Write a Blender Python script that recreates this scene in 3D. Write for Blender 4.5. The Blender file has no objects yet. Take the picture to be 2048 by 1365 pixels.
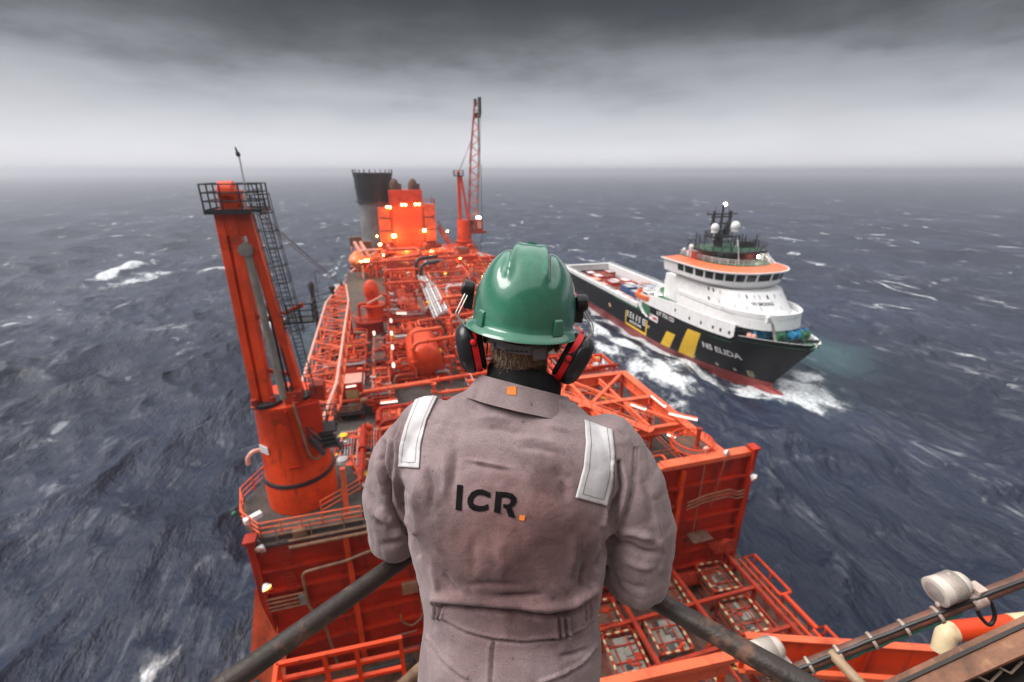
import bpy, bmesh, math, random
import numpy as np
from mathutils import Vector, Matrix, noise as mnoise
from mathutils.bvhtree import BVHTree

scene = bpy.context.scene
R = math.radians
CAM_H = 50.0
F = 910.0 / 2048.0
PITCH = math.atan(340.0 / 910.0)
YAW = R(15.5)

# ------------------------------------------------------------------ camera
cam_d = bpy.data.cameras.new("camera")
cam = bpy.data.objects.new("camera", cam_d)
scene.collection.objects.link(cam)
cam_d.sensor_width = 36.0
cam_d.lens = 36.0 * F
cam_d.clip_start = 0.05
cam_d.clip_end = 150000
cam.location = (0, 0, CAM_H)
cam.rotation_euler = (math.pi / 2 - PITCH, 0, -YAW)
cam_d.dof.use_dof = True
cam_d.dof.focus_distance = 0.93
cam_d.dof.aperture_fstop = 4.0
scene.camera = cam

# ------------------------------------------------------------------ light
SUN_EL, SUN_AZ = R(50), R(-78)
world = bpy.data.worlds.new("World")
scene.world = world
world.use_nodes = True
wt = world.node_tree
wt.nodes.clear()
wn = wt.nodes.new
w_out = wn("ShaderNodeOutputWorld")
w_bg_sky = wn("ShaderNodeBackground")
w_bg_cl = wn("ShaderNodeBackground")
w_mix = wn("ShaderNodeMixShader")
sky = wn("ShaderNodeTexSky")
sky.sky_type = 'NISHITA'
sky.sun_disc = False
sky.sun_elevation = SUN_EL
sky.sun_rotation = SUN_AZ
w_bg_sky.inputs[1].default_value = 0.06
wt.links.new(sky.outputs[0], w_bg_sky.inputs[0])
tc = wn("ShaderNodeTexCoord")
sep = wn("ShaderNodeSeparateXYZ")
wt.links.new(tc.outputs["Generated"], sep.inputs[0])


def wmath(op, a, b=None, c=None):
    n = wn("ShaderNodeMath")
    n.operation = op
    for i, v in enumerate((a, b, c)):
        if v is None:
            continue
        if isinstance(v, (int, float)):
            n.inputs[i].default_value = v
        else:
            wt.links.new(v, n.inputs[i])
    return n.outputs[0]


# cloud sheet coordinates: direction projected on a layer overhead
zc = wmath('ADD', wmath('MAXIMUM', sep.outputs[2], 0.0), 0.10)
cx = wmath('DIVIDE', sep.outputs[0], zc)
cy = wmath('DIVIDE', sep.outputs[1], zc)
comb = wn("ShaderNodeCombineXYZ")
wt.links.new(cx, comb.inputs[0])
wt.links.new(cy, comb.inputs[1])
cn = wn("ShaderNodeTexNoise")
cn.inputs["Scale"].default_value = 0.55
cn.inputs["Detail"].default_value = 6
cn.inputs["Roughness"].default_value = 0.52
cn.inputs["Distortion"].default_value = 0.5
wt.links.new(comb.outputs[0], cn.inputs["Vector"])
# second, angular, cloud pattern with soft banks
mp = wn("ShaderNodeMapping")
mp.inputs["Scale"].default_value = (1.0, 1.0, 3.4)
wt.links.new(tc.outputs["Generated"], mp.inputs[0])
cn2 = wn("ShaderNodeTexNoise")
cn2.inputs["Scale"].default_value = 3.9
cn2.inputs["Detail"].default_value = 7
cn2.inputs["Roughness"].default_value = 0.58
wt.links.new(mp.outputs[0], cn2.inputs["Vector"])
warp = wmath('ADD', wmath('MULTIPLY', wmath('SUBTRACT', cn.outputs[0], 0.5), 0.07),
             wmath('MULTIPLY', wmath('SUBTRACT', cn2.outputs[0], 0.5), 0.20))
# the warp fades out towards the horizon
fade = wmath('MINIMUM', wmath('MULTIPLY', wmath('MAXIMUM', sep.outputs[2], 0.0), 8.0), 1.0)
el = wmath('ADD', sep.outputs[2], wmath('MULTIPLY', warp, fade))
ramp = wn("ShaderNodeValToRGB")
wt.links.new(el, ramp.inputs[0])
cr = ramp.color_ramp
cr.interpolation = 'B_SPLINE'
stops = [(0.0, (.62, .62, .655)), (0.03, (.63, .63, .665)), (0.065, (.55, .555, .595)), (0.12, (.36, .37, .40)),
         (0.175, (.165, .175, .19)), (0.215, (.075, .081, .087)), (0.255, (.038, .041, .045)), (0.31, (.026, .028, .032)), (0.345, (.034, .036, .040)), (0.41, (.80, .82, .86)),
         (0.50, (1.13, 1.17, 1.28)), (0.85, (1.35, 1.38, 1.42))]
while len(cr.elements) < len(stops):
    cr.elements.new(0.5)
for e, (p, c) in zip(cr.elements, stops):
    e.position = p
    e.color = (*c, 1)
wt.links.new(ramp.outputs[0], w_bg_cl.inputs[0])
mod = wmath('ADD', wmath('MULTIPLY', wmath('MULTIPLY', wmath('SUBTRACT', cn2.outputs[0], 0.5), 1.25), fade), 1.0)
# the weather is heavier astern: the cloud behind the lookout is darker than the sky ahead
ahead = wmath('ADD', wmath('MULTIPLY', sep.outputs[0], .26), wmath('MULTIPLY', sep.outputs[1], .966))
ah = wn("ShaderNodeMapRange")
ah.interpolation_type = 'SMOOTHSTEP'
wt.links.new(ahead, ah.inputs[0])
for _i, _v in zip((1, 2, 3, 4), (-.45, .40, .85, 1.0)):
    ah.inputs[_i].default_value = _v
wt.links.new(wmath('MULTIPLY', mod, ah.outputs[0]), w_bg_cl.inputs[1])
w_mix.inputs[0].default_value = 0.95
wt.links.new(w_bg_sky.outputs[0], w_mix.inputs[1])
wt.links.new(w_bg_cl.outputs[0], w_mix.inputs[2])
wt.links.new(w_mix.outputs[0], w_out.inputs[0])

sun_d = bpy.data.lights.new("sun", 'SUN')
sun_d.energy = 2.8
sun_d.angle = R(40)
sun_d.color = (1.0, 0.97, 0.93)
sun = bpy.data.objects.new("sun", sun_d)
scene.collection.objects.link(sun)
# points from the sun towards the scene; the bright part of the overcast is high on the left
_sd = Vector((math.cos(SUN_EL) * math.sin(SUN_AZ), math.cos(SUN_EL) * math.cos(SUN_AZ), math.sin(SUN_EL)))
sun.rotation_euler = (-_sd).to_track_quat('-Z', 'Y').to_euler()

vs = scene.view_settings
vs.view_transform = 'Standard'
vs.look = 'None'
vs.exposure = 0.45
vs.gamma = 1.0
scene.cycles.max_bounces = 6
scene.cycles.diffuse_bounces = 3
scene.cycles.glossy_bounces = 3
scene.cycles.volume_bounces = 0
scene.cycles.sample_clamp_indirect = 4.0
scene.cycles.caustics_reflective = False
scene.cycles.caustics_refractive = False

# ------------------------------------------------------------------ geometry of the view, to survey points from the photograph
_th = PITCH


def ray(px, py):
    dx = (px - 1024) / 910.0
    dy = (682.5 - py) / 910.0
    fw = math.cos(_th) + dy * math.sin(_th)
    z = -math.sin(_th) + dy * math.cos(_th)
    return Vector((dx * math.cos(YAW) + fw * math.sin(YAW), -dx * math.sin(YAW) + fw * math.cos(YAW), z))


def at(px, py, X=None, Y=None, Z=None, K=None):
    d = ray(px, py)
    k = K if K is not None else X / d.x if X is not None else Y / d.y if Y is not None else (Z - CAM_H) / d.z
    return Vector((0, 0, CAM_H)) + d * k


def cf(lat, fwd, dz):
    """camera-side metres (right, ahead, above the eye) -> world"""
    return Vector((lat * math.cos(YAW) + fwd * math.sin(YAW), -lat * math.sin(YAW) + fwd * math.cos(YAW), CAM_H + dz))


# ------------------------------------------------------------------ materials
MATS = {}


def nodes_of(name):
    m = bpy.data.materials.new(name)
    m.use_nodes = True
    nt = m.node_tree
    b = nt.nodes["Principled BSDF"]
    return m, nt, b


def mix_col(nt, fac, a, b):
    n = nt.nodes.new("ShaderNodeMix")
    n.data_type = 'RGBA'
    for sock, v in ((n.inputs[0], fac), (n.inputs[6], a), (n.inputs[7], b)):
        if isinstance(v, (int, float)):
            sock.default_value = v
        elif isinstance(v, tuple):
            sock.default_value = (*v[:3], 1)
        else:
            nt.links.new(v, sock)
    return n.outputs[2]


def tex_noise(nt, vec, scale, detail=4, rough=.55, dist=0.0):
    n = nt.nodes.new("ShaderNodeTexNoise")
    n.inputs["Scale"].default_value = scale
    n.inputs["Detail"].default_value = detail
    n.inputs["Roughness"].default_value = rough
    n.inputs["Distortion"].default_value = dist
    if vec is not None:
        nt.links.new(vec, n.inputs["Vector"])
    return n.outputs[0]


def mrange(nt, v, a, b, c=0.0, d=1.0, smooth=True):
    n = nt.nodes.new("ShaderNodeMapRange")
    if smooth:
        n.interpolation_type = 'SMOOTHSTEP'
    nt.links.new(v, n.inputs[0])
    for i, x in zip((1, 2, 3, 4), (a, b, c, d)):
        n.inputs[i].default_value = x
    return n.outputs[0]


def nmath(nt, op, a, b=None):
    n = nt.nodes.new("ShaderNodeMath")
    n.operation = op
    for i, v in enumerate((a, b)):
        if v is None:
            continue
        if isinstance(v, (int, float)):
            n.inputs[i].default_value = v
        else:
            nt.links.new(v, n.inputs[i])
    return n.outputs[0]


def mapped(nt, scale):
    g = nt.nodes.new("ShaderNodeNewGeometry")
    m = nt.nodes.new("ShaderNodeMapping")
    m.inputs["Scale"].default_value = scale
    nt.links.new(g.outputs["Position"], m.inputs[0])
    return m.outputs[0]


def paint(name, col, rough=.5, var=.18, vscale=.7, dirt=None, damt=.5, dscale=1.2, streak=False, bump=0.0, bscale=30.0,
          metal=0.0, coat=0.0, spec=.5, runs=0.0, run_col=(.07, .024, .012)):
    if name in MATS:
        return MATS[name]
    m, nt, b = nodes_of(name)
    pos = mapped(nt, (1, 1, 1))
    n1 = tex_noise(nt, pos, vscale, 5, .6)
    f1 = mrange(nt, n1, .3, .7)
    c = mix_col(nt, f1, tuple(x * (1 - var) for x in col), tuple(min(1, x * (1 + var)) for x in col))
    if dirt is not None:
        p2 = mapped(nt, (1, 1, .16)) if streak else pos
        n2 = tex_noise(nt, p2, dscale, 7, .65)
        lo = .64 - .22 * damt
        f2 = mrange(nt, n2, lo, lo + .16)
        f2 = nmath(nt, 'MULTIPLY', f2, min(1.0, .35 + damt * .6))
        c = mix_col(nt, f2, c, dirt)
        nt.links.new(mrange(nt, f2, 0, 1, rough, min(1, rough + .25)), b.inputs["Roughness"])
    else:
        b.inputs["Roughness"].default_value = rough
    if runs > 0:
        n3 = tex_noise(nt, mapped(nt, (2.6, 2.6, .17)), 1.0, 6, .62)
        n4 = tex_noise(nt, mapped(nt, (.5, .5, .5)), 1.0, 3, .5)
        f3 = nmath(nt, 'MULTIPLY', mrange(nt, n3, .56, .70), mrange(nt, n4, .40, .60))
        c = mix_col(nt, nmath(nt, 'MULTIPLY', f3, runs), c, run_col)
    nt.links.new(c, b.inputs["Base Color"])
    b.inputs["Metallic"].default_value = metal
    b.inputs["Coat Weight"].default_value = coat
    b.inputs["Specular IOR Level"].default_value = spec
    if bump > 0:
        bn = nt.nodes.new("ShaderNodeBump")
        bn.inputs["Strength"].default_value = bump
        bn.inputs["Distance"].default_value = 1.0 / bscale
        nt.links.new(tex_noise(nt, pos, bscale, 4, .6), bn.inputs["Height"])
        nt.links.new(bn.outputs[0], b.inputs["Normal"])
    MATS[name] = m
    return m


def glow(name, col, strength):
    if name in MATS:
        return MATS[name]
    m, nt, b = nodes_of(name)
    b.inputs["Base Color"].default_value = (*col, 1)
    b.inputs["Emission Color"].default_value = (*col, 1)
    b.inputs["Emission Strength"].default_value = strength
    MATS[name] = m
    return m


RUST = (.10, .035, .018)
DARK = (.03, .022, .02)
M_ORANGE = paint("orange_paint", (.66, .054, .009), .40, .2, .5, (.22, .028, .010), .48, .8, spec=.35, runs=.75)
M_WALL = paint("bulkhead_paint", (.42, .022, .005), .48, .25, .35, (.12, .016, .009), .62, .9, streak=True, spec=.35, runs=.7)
M_SALMON = paint("faded_orange_paint", (.74, .125, .05), .5, .18, .6, (.25, .035, .018), .45, 1.3, spec=.35, runs=.6)
M_RED = paint("red_oxide_paint", (.33, .030, .012), .5, .25, .8, (.07, .022, .012), .55, 1.3, spec=.3)
M_PIPE = paint("pipe_paint", (.64, .070, .018), .36, .22, .9, (.18, .024, .010), .48, 1.4, spec=.4)
M_PALE = paint("pale_pink_paint", (.74, .36, .28), .5, .1, .8, (.45, .12, .08), .3, 2.0)
M_DECK = paint("deck_grating", (.062, .050, .043), .75, .35, .9, (.10, .03, .018), .5, .5, bump=.4, bscale=6)
M_BROWN = paint("brown_deck", (.12, .055, .035), .7, .3, .9, (.04, .02, .015), .6, 1.2)
M_BLACK = paint("black_paint", (.020, .020, .022), .45, .3, 1.0, (.06, .045, .04), .3, 2.0)
M_GREYPIPE = paint("grey_cladding", (.45, .44, .44), .4, .15, 1.2, (.2, .15, .13), .3, 2.0)
M_WHITE = paint("white_paint", (.76, .76, .76), .42, .07, .8, (.5, .42, .36), .25, 1.2, runs=.35, run_col=(.34, .20, .12))
M_BRONZE = paint("brown_conduit", (.26, .13, .075), .45, .25, 1.5, (.1, .05, .03), .4, 2.0)
M_TAN = paint("tan_door_paint", (.42, .30, .14), .5, .12, 1.0)
M_RAILD = paint("dark_steel", (.035, .030, .030), .5, .3, 3.0, (.14, .07, .045), .35, 4.0)
M_STEELG = paint("grey_steel", (.20, .185, .16), .5, .2, 1.0, (.1, .07, .05), .4, 1.6)
M_YEL = paint("yellow_paint", (.80, .50, .03), .5, .1, 2.0, (.3, .18, .04), .35, 4.0)
M_DKGREEN = paint("green_deck_paint", (.03, .12, .06), .55, .2, .8, (.05, .05, .04), .4, 1.0)
M_BLUE = paint("blue_paint", (.035, .09, .22), .45, .15, 1.0)
M_CYAN = paint("winch_blue_paint", (.03, .22, .40), .4, .15, 1.0)
M_CREDA = paint("container_red", (.50, .045, .03), .5, .2, .6, RUST, .4, .8)
M_GLASS = paint("dark_window_glass", (.015, .022, .022), .08, .2, 1.0)
M_LAMPW = glow("lamp_warm", (1.0, .62, .16), 30.0)
M_LAMPO = glow("lamp_orange", (1.0, .42, .05), 14.0)
M_TUBE = glow("lamp_tube_white", (1.0, .90, .78), .9)
M_BULB = glow("lamp_white", (1.0, .9, .75), 25.0)


# ------------------------------------------------------------------ mesh building
class MB:
    def __init__(s):
        s.v, s.f, s.m = [], [], []

    def add(s, vs, fs, mi=0):
        o = len(s.v)
        s.v.extend([tuple(v) for v in vs])
        s.f.extend([tuple(i + o for i in f) for f in fs])
        s.m.extend([mi] * len(fs))

    def box(s, c, d, M=None, mi=0):
        hx, hy, hz = d[0] / 2, d[1] / 2, d[2] / 2
        vs = [Vector((x, y, z)) for z in (-hz, hz) for y in (-hy, hy) for x in (-hx, hx)]
        if M is not None:
            vs = [M @ v for v in vs]
        c = Vector(c)
        s.add([v + c for v in vs], [(0, 2, 3, 1), (4, 5, 7, 6), (0, 1, 5, 4), (2, 6, 7, 3), (0, 4, 6, 2), (1, 3, 7, 5)], mi)

    def bar(s, a, b, w, h=None, mi=0, up=(0, 0, 1)):
        a, b = Vector(a), Vector(b)
        h = w if h is None else h
        d = (b - a)
        L = d.length
        if L < 1e-6:
            return
        d.normalize()
        u = Vector(up)
        if abs(d.dot(u)) > .98:
            u = Vector((0, 1, 0))
        sd = d.cross(u).normalized()
        u = sd.cross(d).normalized()
        vs = []
        for p in (a, b):
            for i, j in ((-1, -1), (1, -1), (1, 1), (-1, 1)):
                vs.append(p + sd * (i * w / 2) + u * (j * h / 2))
        s.add(vs, [(0, 1, 2, 3), (7, 6, 5, 4), (0, 4, 5, 1), (1, 5, 6, 2), (2, 6, 7, 3), (3, 7, 4, 0)], mi)

    def tube(s, pts, r, n=8, bend=0.0, mi=0, cap=True, closed=False):
        P = [Vector(p) for p in pts]
        if bend > 0 and len(P) > 2:
            Q = [P[0]]
            for i in range(1, len(P) - 1):
                a, b, c = P[i - 1], P[i], P[i + 1]
                da, dc = (a - b), (c - b)
                t = min(bend, da.length * .45, dc.length * .45)
                p0, p1 = b + da.normalized() * t, b + dc.normalized() * t
                for k in range(5):
                    q = k / 4
                    Q.append(p0 * (1 - q) ** 2 + b * 2 * q * (1 - q) + p1 * q * q)
            Q.append(P[-1])
            P = Q
        m = len(P)
        rr = r if hasattr(r, '__len__') else [r] * m
        if len(rr) != m:
            rr = list(np.interp(np.linspace(0, 1, m), np.linspace(0, 1, len(rr)), rr))
        T = []
        for i in range(m):
            a = P[(i - 1) % m] if (closed or i > 0) else P[0]
            c = P[(i + 1) % m] if (closed or i < m - 1) else P[-1]
            d = (c - a)
            T.append(d.normalized() if d.length > 1e-9 else Vector((0, 0, 1)))
        ref = Vector((0, 0, 1)) if abs(T[0].z) < .9 else Vector((1, 0, 0))
        nx = T[0].cross(ref).normalized()
        vs = []
        for i in range(m):
            nx = (nx - T[i] * nx.dot(T[i]))
            nx = nx.normalized() if nx.length > 1e-6 else T[i].orthogonal().normalized()
            ny = T[i].cross(nx)
            for k in range(n):
                a = 2 * math.pi * k / n
                vs.append(P[i] + nx * (rr[i] * math.cos(a)) + ny * (rr[i] * math.sin(a)))
        fs = []
        for i in range(m if closed else m - 1):
            j = (i + 1) % m
            for k in range(n):
                k2 = (k + 1) % n
                fs.append((i * n + k, i * n + k2, j * n + k2, j * n + k))
        if cap and not closed:
            fs.append(tuple(range(n - 1, -1, -1)))
            fs.append(tuple((m - 1) * n + k for k in range(n)))
        s.add(vs, fs, mi)

    def lathe(s, prof, o=(0, 0, 0), axis=(0, 0, 1), n=24, mi=0, cap=True, a0=0, a1=2 * math.pi):
        ax = Vector(axis).normalized()
        u = ax.orthogonal().normalized() if abs(ax.z) < .99 else Vector((1, 0, 0))
        w = ax.cross(u)
        o = Vector(o)
        full = abs(a1 - a0 - 2 * math.pi) < 1e-6
        nn = n if full else n + 1
        vs = []
        for r, h in prof:
            for k in range(nn):
                a = a0 + (a1 - a0) * k / n
                vs.append(o + ax * h + u * (r * math.cos(a)) + w * (r * math.sin(a)))
        fs = []
        for i in range(len(prof) - 1):
            for k in range(n):
                k2 = (k + 1) % nn
                fs.append((i * nn + k, i * nn + k2, (i + 1) * nn + k2, (i + 1) * nn + k))
        if cap and full:
            fs.append(tuple(range(nn - 1, -1, -1)))
            fs.append(tuple((len(prof) - 1) * nn + k for k in range(nn)))
        s.add(vs, fs, mi)

    def sphere(s, c, r, n=14, mi=0, sc=(1, 1, 1)):
        m = max(6, n // 2)
        prof = [(max(1e-4, math.sin(math.pi * i / m)), -math.cos(math.pi * i / m)) for i in range(m + 1)]
        o = len(s.v)
        s.lathe(prof, (0, 0, 0), (0, 0, 1), n, mi)
        for i in range(o, len(s.v)):
            x, y, z = s.v[i]
            s.v[i] = (c[0] + x * r * sc[0], c[1] + y * r * sc[1], c[2] + z * r * sc[2])

    def prism(s, poly, z0, z1, mi=0):
        """poly: (x, y) outline, counter-clockwise"""
        n = len(poly)
        vs = [(x, y, z0) for x, y in poly] + [(x, y, z1) for x, y in poly]
        fs = [tuple(range(n - 1, -1, -1)), tuple(range(n, 2 * n))]
        fs += [(i, (i + 1) % n, n + (i + 1) % n, n + i) for i in range(n)]
        s.add(vs, fs, mi)

    def loft(s, rings, mi=0, cap=True, closed=True):
        n = len(rings[0])
        vs = [v for r in rings for v in r]
        fs = []
        for i in range(len(rings) - 1):
            for k in range(n if closed else n - 1):
                k2 = (k + 1) % n
                fs.append((i * n + k, i * n + k2, (i + 1) * n + k2, (i + 1) * n + k))
        if cap and closed:
            fs.append(tuple(range(n - 1, -1, -1)))
            fs.append(tuple((len(rings) - 1) * n + k for k in range(n)))
        s.add(vs, fs, mi)

    def rail(s, pts, h=1.1, r=.03, post=1.8, rows=3, n=6, mi=0, kick=0.0):
        """handrail following pts along the deck"""
        P = [Vector(p) for p in pts]
        up = Vector((0, 0, 1))
        for k in range(rows):
            z = h * (1 - k / rows)
            s.tube([p + up * z for p in P], r, n, mi=mi)
        for a, b in zip(P[:-1], P[1:]):
            L = (b - a).length
            c = max(1, round(L / post))
            for i in range(c + 1):
                q = a.lerp(b, i / c)
                s.tube([q, q + up * h], r, n, mi=mi)
            if kick > 0:
                s.bar(a + up * kick / 2, b + up * kick / 2, .02, kick, mi)

    def ladder(s, a, b, side, w=.5, step=.3, r=.03, mi=0):
        a, b, side = Vector(a), Vector(b), Vector(side).normalized()
        for q in (-1, 1):
            s.tube([a + side * (q * w / 2), b + side * (q * w / 2)], r, 5, mi=mi)
        c = int((b - a).length / step)
        for i in range(1, c):
            p = a.lerp(b, i / c)
            s.tube([p - side * w / 2, p + side * w / 2], r * .7, 5, mi=mi, cap=False)

    def build(s, name, mat, parent=None, smooth=35, bevel=0.0):
        me = bpy.data.meshes.new(name)
        vs = s.v
        if parent is not None:
            iw = PM(parent).inverted()
            vs = [iw @ Vector(v) for v in vs]
        me.from_pydata([tuple(v) for v in vs], [], s.f)
        for mm in (mat if isinstance(mat, (list, tuple)) else [mat]):
            me.materials.append(mm)
        if any(s.m):
            me.polygons.foreach_set("material_index", s.m)
        finish(me, smooth)
        o = bpy.data.objects.new(name, me)
        scene.collection.objects.link(o)
        if parent is not None:
            o.parent = parent
        if bevel > 0:
            bv = o.modifiers.new("bevel", 'BEVEL')
            bv.width = bevel
            bv.segments = 2
            bv.limit_method = 'ANGLE'
        return o


def finish(me, smooth=35):
    bm = bmesh.new()
    bm.from_mesh(me)
    bmesh.ops.recalc_face_normals(bm, faces=bm.faces)
    bm.to_mesh(me)
    bm.free()
    if smooth:
        me.polygons.foreach_set("use_smooth", [True] * len(me.polygons))
        me.set_sharp_from_angle(angle=R(smooth))
    me.update()


_PM = {}


def PM(o):
    """world matrix of a thing (things are never re-parented, so basis chains suffice)"""
    m = o.matrix_basis.copy()
    p = o.parent
    while p is not None:
        m = p.matrix_basis @ m
        p = p.parent
    return m


def tag(o, label=None, cat=None, group=None, kind=None):
    if label:
        o["label"] = label
    if cat:
        o["category"] = cat
    if group:
        o["group"] = group
    if kind:
        o["kind"] = kind
    return o


def thing(name, label, cat, loc=(0, 0, 0), rz=0.0, group=None, kind=None):
    o = bpy.data.objects.new(name, None)
    o.empty_display_size = .2
    scene.collection.objects.link(o)
    o.location = loc
    o.rotation_euler = (0, 0, rz)
    return tag(o, label, cat, group, kind)


def copy_tree(o, parent=None):
    c = o.copy()
    scene.collection.objects.link(c)
    c.parent = parent
    for ch in o.children:
        copy_tree(ch, c)
    return c


def world_build(mb, name, mat, root, **k):
    """mesh given in world coordinates, parented to root"""
    return mb.build(name, mat, root, **k)


def text_mesh(body, size=1.0, extrude=0.0, bold=0.0):
    cu = bpy.data.curves.new("lettering", 'FONT')
    cu.body = body
    cu.size = size
    cu.extrude = extrude
    cu.offset = bold
    cu.resolution_u = 3
    cu.align_x = 'CENTER'
    cu.align_y = 'CENTER'
    to = bpy.data.objects.new("lettering", cu)
    scene.collection.objects.link(to)
    bpy.context.view_layer.update()
    me = bpy.data.meshes.new_from_object(to.evaluated_get(bpy.context.evaluated_depsgraph_get()))
    vs = [v.co.copy() for v in me.vertices]
    fs = [tuple(p.vertices) for p in me.polygons]
    bpy.data.objects.remove(to)
    bpy.data.curves.remove(cu)
    bpy.data.meshes.remove(me)
    return vs, fs


rng = random.Random(7)
# ------------------------------------------------------------------ the supply ship's place (used by the sea too)
SHIP_X, SHIP_Y = 87.6, 73.7          # bulbous bow at the waterline; the ship heads towards -Y


def lerp(a, b, t):
    return a + (b - a) * t


def x_stem(z):
    return -5.6 + (z - 1.7) * .70 if z >= 1.7 else -5.6 - (1.7 - z) * .5


def hb(x, z):
    """half breadth of the hull at x (0 = bow at the waterline, negative aft) and height z"""
    w = max(0.0, min(1.0, (z + 1) / 14.0))
    x0 = lerp(-50, -30, w)
    xs = x_stem(z)
    if x >= xs:
        return 0.0
    s = max(0.0, (x - x0) / (xs - x0))
    b = 11.5 * (1 - s ** lerp(1.9, 2.7, w)) ** lerp(1.0, .72, w)
    if z < 1.7:
        b *= lerp(.80, 1.0, max(0, (z + 6) / 7.7))
    return b


# ------------------------------------------------------------------ sea
def build_sea():
    r_ = np.random.RandomState(11)
    dense = np.linspace(-R(68), R(68), 1150)
    rest = np.linspace(R(68), 2 * math.pi - R(68), 92)[1:-1]
    phi = np.concatenate([dense, rest]) + YAW
    rad = [14.0]
    while rad[-1] < 45000:
        r = rad[-1]
        rad.append(r + max(.40, r * r / 22750.0 * .62))
    rad = np.array(rad)
    Rr, Ph = np.meshgrid(rad, phi, indexing='ij')
    X = Rr * np.sin(Ph)
    Y = Rr * np.cos(Ph)
    dr = np.gradient(rad)[:, None] * np.ones_like(X)
    spacing = np.maximum(dr, Rr * (dense[1] - dense[0]))
    Z = np.zeros_like(X)
    DX = np.zeros_like(X)
    DY = np.zeros_like(X)
    Jxx = np.zeros_like(X)
    Jyy = np.zeros_like(X)
    Jxy = np.zeros_like(X)
    NW = 84
    lam = 4.2 * (150 / 4.2) ** (np.arange(NW) / (NW - 1.0))
    amp = lam ** .86 * np.exp(-(lam / 105.0) ** 3)
    amp *= 1.55 / math.sqrt((amp ** 2).sum() / 2)
    th0 = R(10)
    for i in range(NW):
        spread = .45 if lam[i] > 50 else .70
        th = th0 + r_.normal(0, spread)
        kx, ky = math.cos(th), math.sin(th)
        k = 2 * math.pi / lam[i]
        # groups: slowly varying amplitude so crests are short
        ph = k * (X * kx + Y * ky) + r_.uniform(0, 2 * math.pi)
        env = np.clip((lam[i] / spacing - 2.2) / 2.5, 0, 1)
        a = amp[i] * env
        c, s = np.cos(ph), np.sin(ph)
        Z += a * c
        q = 1.0
        DX -= q * a * kx * s
        DY -= q * a * ky * s
        Jxx -= q * a * k * kx * kx * c
        Jyy -= q * a * k * ky * ky * c
        Jxy -= q * a * k * kx * ky * c
    J = (1 + Jxx) * (1 + Jyy) - Jxy ** 2
    # breaking crests
    print('foam fraction', float((J < .15).mean()), float((J < 0).mean()), float(J.std()))
    foam = np.clip((.12 - J) / .45, 0, 1) * .8
    foam *= np.clip(1.2 - Rr / 2600, .45, 1)

    # smooth random patches in metres
    def patch(x, y, L, seed):
        rs = np.random.RandomState(seed)
        o = np.zeros_like(x)
        for j in range(9):
            t = rs.uniform(0, 2 * math.pi)
            kk = 2 * math.pi / (L * rs.uniform(.6, 1.8))
            o += np.cos(kk * (x * math.cos(t) + y * math.sin(t)) + rs.uniform(0, 6.28))
        return o / 3.0

    def blob(cx, cy, sx, sy, ang, p=1.0):
        c, s = math.cos(ang), math.sin(ang)
        u = ((X - cx) * c + (Y - cy) * s) / sx
        v = (-(X - cx) * s + (Y - cy) * c) / sy
        return np.exp(-(u * u + v * v) ** p)

    rough = .55 + .45 * np.clip(patch(X, Y, 14, 5) + .3, 0, 1)
    # the big breakers seen left and right
    foam = np.maximum(foam, .95 * blob(-133, 282, 34, 5.0, R(80), 1.5) * (.6 + .4 * rough))
    foam = np.maximum(foam, .62 * blob(-118, 262, 30, 11, R(80)))
    foam = np.maximum(foam, .68 * blob(-92, 290, 15, 8, R(70)))
    foam = np.maximum(foam, .80 * blob(225, 145, 16, 3.2, R(95), 1.4))
    foam = np.maximum(foam, .62 * blob(-27, 41, 6.5, 1.8, R(70)))
    foam = np.maximum(foam, .6 * blob(-50, 74, 3, 1.5, R(40)))
    foam = np.maximum(foam, .66 * blob(-122, 112, 12, 3, R(75)))
    foam = np.maximum(foam, .62 * blob(-40, 170, 6, 16, R(10)))
    Z += 1.6 * blob(-135, 285, 40, 9, R(80)) + .8 * blob(227, 145, 20, 6, R(95))
    # water thrown up round the supply ship
    lx = SHIP_Y - Y          # ship axis, 0 at the bow, positive ahead
    ly = X - SHIP_X
    half = np.interp(lx, [-116, -50, -30, -12, 0, 3], [11.3, 11.3, 10, 5.2, 1.2, .5])
    side = np.abs(ly) - half
    along = np.clip((2 - lx) / 10, 0, 1) * np.clip((lx + 145) / 25, 0, 1)
    w1 = np.exp(-np.clip(side, 0, 99) / 2.4) * along * .95
    # bow wave thrown aside on both hands, spreading aft
    spread = 2.5 + np.clip(-lx, 0, 200) * .27
    bw = np.exp(-((side - spread * .75) / (2.5 + spread * .33)) ** 2) * np.clip((5 - lx) / 6, 0, 1) * np.clip((lx + 85) / 40, 0, 1)
    bow = np.exp(-(((lx - .5) / 6.0) ** 2 + ((ly - 2.5) / 8.5) ** 2)) * 1.2
    bow += np.exp(-(((lx + 5) / 8.0) ** 2 + ((ly - 11) / 8) ** 2)) * .9
    wake = np.exp(-(ly / 17.0) ** 2) * np.clip((-lx - 112) / 6, 0, 1) * np.exp(np.clip(lx + 118, -999, 0) / 90) * .85
    turb = .50 + .62 * np.clip(patch(X, Y, 11, 8) * .8 + .45, 0, 1)
    stb = np.where(ly < 0, 1.0, .75)
    shipfoam = np.maximum(np.maximum(w1 * .85 * turb, bw * .80 * turb * stb), np.maximum(bow * (.7 + .3 * turb), wake * turb))
    # white water held between the two hulls
    between = np.exp(-((X - 60) / 13.0) ** 2) * np.clip((Y - 62) / 25, 0, 1) * np.clip((210 - Y) / 60, 0, 1) * .76
    shipfoam = np.maximum(shipfoam, between * turb)
    # wash along the production ship
    fp = np.exp(-np.clip(np.abs(X - 10.5) - 24.0, 0, 99) / 3.2) * (Y > -40) * (Y < 240) * .78 * turb
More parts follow.
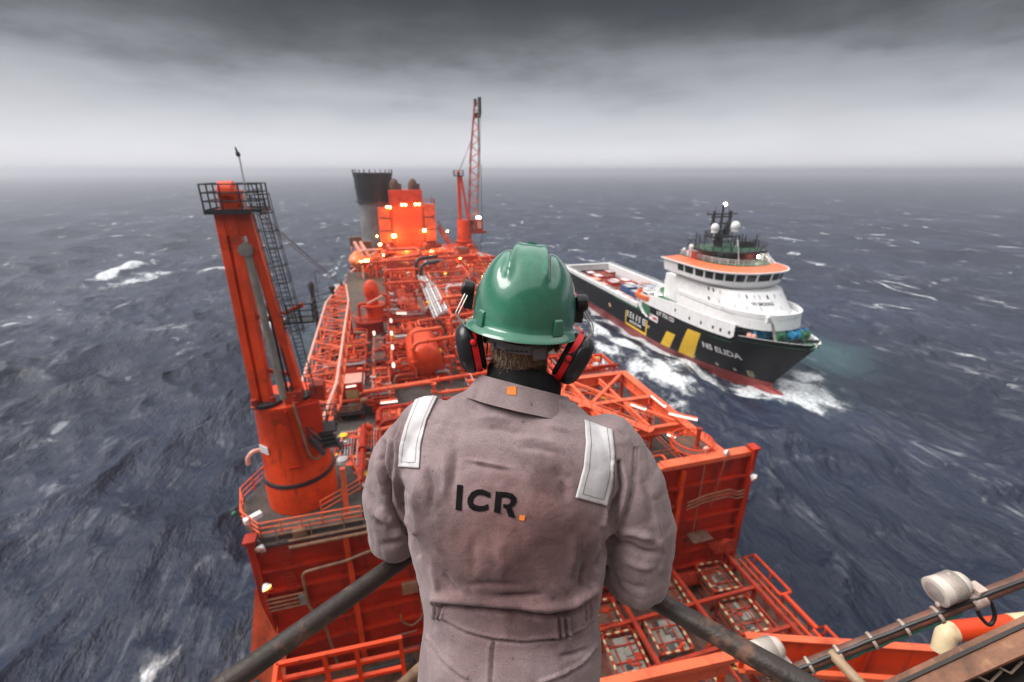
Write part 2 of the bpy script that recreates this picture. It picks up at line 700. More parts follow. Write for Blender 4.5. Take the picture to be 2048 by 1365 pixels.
    foam = np.maximum(np.maximum(foam, shipfoam), fp)
    foam = np.maximum(foam, .55 * blob(-22, 220, 9, 70, R(3)) * turb)
    teal = .6 * blob(125, 97, 13, 8, R(60)) + .5 * blob(118, 102, 16, 10, R(60)) + .55 * bow + .5 * wake + .5 * blob(-20, 180, 8, 60, R(0))
    foam = np.maximum(foam, .58 * blob(116, 108, 20, 9, R(75)) * turb)
    foam = np.maximum(foam, .70 * blob(104, 84, 10, 5, R(40)) * (turb + .2))
    Z -= 3.6 * np.exp(-(((lx + 14) / 15) ** 2 + ((ly + 6) / 9) ** 2))
    Z += 1.1 * np.exp(-(((lx - 2) / 5) ** 2 + ((ly - 4) / 7) ** 2)) + .8 * bw
    # no tall wave through the hulls
    calm = 1 - .5 * np.exp(-np.clip(side, 0, 99) / 8) * along
    Z = Z * calm
    # earth curvature is left out; far water is simply flat
    nr, na = X.shape
    V = np.stack([X + DX, Y + DY, Z], -1).reshape(-1, 3)
    idx = np.arange(nr * na).reshape(nr, na)
    a = idx[:-1, :]
    b = idx[1:, :]
    F4 = np.stack([a, np.roll(a, -1, 1), np.roll(b, -1, 1), b], -1).reshape(-1, 4)
    centre = len(V)
    V = np.concatenate([V, [[0, 0, 0]]])
    me = bpy.data.meshes.new("sea")
    me.vertices.add(len(V))
    me.vertices.foreach_set("co", V.astype(np.float32).ravel())
    tri = np.stack([np.full(na, centre), np.roll(idx[0], -1), idx[0]], -1)
    nl = F4.size + tri.size
    me.loops.add(nl)
    me.loops.foreach_set("vertex_index", np.concatenate([F4[:, ::-1].ravel(), tri[:, ::-1].ravel()]).astype(np.int32))
    me.polygons.add(len(F4) + len(tri))
    st = np.concatenate([np.arange(len(F4)) * 4, F4.size + np.arange(len(tri)) * 3]).astype(np.int32)
    me.polygons.foreach_set("loop_start", st)
    me.update(calc_edges=True)
    me.validate()
    me.polygons.foreach_set("use_smooth", [True] * len(me.polygons))
    for nm, arr in (("foam", foam), ("teal", np.clip(teal, 0, 1)), ("reach", np.clip(np.log(Rr / 40) / math.log(60), 0, 1))):
        at_ = me.attributes.new(nm, 'FLOAT', 'POINT')
        at_.data.foreach_set("value", np.concatenate([arr.ravel(), [0.0]]).astype(np.float32))
    o = bpy.data.objects.new("sea", me)
    scene.collection.objects.link(o)
    o["kind"] = "structure"
    o["label"] = "dark slate grey rough sea with white breaking crests"
    # material
    m, nt, b = nodes_of("sea_water")

    def attr(nm):
        n = nt.nodes.new("ShaderNodeAttribute")
        n.attribute_name = nm
        return n.outputs["Fac"]
    reach = attr("reach")
    pos = mapped(nt, (1, 1, 1))
    wind = mapped(nt, (1.0, .42, 1.0))
    # foam: patch strength against a ragged noise
    fn = tex_noise(nt, mapped(nt, (1, .55, 1)), .20, 10, .70, .3)
    big_ = mrange(nt, fn, .30, .70, 0, 1, False)
    fn2 = tex_noise(nt, mapped(nt, (1, .6, 1)), .42, 8, .72, .25)
    ridge = nmath(nt, 'SUBTRACT', 1.0, nmath(nt, 'MULTIPLY', nmath(nt, 'ABSOLUTE', nmath(nt, 'SUBTRACT', fn2, .5)), 5.0))
    lace = nmath(nt, 'ADD', nmath(nt, 'MULTIPLY', big_, .74), nmath(nt, 'MULTIPLY', ridge, .26))
    fa = nmath(nt, 'ADD', attr("foam"), lace)
    foamf = mrange(nt, fa, .90, 1.30)
    foamf = nmath(nt, 'MULTIPLY', foamf, mrange(nt, attr("foam"), .03, .30))
    # scattered whitecaps out to the horizon
    wc = tex_noise(nt, mapped(nt, (.060, .022, 1)), 1.0, 8, .68, .0)
    wc2 = tex_noise(nt, mapped(nt, (.010, .007, 1)), 1.0, 3, .5)
    wcf = nmath(nt, 'MULTIPLY', mrange(nt, wc, .585, .665), mrange(nt, wc2, .42, .60))
    wcf = nmath(nt, 'MULTIPLY', wcf, mrange(nt, reach, .12, .42))
    foamf = nmath(nt, 'MAXIMUM', foamf, nmath(nt, 'MULTIPLY', wcf, .8))
    # thin wind streaks everywhere
    st_ = tex_noise(nt, mapped(nt, (.035, .010, 1)), 1.0, 6, .62, .0)
    st2 = tex_noise(nt, mapped(nt, (.8, .13, 1)), 1.0, 6, .66, .0)
    streak = nmath(nt, 'MULTIPLY', mrange(nt, st_, .46, .72), mrange(nt, st2, .44, .72))
    foamf = nmath(nt, 'MAXIMUM', foamf, nmath(nt, 'MULTIPLY', streak, .26))
    base = mix_col(nt, nmath(nt, 'MULTIPLY', attr("teal"), .42), (.009, .015, .034), (.13, .30, .31))
    big = tex_noise(nt, pos, .012, 4, .5)
    base = mix_col(nt, mrange(nt, big, .4, .65), base, mix_col(nt, .6, base, (.028, .038, .074)))
    fcol = mix_col(nt, mrange(nt, tex_noise(nt, pos, 1.1, 8, .72), .32, .66), (.36, .40, .44), (.86, .87, .88))
    col = mix_col(nt, foamf, base, fcol)
    nt.links.new(col, b.inputs["Base Color"])
    ro = nmath(nt, 'ADD', nmath(nt, 'MULTIPLY', reach, .26), .31)
    ro = nmath(nt, 'ADD', ro, nmath(nt, 'MULTIPLY', foamf, .5))
    nt.links.new(ro, b.inputs["Roughness"])
    b.inputs["IOR"].default_value = 1.36
    h1 = tex_noise(nt, wind, .55, 7, .66, .0)
    h2 = tex_noise(nt, mapped(nt, (1.0, .45, 1)), .16, 5, .6, .0)
    hh = nmath(nt, 'ADD', nmath(nt, 'MULTIPLY', h1, .75), nmath(nt, 'MULTIPLY', h2, 2.3))
    hh = nmath(nt, 'ADD', hh, nmath(nt, 'MULTIPLY', foamf, .25))
    bn = nt.nodes.new("ShaderNodeBump")
    bn.inputs["Distance"].default_value = 1.0
    nt.links.new(mrange(nt, reach, .15, .95, 1.0, .55), bn.inputs["Strength"])
    nt.links.new(hh, bn.inputs["Height"])
    nt.links.new(bn.outputs[0], b.inputs["Normal"])
    me.materials.append(m)


build_sea()
# ------------------------------------------------------------------ the production ship we stand on
WX0, WX1, WY, WZ0, WZ1 = -11.4, 32.4, 30.0, 10.0, 24.4
DZ = 20.5                                    # process deck


def build_hull():
    t = thing("production_ship", "long orange production ship hull under the piping, reaching far out to sea", "ship", (10.5, 100, 0))
    mb = MB()
    P = [(-13, -30), (34, -30), (34, 205), (30, 222), (20, 236), (10.5, 240), (1, 236), (-9, 222), (-13, 205)]
    mb.prism(P, -7, 9.6)
    world_build(mb, "hull", M_RED, t)
    mb = MB()
    mb.box((10.5, 85, 9.75), (46.4, 228, .25))
    world_build(mb, "main_deck", M_BROWN, t)
    # closed lower storeys under the process deck
    mb = MB()
    mb.box((10, 89, 15.0), (40, 112, 9.9))
    world_build(mb, "module_support", M_RED, t)
    mb = MB()
    mb.box((10, 90, DZ - .12), (43, 117, .24))
    world_build(mb, "process_deck", M_DECK, t)
    mb = MB()
    mb.box((9, 170, 16), (40, 40, 11.5))
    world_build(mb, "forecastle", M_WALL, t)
    # railed edges of the process deck
    mb = MB()
    mb.rail([(-11.3, 44, DZ), (-11.3, 147, DZ)], 1.1, .045, 2.2, 2, 5)
    world_build(mb, "deck_railing", M_RED, t)
    mb = MB()
    mb.rail([(31.2, 51, DZ), (31.2, 147, DZ)], 1.1, .045, 2.2, 2, 5)
    world_build(mb, "deck_railing", M_RED, t)
    # walkway strip
    mb = MB()
    mb.box((-2.2, 70, DZ + .06), (1.6, 60, .1))
    mb.box((5.2, 48, DZ + .06), (12, 1.4, .1))
    world_build(mb, "walkway_grating", M_BROWN, t)
    # raked wing plate at the near left corner
    mb = MB()
    a = Vector((-11.7, 29.6, 20.2))
    pts = [(-11.8, 29.8, 20.6), (-13.1, 25.5, 11.6), (-13.1, 22.5, 10.0), (-10.9, 22.5, 10.0), (-10.9, 29.8, 14.5)]
    top = [Vector(p) for p in pts]
    bot = [v + Vector((0.25, 0, -.5)) for v in top]
    n = len(top)
    mb.add(top + bot, [tuple(range(n)), tuple(range(2 * n - 1, n - 1, -1))] + [(i, n + i, n + (i + 1) % n, (i + 1) % n) for i in range(n)])
    world_build(mb, "wing_plate", M_SALMON, t)
    for y, z in ((26.5, 14.4), (25.2, 12.1), (23.7, 11)):
        mb = MB()
        mb.lathe([(.16, 0), (.16, .5), (.26, .55), (.26, .7), (.05, .75)], (-12.0, y, z), n=10)
        world_build(mb, "mooring_post", M_BLACK, t)
    mb = MB()
    mb.rail([(-13.6, 27.0, 10), (-13.6, 20.5, 10)], 3.2, .09, 2.4, 2, 6)
    world_build(mb, "side_railing", M_RED, t)


def build_wall():
    t = thing("bulkhead_wall", "tall orange red ribbed bulkhead wall across the ship behind the man", "bulkhead", (10.5, 30, 10))
    mb = MB()
    w = WX1 - WX0
    cx = (WX0 + WX1) / 2
    # plated panels with slight buckling between the ribs
    nx, nz = 72, 30
    vs, fs = [], []
    for j in range(nz + 1):
        for i in range(nx + 1):
            u, v = i / nx, j / nz
            b = .05 * math.sin(math.pi * ((v * 7) % 1)) * math.sin(math.pi * ((u * 24) % 1)) + .02 * math.sin(i * 1.7) * math.sin(j * 2.3)
            vs.append((WX0 + w * u, WY + b, WZ0 + (WZ1 - WZ0) * v))
    for j in range(nz):
        for i in range(nx):
            a = j * (nx + 1) + i
            fs.append((a, a + 1, a + nx + 2, a + nx + 1))
    mb.add(vs, fs)
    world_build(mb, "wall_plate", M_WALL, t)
    mb = MB()
    mb.box((cx, WY + .35, (WZ0 + WZ1) / 2), (w - .3, .4, WZ1 - WZ0 - .3))
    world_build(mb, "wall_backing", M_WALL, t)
    for k in range(6):
        z = WZ0 + 1.9 + k * 2.05
        mb = MB()
        mb.box((cx, WY - .22, z), (w - .6, .44, .05))
        mb.box((cx, WY - .445, z - .03), (w - .6, .04, .24))
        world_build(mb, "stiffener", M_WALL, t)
    for x in (-4.9, 3.2, 11.0, 18.4, 24.6):
        mb = MB()
        mb.box((x, WY - .60, (WZ0 + WZ1) / 2), (.42, .04, WZ1 - WZ0 - .5))
        mb.box((x, WY - .30, (WZ0 + WZ1) / 2), (.06, .58, WZ1 - WZ0 - .5))
        world_build(mb, "pilaster", M_ORANGE, t)
    for x, s in ((WX0 + .15, 1), (WX1 - .15, -1)):
        mb = MB()
        mb.box((x, WY - .30, (WZ0 + WZ1) / 2 + .3), (.5, .75, WZ1 - WZ0 + .9))
        mb.box((x, WY - .30, WZ1 + .85), (.85, 1.0, .25))
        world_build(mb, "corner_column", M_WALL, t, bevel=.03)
    mb = MB()
    mb.box((27.3, WY + .05, WZ1 + .25), (9.4, 1.0, .5))
    world_build(mb, "top_beam", M_SALMON, t, bevel=.04)
    mb = MB()
    mb.box((13.5, WY + .05, WZ1 + .18), (18.2, .9, .36))
    world_build(mb, "top_beam", M_SALMON, t, bevel=.04)
    mb = MB()
    mb.box((-3.6, WY + .1, WZ1 + .05), (15.2, 1.2, .22))
    world_build(mb, "top_walkway", M_DECK, t)
    # conduit winding down the left panel
    mb = MB()
    mb.tube([(2.5, WY - .75, 22.6), (-1.5, WY - .75, 22.2), (-3.2, WY - .75, 22.5), (-5.0, WY - .75, 22.0), (-8.3, WY - .75, 21.7), (-8.3, WY - .75, 18.2),
             (-7.4, WY - .75, 15.6), (-7.0, WY - .75, 10.3)], .11, 8, .5)
    world_build(mb, "conduit", M_BRONZE, t)
    mb = MB()
    for z in (19.6, 19.2, 18.8, 18.45):
        mb.tube([(-11.2, WY - .62, z), (-8.5, WY - .62, z)], .07, 6)
    world_build(mb, "pipe_bundle", M_BRONZE, t)
    mb = MB()
    mb.box((-8.6, WY - .6, 19.0), (.5, .35, 1.0))
    world_build(mb, "junction_box", M_STEELG, t, bevel=.03)
    mb = MB()
    mb.ladder((-9.2, WY - .4, 18), (-9.2, WY - .4, 24.4), (1, 0, 0), .6, .35, .035)
    world_build(mb, "ladder", M_RED, t)
    mb = MB()
    mb.tube([(-6.6, WY - .8, 12.7), (-.4, WY - .8, 12.9)], .06, 6)
    mb.tube([(.2, WY - .55, 17.5), (.2, WY - .55, 14.0), (-.8, WY - .55, 13.2), (-1.6, WY - .55, 14.0), (-1.6, WY - .55, 14.8)], .07, 6, .4)
    mb.tube([(1.4, WY - .55, 20), (1.4, WY - .55, 10.5)], .08, 6)
    mb.tube([(1.9, WY - .55, 19), (1.9, WY - .55, 10.5)], .06, 6)
    world_build(mb, "service_pipe", M_BRONZE, t)
    mb = MB()
    mb.box((-.6, WY - .5, 17.6), (1.3, .35, 1.1))
    mb.box((1.6, WY - .5, 13.2), (1.5, .35, .9))
    world_build(mb, "junction_box", M_BRONZE, t, bevel=.03)
    # right panel fittings
    mb = MB()
    for z in (20.9, 20.5, 20.1):
        mb.tube([(25.5, WY - .58, z - .5), (27.5, WY - .58, z), (30.2, WY - .58, z + .1), (31.2, WY - .5, z - .5), (32.6, WY - .6, z - .3)], .06, 6, .3)
    world_build(mb, "cable_run", M_BRONZE, t)
    mb = MB()
    mb.tube([(28.9, WY - .62, 24.8), (28.2, WY - .62, 19.4)], .03, 6)
    mb.tube([(26.8, WY - .5, 24.3), (26.8, WY - .5, 16.5)], .05, 6)
    world_build(mb, "hanging_rope", M_BRONZE, t)
    mb = MB()
    mb.box((27.2, WY - 1.0, 16.3), (2.2, 1.3, .08))
    mb.bar((26.2, WY - .1, 15.3), (26.2, WY - 1.5, 16.3), .08)
    mb.bar((28.2, WY - .1, 15.3), (28.2, WY - 1.5, 16.3), .08)
    world_build(mb, "bracket_platform", M_BROWN, t)
    mb = MB()
    mb.rail([(29.0, WY - 1.6, 14.3), (31.2, WY - 1.6, 14.3)], 1.2, .05, 1.1, 3)
    mb.box((30.1, WY - .9, 14.25), (2.4, 1.5, .08))
    mb.lathe([(.02, 0), (.7, 0), (.7, .5), (.02, .5)], (30.6, WY - 1.0, 14.4), (0, -1, 0.2), 14)
    world_build(mb, "side_platform", M_RED, t)
    mb = MB()
    mb.rail([(26.0, WY - 1.9, 11.2), (29.4, WY - 1.9, 11.2), (29.4, WY - .2, 11.2)], 1.5, .06, 1.0, 4)
    mb.box((27.7, WY - 1.0, 11.1), (3.6, 1.9, .1))
    world_build(mb, "landing", M_RED, t)
    mb = MB()
    mb.box((22, WY - .6, 10.6), (22, 1.0, .35))
    world_build(mb, "foot_beam", M_RED, t)


def floodlight(loc, aim, label, mat, size=.32, group=None, body=None):
    t = thing("floodlight", label, "floodlight", loc, 0, group)
    a = Vector(aim).normalized()
    L = Vector(loc)
    mb = MB()
    mb.lathe([(.30 * size, -.9 * size), (.62 * size, -.55 * size), (.95 * size, 0), (1.05 * size, .12 * size)], L + Vector((0, 0, .5)), a, 14)
    world_build(mb, "housing", body or M_WHITE, t)
    mb = MB()
    mb.lathe([(.9 * size, .10 * size), (.6 * size, .25 * size), (.02, .32 * size)], L + Vector((0, 0, .5)), a, 14)
    world_build(mb, "lens", mat, t)
    mb = MB()
    mb.tube([L, L + Vector((0, 0, .4))], .05, 6)
    mb.tube([L + Vector((-.9 * size, 0, .5)), L + Vector((-.9 * size, 0, .3)), L + Vector((.9 * size, 0, .3)), L + Vector((.9 * size, 0, .5))], .03, 5)
    world_build(mb, "bracket", M_BRONZE, t)
    return t


def lamp_dot(p, r, label, mat=None, group="warm lamps lit along the far process deck"):
    t = thing("deck_lamp", label, "lamp", (p[0], p[1], p[2] - .8), 0, group)
    mb = MB()
    mb.sphere(p, r, 10)
    world_build(mb, "bulb", mat or M_LAMPW, t)
    mb = MB()
    mb.lathe([(r * .5, r * 1.3), (r * 1.25, r * .6), (r * 1.3, r * .45), (r * .4, r * 1.1)], p, (0, .3, 1), 10)
    mb.tube([(p[0], p[1] + r * 1.2, p[2] - .9), (p[0], p[1] + r * 1.2, p[2] + r * .8)], .06, 5)
    world_build(mb, "fitting", M_STEELG, t)
    return t


def tube_lamp(a, b, label, r=.13):
    a, b = Vector(a), Vector(b)
    t = thing("fluorescent_lamp", label, "lamp", (a + b) / 2, 0, "fluorescent strip lamps on the process deck")
    mb = MB()
    mb.tube([a, b], r, 8)
    world_build(mb, "diffuser", M_TUBE, t)
    mb = MB()
    mb.bar(a + Vector((0, .04, r)), b + Vector((0, .04, r)), r * 1.7, r * .7)
    c = (a + b) / 2
    mb.tube([c + Vector((0, .05, r)), c + Vector((0, .05, -2.0))], .05, 5)
    world_build(mb, "bracket", M_SALMON, t)
    return t


def build_crane():
    C = Vector((-8.3, 34.4, 25.0))
    t = thing("pedestal_crane", "orange pedestal crane at left with twin leg tower and its lattice boom lowered away", "crane", C)
    mb = MB()
    mb.lathe([(2.62, 0), (2.60, 2.4), (2.50, 2.7), (2.22, 8.6), (2.30, 8.75), (2.30, 9.1), (1.2, 9.15)], C, n=48)
    world_build(mb, "pedestal", M_ORANGE, t)
    mb = MB()
    mb.lathe([(2.55, 2.45), (2.68, 2.45), (2.68, 2.72), (2.5, 2.72)], C, n=48, cap=False)
    world_build(mb, "slew_ring", M_BLACK, t)
    mb = MB()
    mb.bar(C + Vector((.35, -2.36, 8.9)), C + Vector((.75, -2.56, 4.0)), .16, .22)
    mb.bar(C + Vector((.55, -2.50, 4.2)), C + Vector((-.1, -2.58, 4.2)), .12, .2)
    world_build(mb, "stiffener", M_WALL, t)
    # number board and hawse pipe on the left
    mb = MB()
    mb.box(C + Vector((-1.75, -1.68, 5.6)), (.95, .05, .65), Matrix.Rotation(R(-44), 3, 'Z'))
    world_build(mb, "sign_plate", M_WHITE, t)
    mb = MB()
    for q, wd in ((-.27, .34), (.05, .22), (.3, .12)):
        for zz in (.12, -.12):
            p = Vector((q, -.03, zz))
            mb.box(C + Vector((-1.75, -1.68, 5.6)) + Matrix.Rotation(R(-44), 3, 'Z') @ p, (wd * .7, .02, .10), Matrix.Rotation(R(-44), 3, 'Z'))
    world_build(mb, "sign_text", M_GREYPIPE, t)
    mb = MB()
    mb.tube([C + Vector((-1.9, -.9, 5.2)), C + Vector((-2.7, -1.2, 5.3)), C + Vector((-3.1, -1.3, 4.8)), C + Vector((-3.1, -1.3, 4.3))], .17, 8, .4)
    world_build(mb, "vent_pipe", M_PALE, t)
    mb = MB()
    mb.tube([C + Vector((.9, -2.15, 9.2)), C + Vector((1.35, -2.25, 5.0)), C + Vector((1.75, -2.2, 4.3)), C + Vector((2.6, -1.4, 4.9)), C + Vector((2.9, -.8, 6.4))], .10, 8, .8)
    world_build(mb, "hydraulic_hose", M_BRONZE, t)
    # recessed machinery bay at the right of the pedestal
    mb = MB()
    mb.box(C + Vector((1.55, -1.2, 7.2)), (1.6, 1.5, 3.6), Matrix.Rotation(R(18), 3, 'Z'))
    world_build(mb, "machinery_bay", M_WALL, t, bevel=.05)
    for i in range(7):
        mb = MB()
        mb.lathe([(.22, 0), (.3, .1), (.3, .2), (.22, .25), (.22, .7)], C + Vector((rng.uniform(-2, 2.6), rng.uniform(-2, .5), 9.1)), n=8)
        world_build(mb, "hydraulic_valve", M_RED, t)
    for a_, b_ in (((.9, -1.3, 9.6), (1.2, 1.0, .9)), ((2.4, -.6, 9.5), (1.0, 1.2, 1.2))):
        mb = MB()
        mb.box(C + Vector(a_), b_)
        world_build(mb, "winch_housing", M_RED, t, bevel=.04)
    # collars where the legs stand
    mb = MB()
    mb.lathe([(.95, 0), (1.0, .12), (1.0, .3), (.8, .34)], C + Vector((-1.0, -1.2, 9.1)), n=20)
    mb.lathe([(.7, 0), (.75, .12), (.75, .3), (.6, .34)], C + Vector((1.2, -.9, 9.1)), n=20)
    world_build(mb, "leg_collar", M_BLACK, t)

    def hbeam(a, b, w, d, tt, name):
        m = MB()
        a, b = Vector(a), Vector(b)
        dirv = (b - a).normalized()
        sx = Vector((1, 0, 0))
        sx = (sx - dirv * sx.dot(dirv)).normalized()
        m.bar(a - sx * (w / 2 - .24), b - sx * (w / 2 - .24), .48, d, up=(0, 1, 0))
        m.bar(a + sx * (w / 2 - .28), b + sx * (w / 2 - .28), .56, d, up=(0, 1, 0))
        m.bar(a, b, w - .9, d * .35, up=(0, 1, 0))
        world_build(m, name, M_ORANGE, t, bevel=.03)
    hbeam(C + Vector((-1.24, -1.1, 9.2)), C + Vector((-1.26, -.4, 22.6)), 1.24, 1.0, .1, "leg")
    m = MB()
    m.bar(C + Vector((1.15, -.8, 9.2)), C + Vector((-.12, -.35, 22.4)), .58, 1.0, up=(0, 1, 0))
    world_build(m, "leg", M_ORANGE, t, bevel=.03)
    m = MB()
    m.box(C + Vector((-.75, -.4, 21.9)), (1.9, .9, 1.7))
    world_build(m, "head_block", M_ORANGE, t, bevel=.06)
    for zz in (11.5, 15.6):
        m = MB()
        m.bar(C + Vector((-.6, -.75, zz)), C + Vector((.75, -.65, zz - .5)), .3)
        world_build(m, "cross_brace", M_ORANGE, t)
    m = MB()
    m.tube([C + Vector((.25, -1.7, 9.6)), C + Vector((-.35, -1.0, 20.0))], .24, 12)
    m.lathe([(.3, -.32), (.45, -.3), (.45, .3), (.3, .32)], C + Vector((-.4, -1.0, 20.2)), (0, 1, 0), 12)
    world_build(m, "luffing_ram", M_STEELG, t)
    m = MB()
    m.tube([C + Vector((.55, -1.5, 9.5)), C + Vector((.1, -.8, 18.5))], .09, 6)
    m.tube([C + Vector((.9, -1.5, 9.5)), C + Vector((.35, -.8, 16.5))], .06, 6)
    world_build(m, "hydraulic_pipe", M_BLACK, t)
    # head platform
    pz = 22.75
    P = [C + Vector(v) for v in ((-2.15, -1.5, pz), (1.0, -1.5, pz), (1.0, 1.0, pz), (-2.15, 1.0, pz))]
    m = MB()
    m.box(C + Vector((-.58, -.25, pz - .12)), (3.15, 2.5, .12))
    for i in range(4):
        m.bar(P[i] + Vector((0, 0, -.12)), P[(i + 1) % 4] + Vector((0, 0, -.12)), .12, .3)
    world_build(m, "head_platform", M_BLACK, t)
    m = MB()
    m.rail(P + [P[0]], 1.5, .05, 1.1, 3)
    world_build(m, "platform_railing", M_BLACK, t)
    m = MB()
    m.lathe([(.62, -.45), (.72, -.4), (.72, .4), (.62, .45)], C + Vector((-.95, -.4, pz + .95)), (1, 0, 0), 20)
    m.box(C + Vector((-.95, -.4, pz + .4)), (1.0, .9, .9))
    m.box(C + Vector((-.35, -.4, pz + .6)), (.35, .7, 1.0))
    world_build(m, "sheave_head", M_ORANGE, t, bevel=.04)
    m = MB()
    m.tube([at(492, 428, Y=33.4), at(489, 366, Y=33.4)], .08, 6)
    m.tube([at(489, 368, Y=33.4), at(477, 308, Y=33.4)], .05, 6)
    world_build(m, "aerial_mast", M_GREYPIPE, t)
    m = MB()
    m.lathe([(.05, 0), (.13, .06), (.13, .22), (.07, .3), (.05, .5), (.02, .58)], at(478, 314, Y=33.4), (-.2, 0, 1), 8)
    world_build(m, "warning_light", M_BLACK, t)
    # caged ladder down the right hand leg
    m = MB()
    la, lb = C + Vector((.95, -1.35, pz + 1.5)), C + Vector((2.2, -1.7, 9.5))
    m.ladder(la, lb, (1, 0, .1), .5, .3, .04)
    world_build(m, "ladder", M_BLACK, t)
    m = MB()
    dv = (lb - la)
    for k in range(9):
        q = la + dv * (k / 14.0 * 1.05 + .04)
        ring = [q + Vector((.62 * math.sin(a), -.62 * (math.cos(a)) * 1.0 - .12, 0)) for a in np.linspace(-R(128), R(128), 13)]
        m.tube(ring, .045, 5)
    for a in np.linspace(-R(110), R(110), 6):
        m.tube([la + dv * .04 + Vector((.62 * math.sin(a), -.62 * math.cos(a) - .12, 0)), la + dv * .66 + Vector((.62 * math.sin(a), -.62 * math.cos(a) - .12, 0))], .025, 4)
    world_build(m, "ladder_cage", M_BLACK, t)
    # mid platform
    m = MB()
    q = C + Vector((2.1, -1.0, 15.2))
    m.box(q, (2.0, 1.6, .12))
    m.rail([q + Vector((-.6, -.8, 0)), q + Vector((1.0, -.8, 0)), q + Vector((1.0, .8, 0))], 1.3, .05, .9, 3)
    world_build(m, "rest_platform", M_BLACK, t)
    m = MB()
    m.tube([q + Vector((-1.3, .3, .3)), q + Vector((.4, -.4, 1.2))], .16, 8)
    world_build(m, "arm_brace", M_ORANGE, t)
    # driver's stair and platform at the right of the pedestal
    m = MB()
    q = C + Vector((2.3, -1.7, 6.3))
    for k in range(4):
        m.box(q + Vector((.15 + .22 * k, -.15 * k, -.28 * k)), (1.5, .5, .1))
    m.box(q + Vector((0, .7, .15)), (2.3, 1.6, .12))
    m.bar(q + Vector((-.8, -.3, -.1)), q + Vector((.2, -.9, -1.3)), .12, .4)
    m.bar(q + Vector((.9, -.2, -.1)), q + Vector((1.4, -.8, -1.1)), .12, .4)
    world_build(m, "access_stair", M_RAILD, t)
    m = MB()
    m.rail([q + Vector((-1.15, -.1, .15)), q + Vector((-1.15, 1.5, .15)), q + Vector((1.15, 1.5, .15)), q + Vector((1.15, -.1, .15))], 1.5, .045, .8, 3)
    m.rail([q + Vector((-.8, -.4, -.2)), q + Vector((.1, -1.0, -1.0))], 1.2, .04, .7, 2)
    m.tube([q + Vector((-1.2, 0, 0)), q + Vector((-1.5, .1, 4.2))], .09, 6)
    m.tube([q + Vector((-.75, .2, 0)), q + Vector((-1.15, .3, 3.6))], .07, 6)
    world_build(m, "stair_railing", M_RAILD, t)
    # lattice boom lying on its rest
    A, B = Vector((-7.3, 36.4, 29.2)), Vector((-7.9, 85.5, 30.4))
    ax = (B - A).normalized()
    sx = ax.cross(Vector((0, 0, 1))).normalized()
    uz = sx.cross(ax)

    def half(f):
        if f < .14:
            return lerp(.55, 1.62, f / .14)
        if f < .72:
            return 1.62
        return lerp(1.62, .55, (f - .72) / .28)

    def cpt(f, i, j):
        h = half(f)
        return A.lerp(B, f) + sx * (h * i) + uz * (h * .78 * j)
    stn = [0, .05, .14] + list(np.linspace(.14, .72, 13))[1:] + list(np.linspace(.72, 1, 9))[1:]
    for i in (-1, 1):
        for j in (-1, 1):
            m = MB()
            m.tube([cpt(f, i, j) for f in (0, .14, .72, 1)], .155, 8)
            world_build(m, "boom_chord", M_PALE if j > 0 else M_SALMON, t)
    for face, mt in ((0, M_SALMON), (1, M_SALMON), (2, M_SALMON), (3, M_SALMON)):
        m = MB()
        for k in range(len(stn) - 1):
            f0, f1 = stn[k], stn[k + 1]
            q = 1 if k % 2 else -1
            if face == 0:
                m.tube([cpt(f0, -q, 1), cpt(f1, q, 1)], .085, 6)
                m.tube([cpt(f0, -1, 1), cpt(f0, 1, 1)], .07, 6)
            elif face == 1:
                m.tube([cpt(f0, -q, -1), cpt(f1, q, -1)], .085, 6)
            elif face == 2:
                m.tube([cpt(f0, -1, -q), cpt(f1, -1, q)], .085, 6)
            else:
                m.tube([cpt(f0, 1, -q), cpt(f1, 1, q)], .085, 6)
                m.tube([cpt(f0, 1, -1), cpt(f0, 1, 1)], .07, 6)
        world_build(m, "boom_lacing", mt, t)
    m = MB()
    m.lathe([(.55, -.2), (.7, -.15), (.7, .15), (.55, .2)], B + Vector((-.2, .5, .3)), (1, 0, 0), 14)
    m.bar(B + Vector((-.4, 0, .2)), B + Vector((-.3, .9, 1.2)), .25)
    world_build(m, "boom_tip_sheave", M_BLACK, t)
    m = MB()
    top = C + Vector((-.6, -.2, pz + .7))
    for dx, f in ((-.25, .98), (.1, .99), (.35, .93)):
        m.tube([top + Vector((dx + .9, 0, -.9 - dx * 2)), cpt(f, .2 + dx, 1)], .035, 4)
    world_build(m, "boom_cable", M_BLACK, t)
    # rest for the boom tip
    m = MB()
    for q in (-1, 1):
        m.bar((-8.2 + q * 1.4, 80, DZ), (-8.2 + q * 1.2, 80, 28.9), .4)
    m.bar((-10, 80, 28.9), (-6.6, 80, 28.9), .4)
    world_build(m, "boom_rest", M_RED, t)


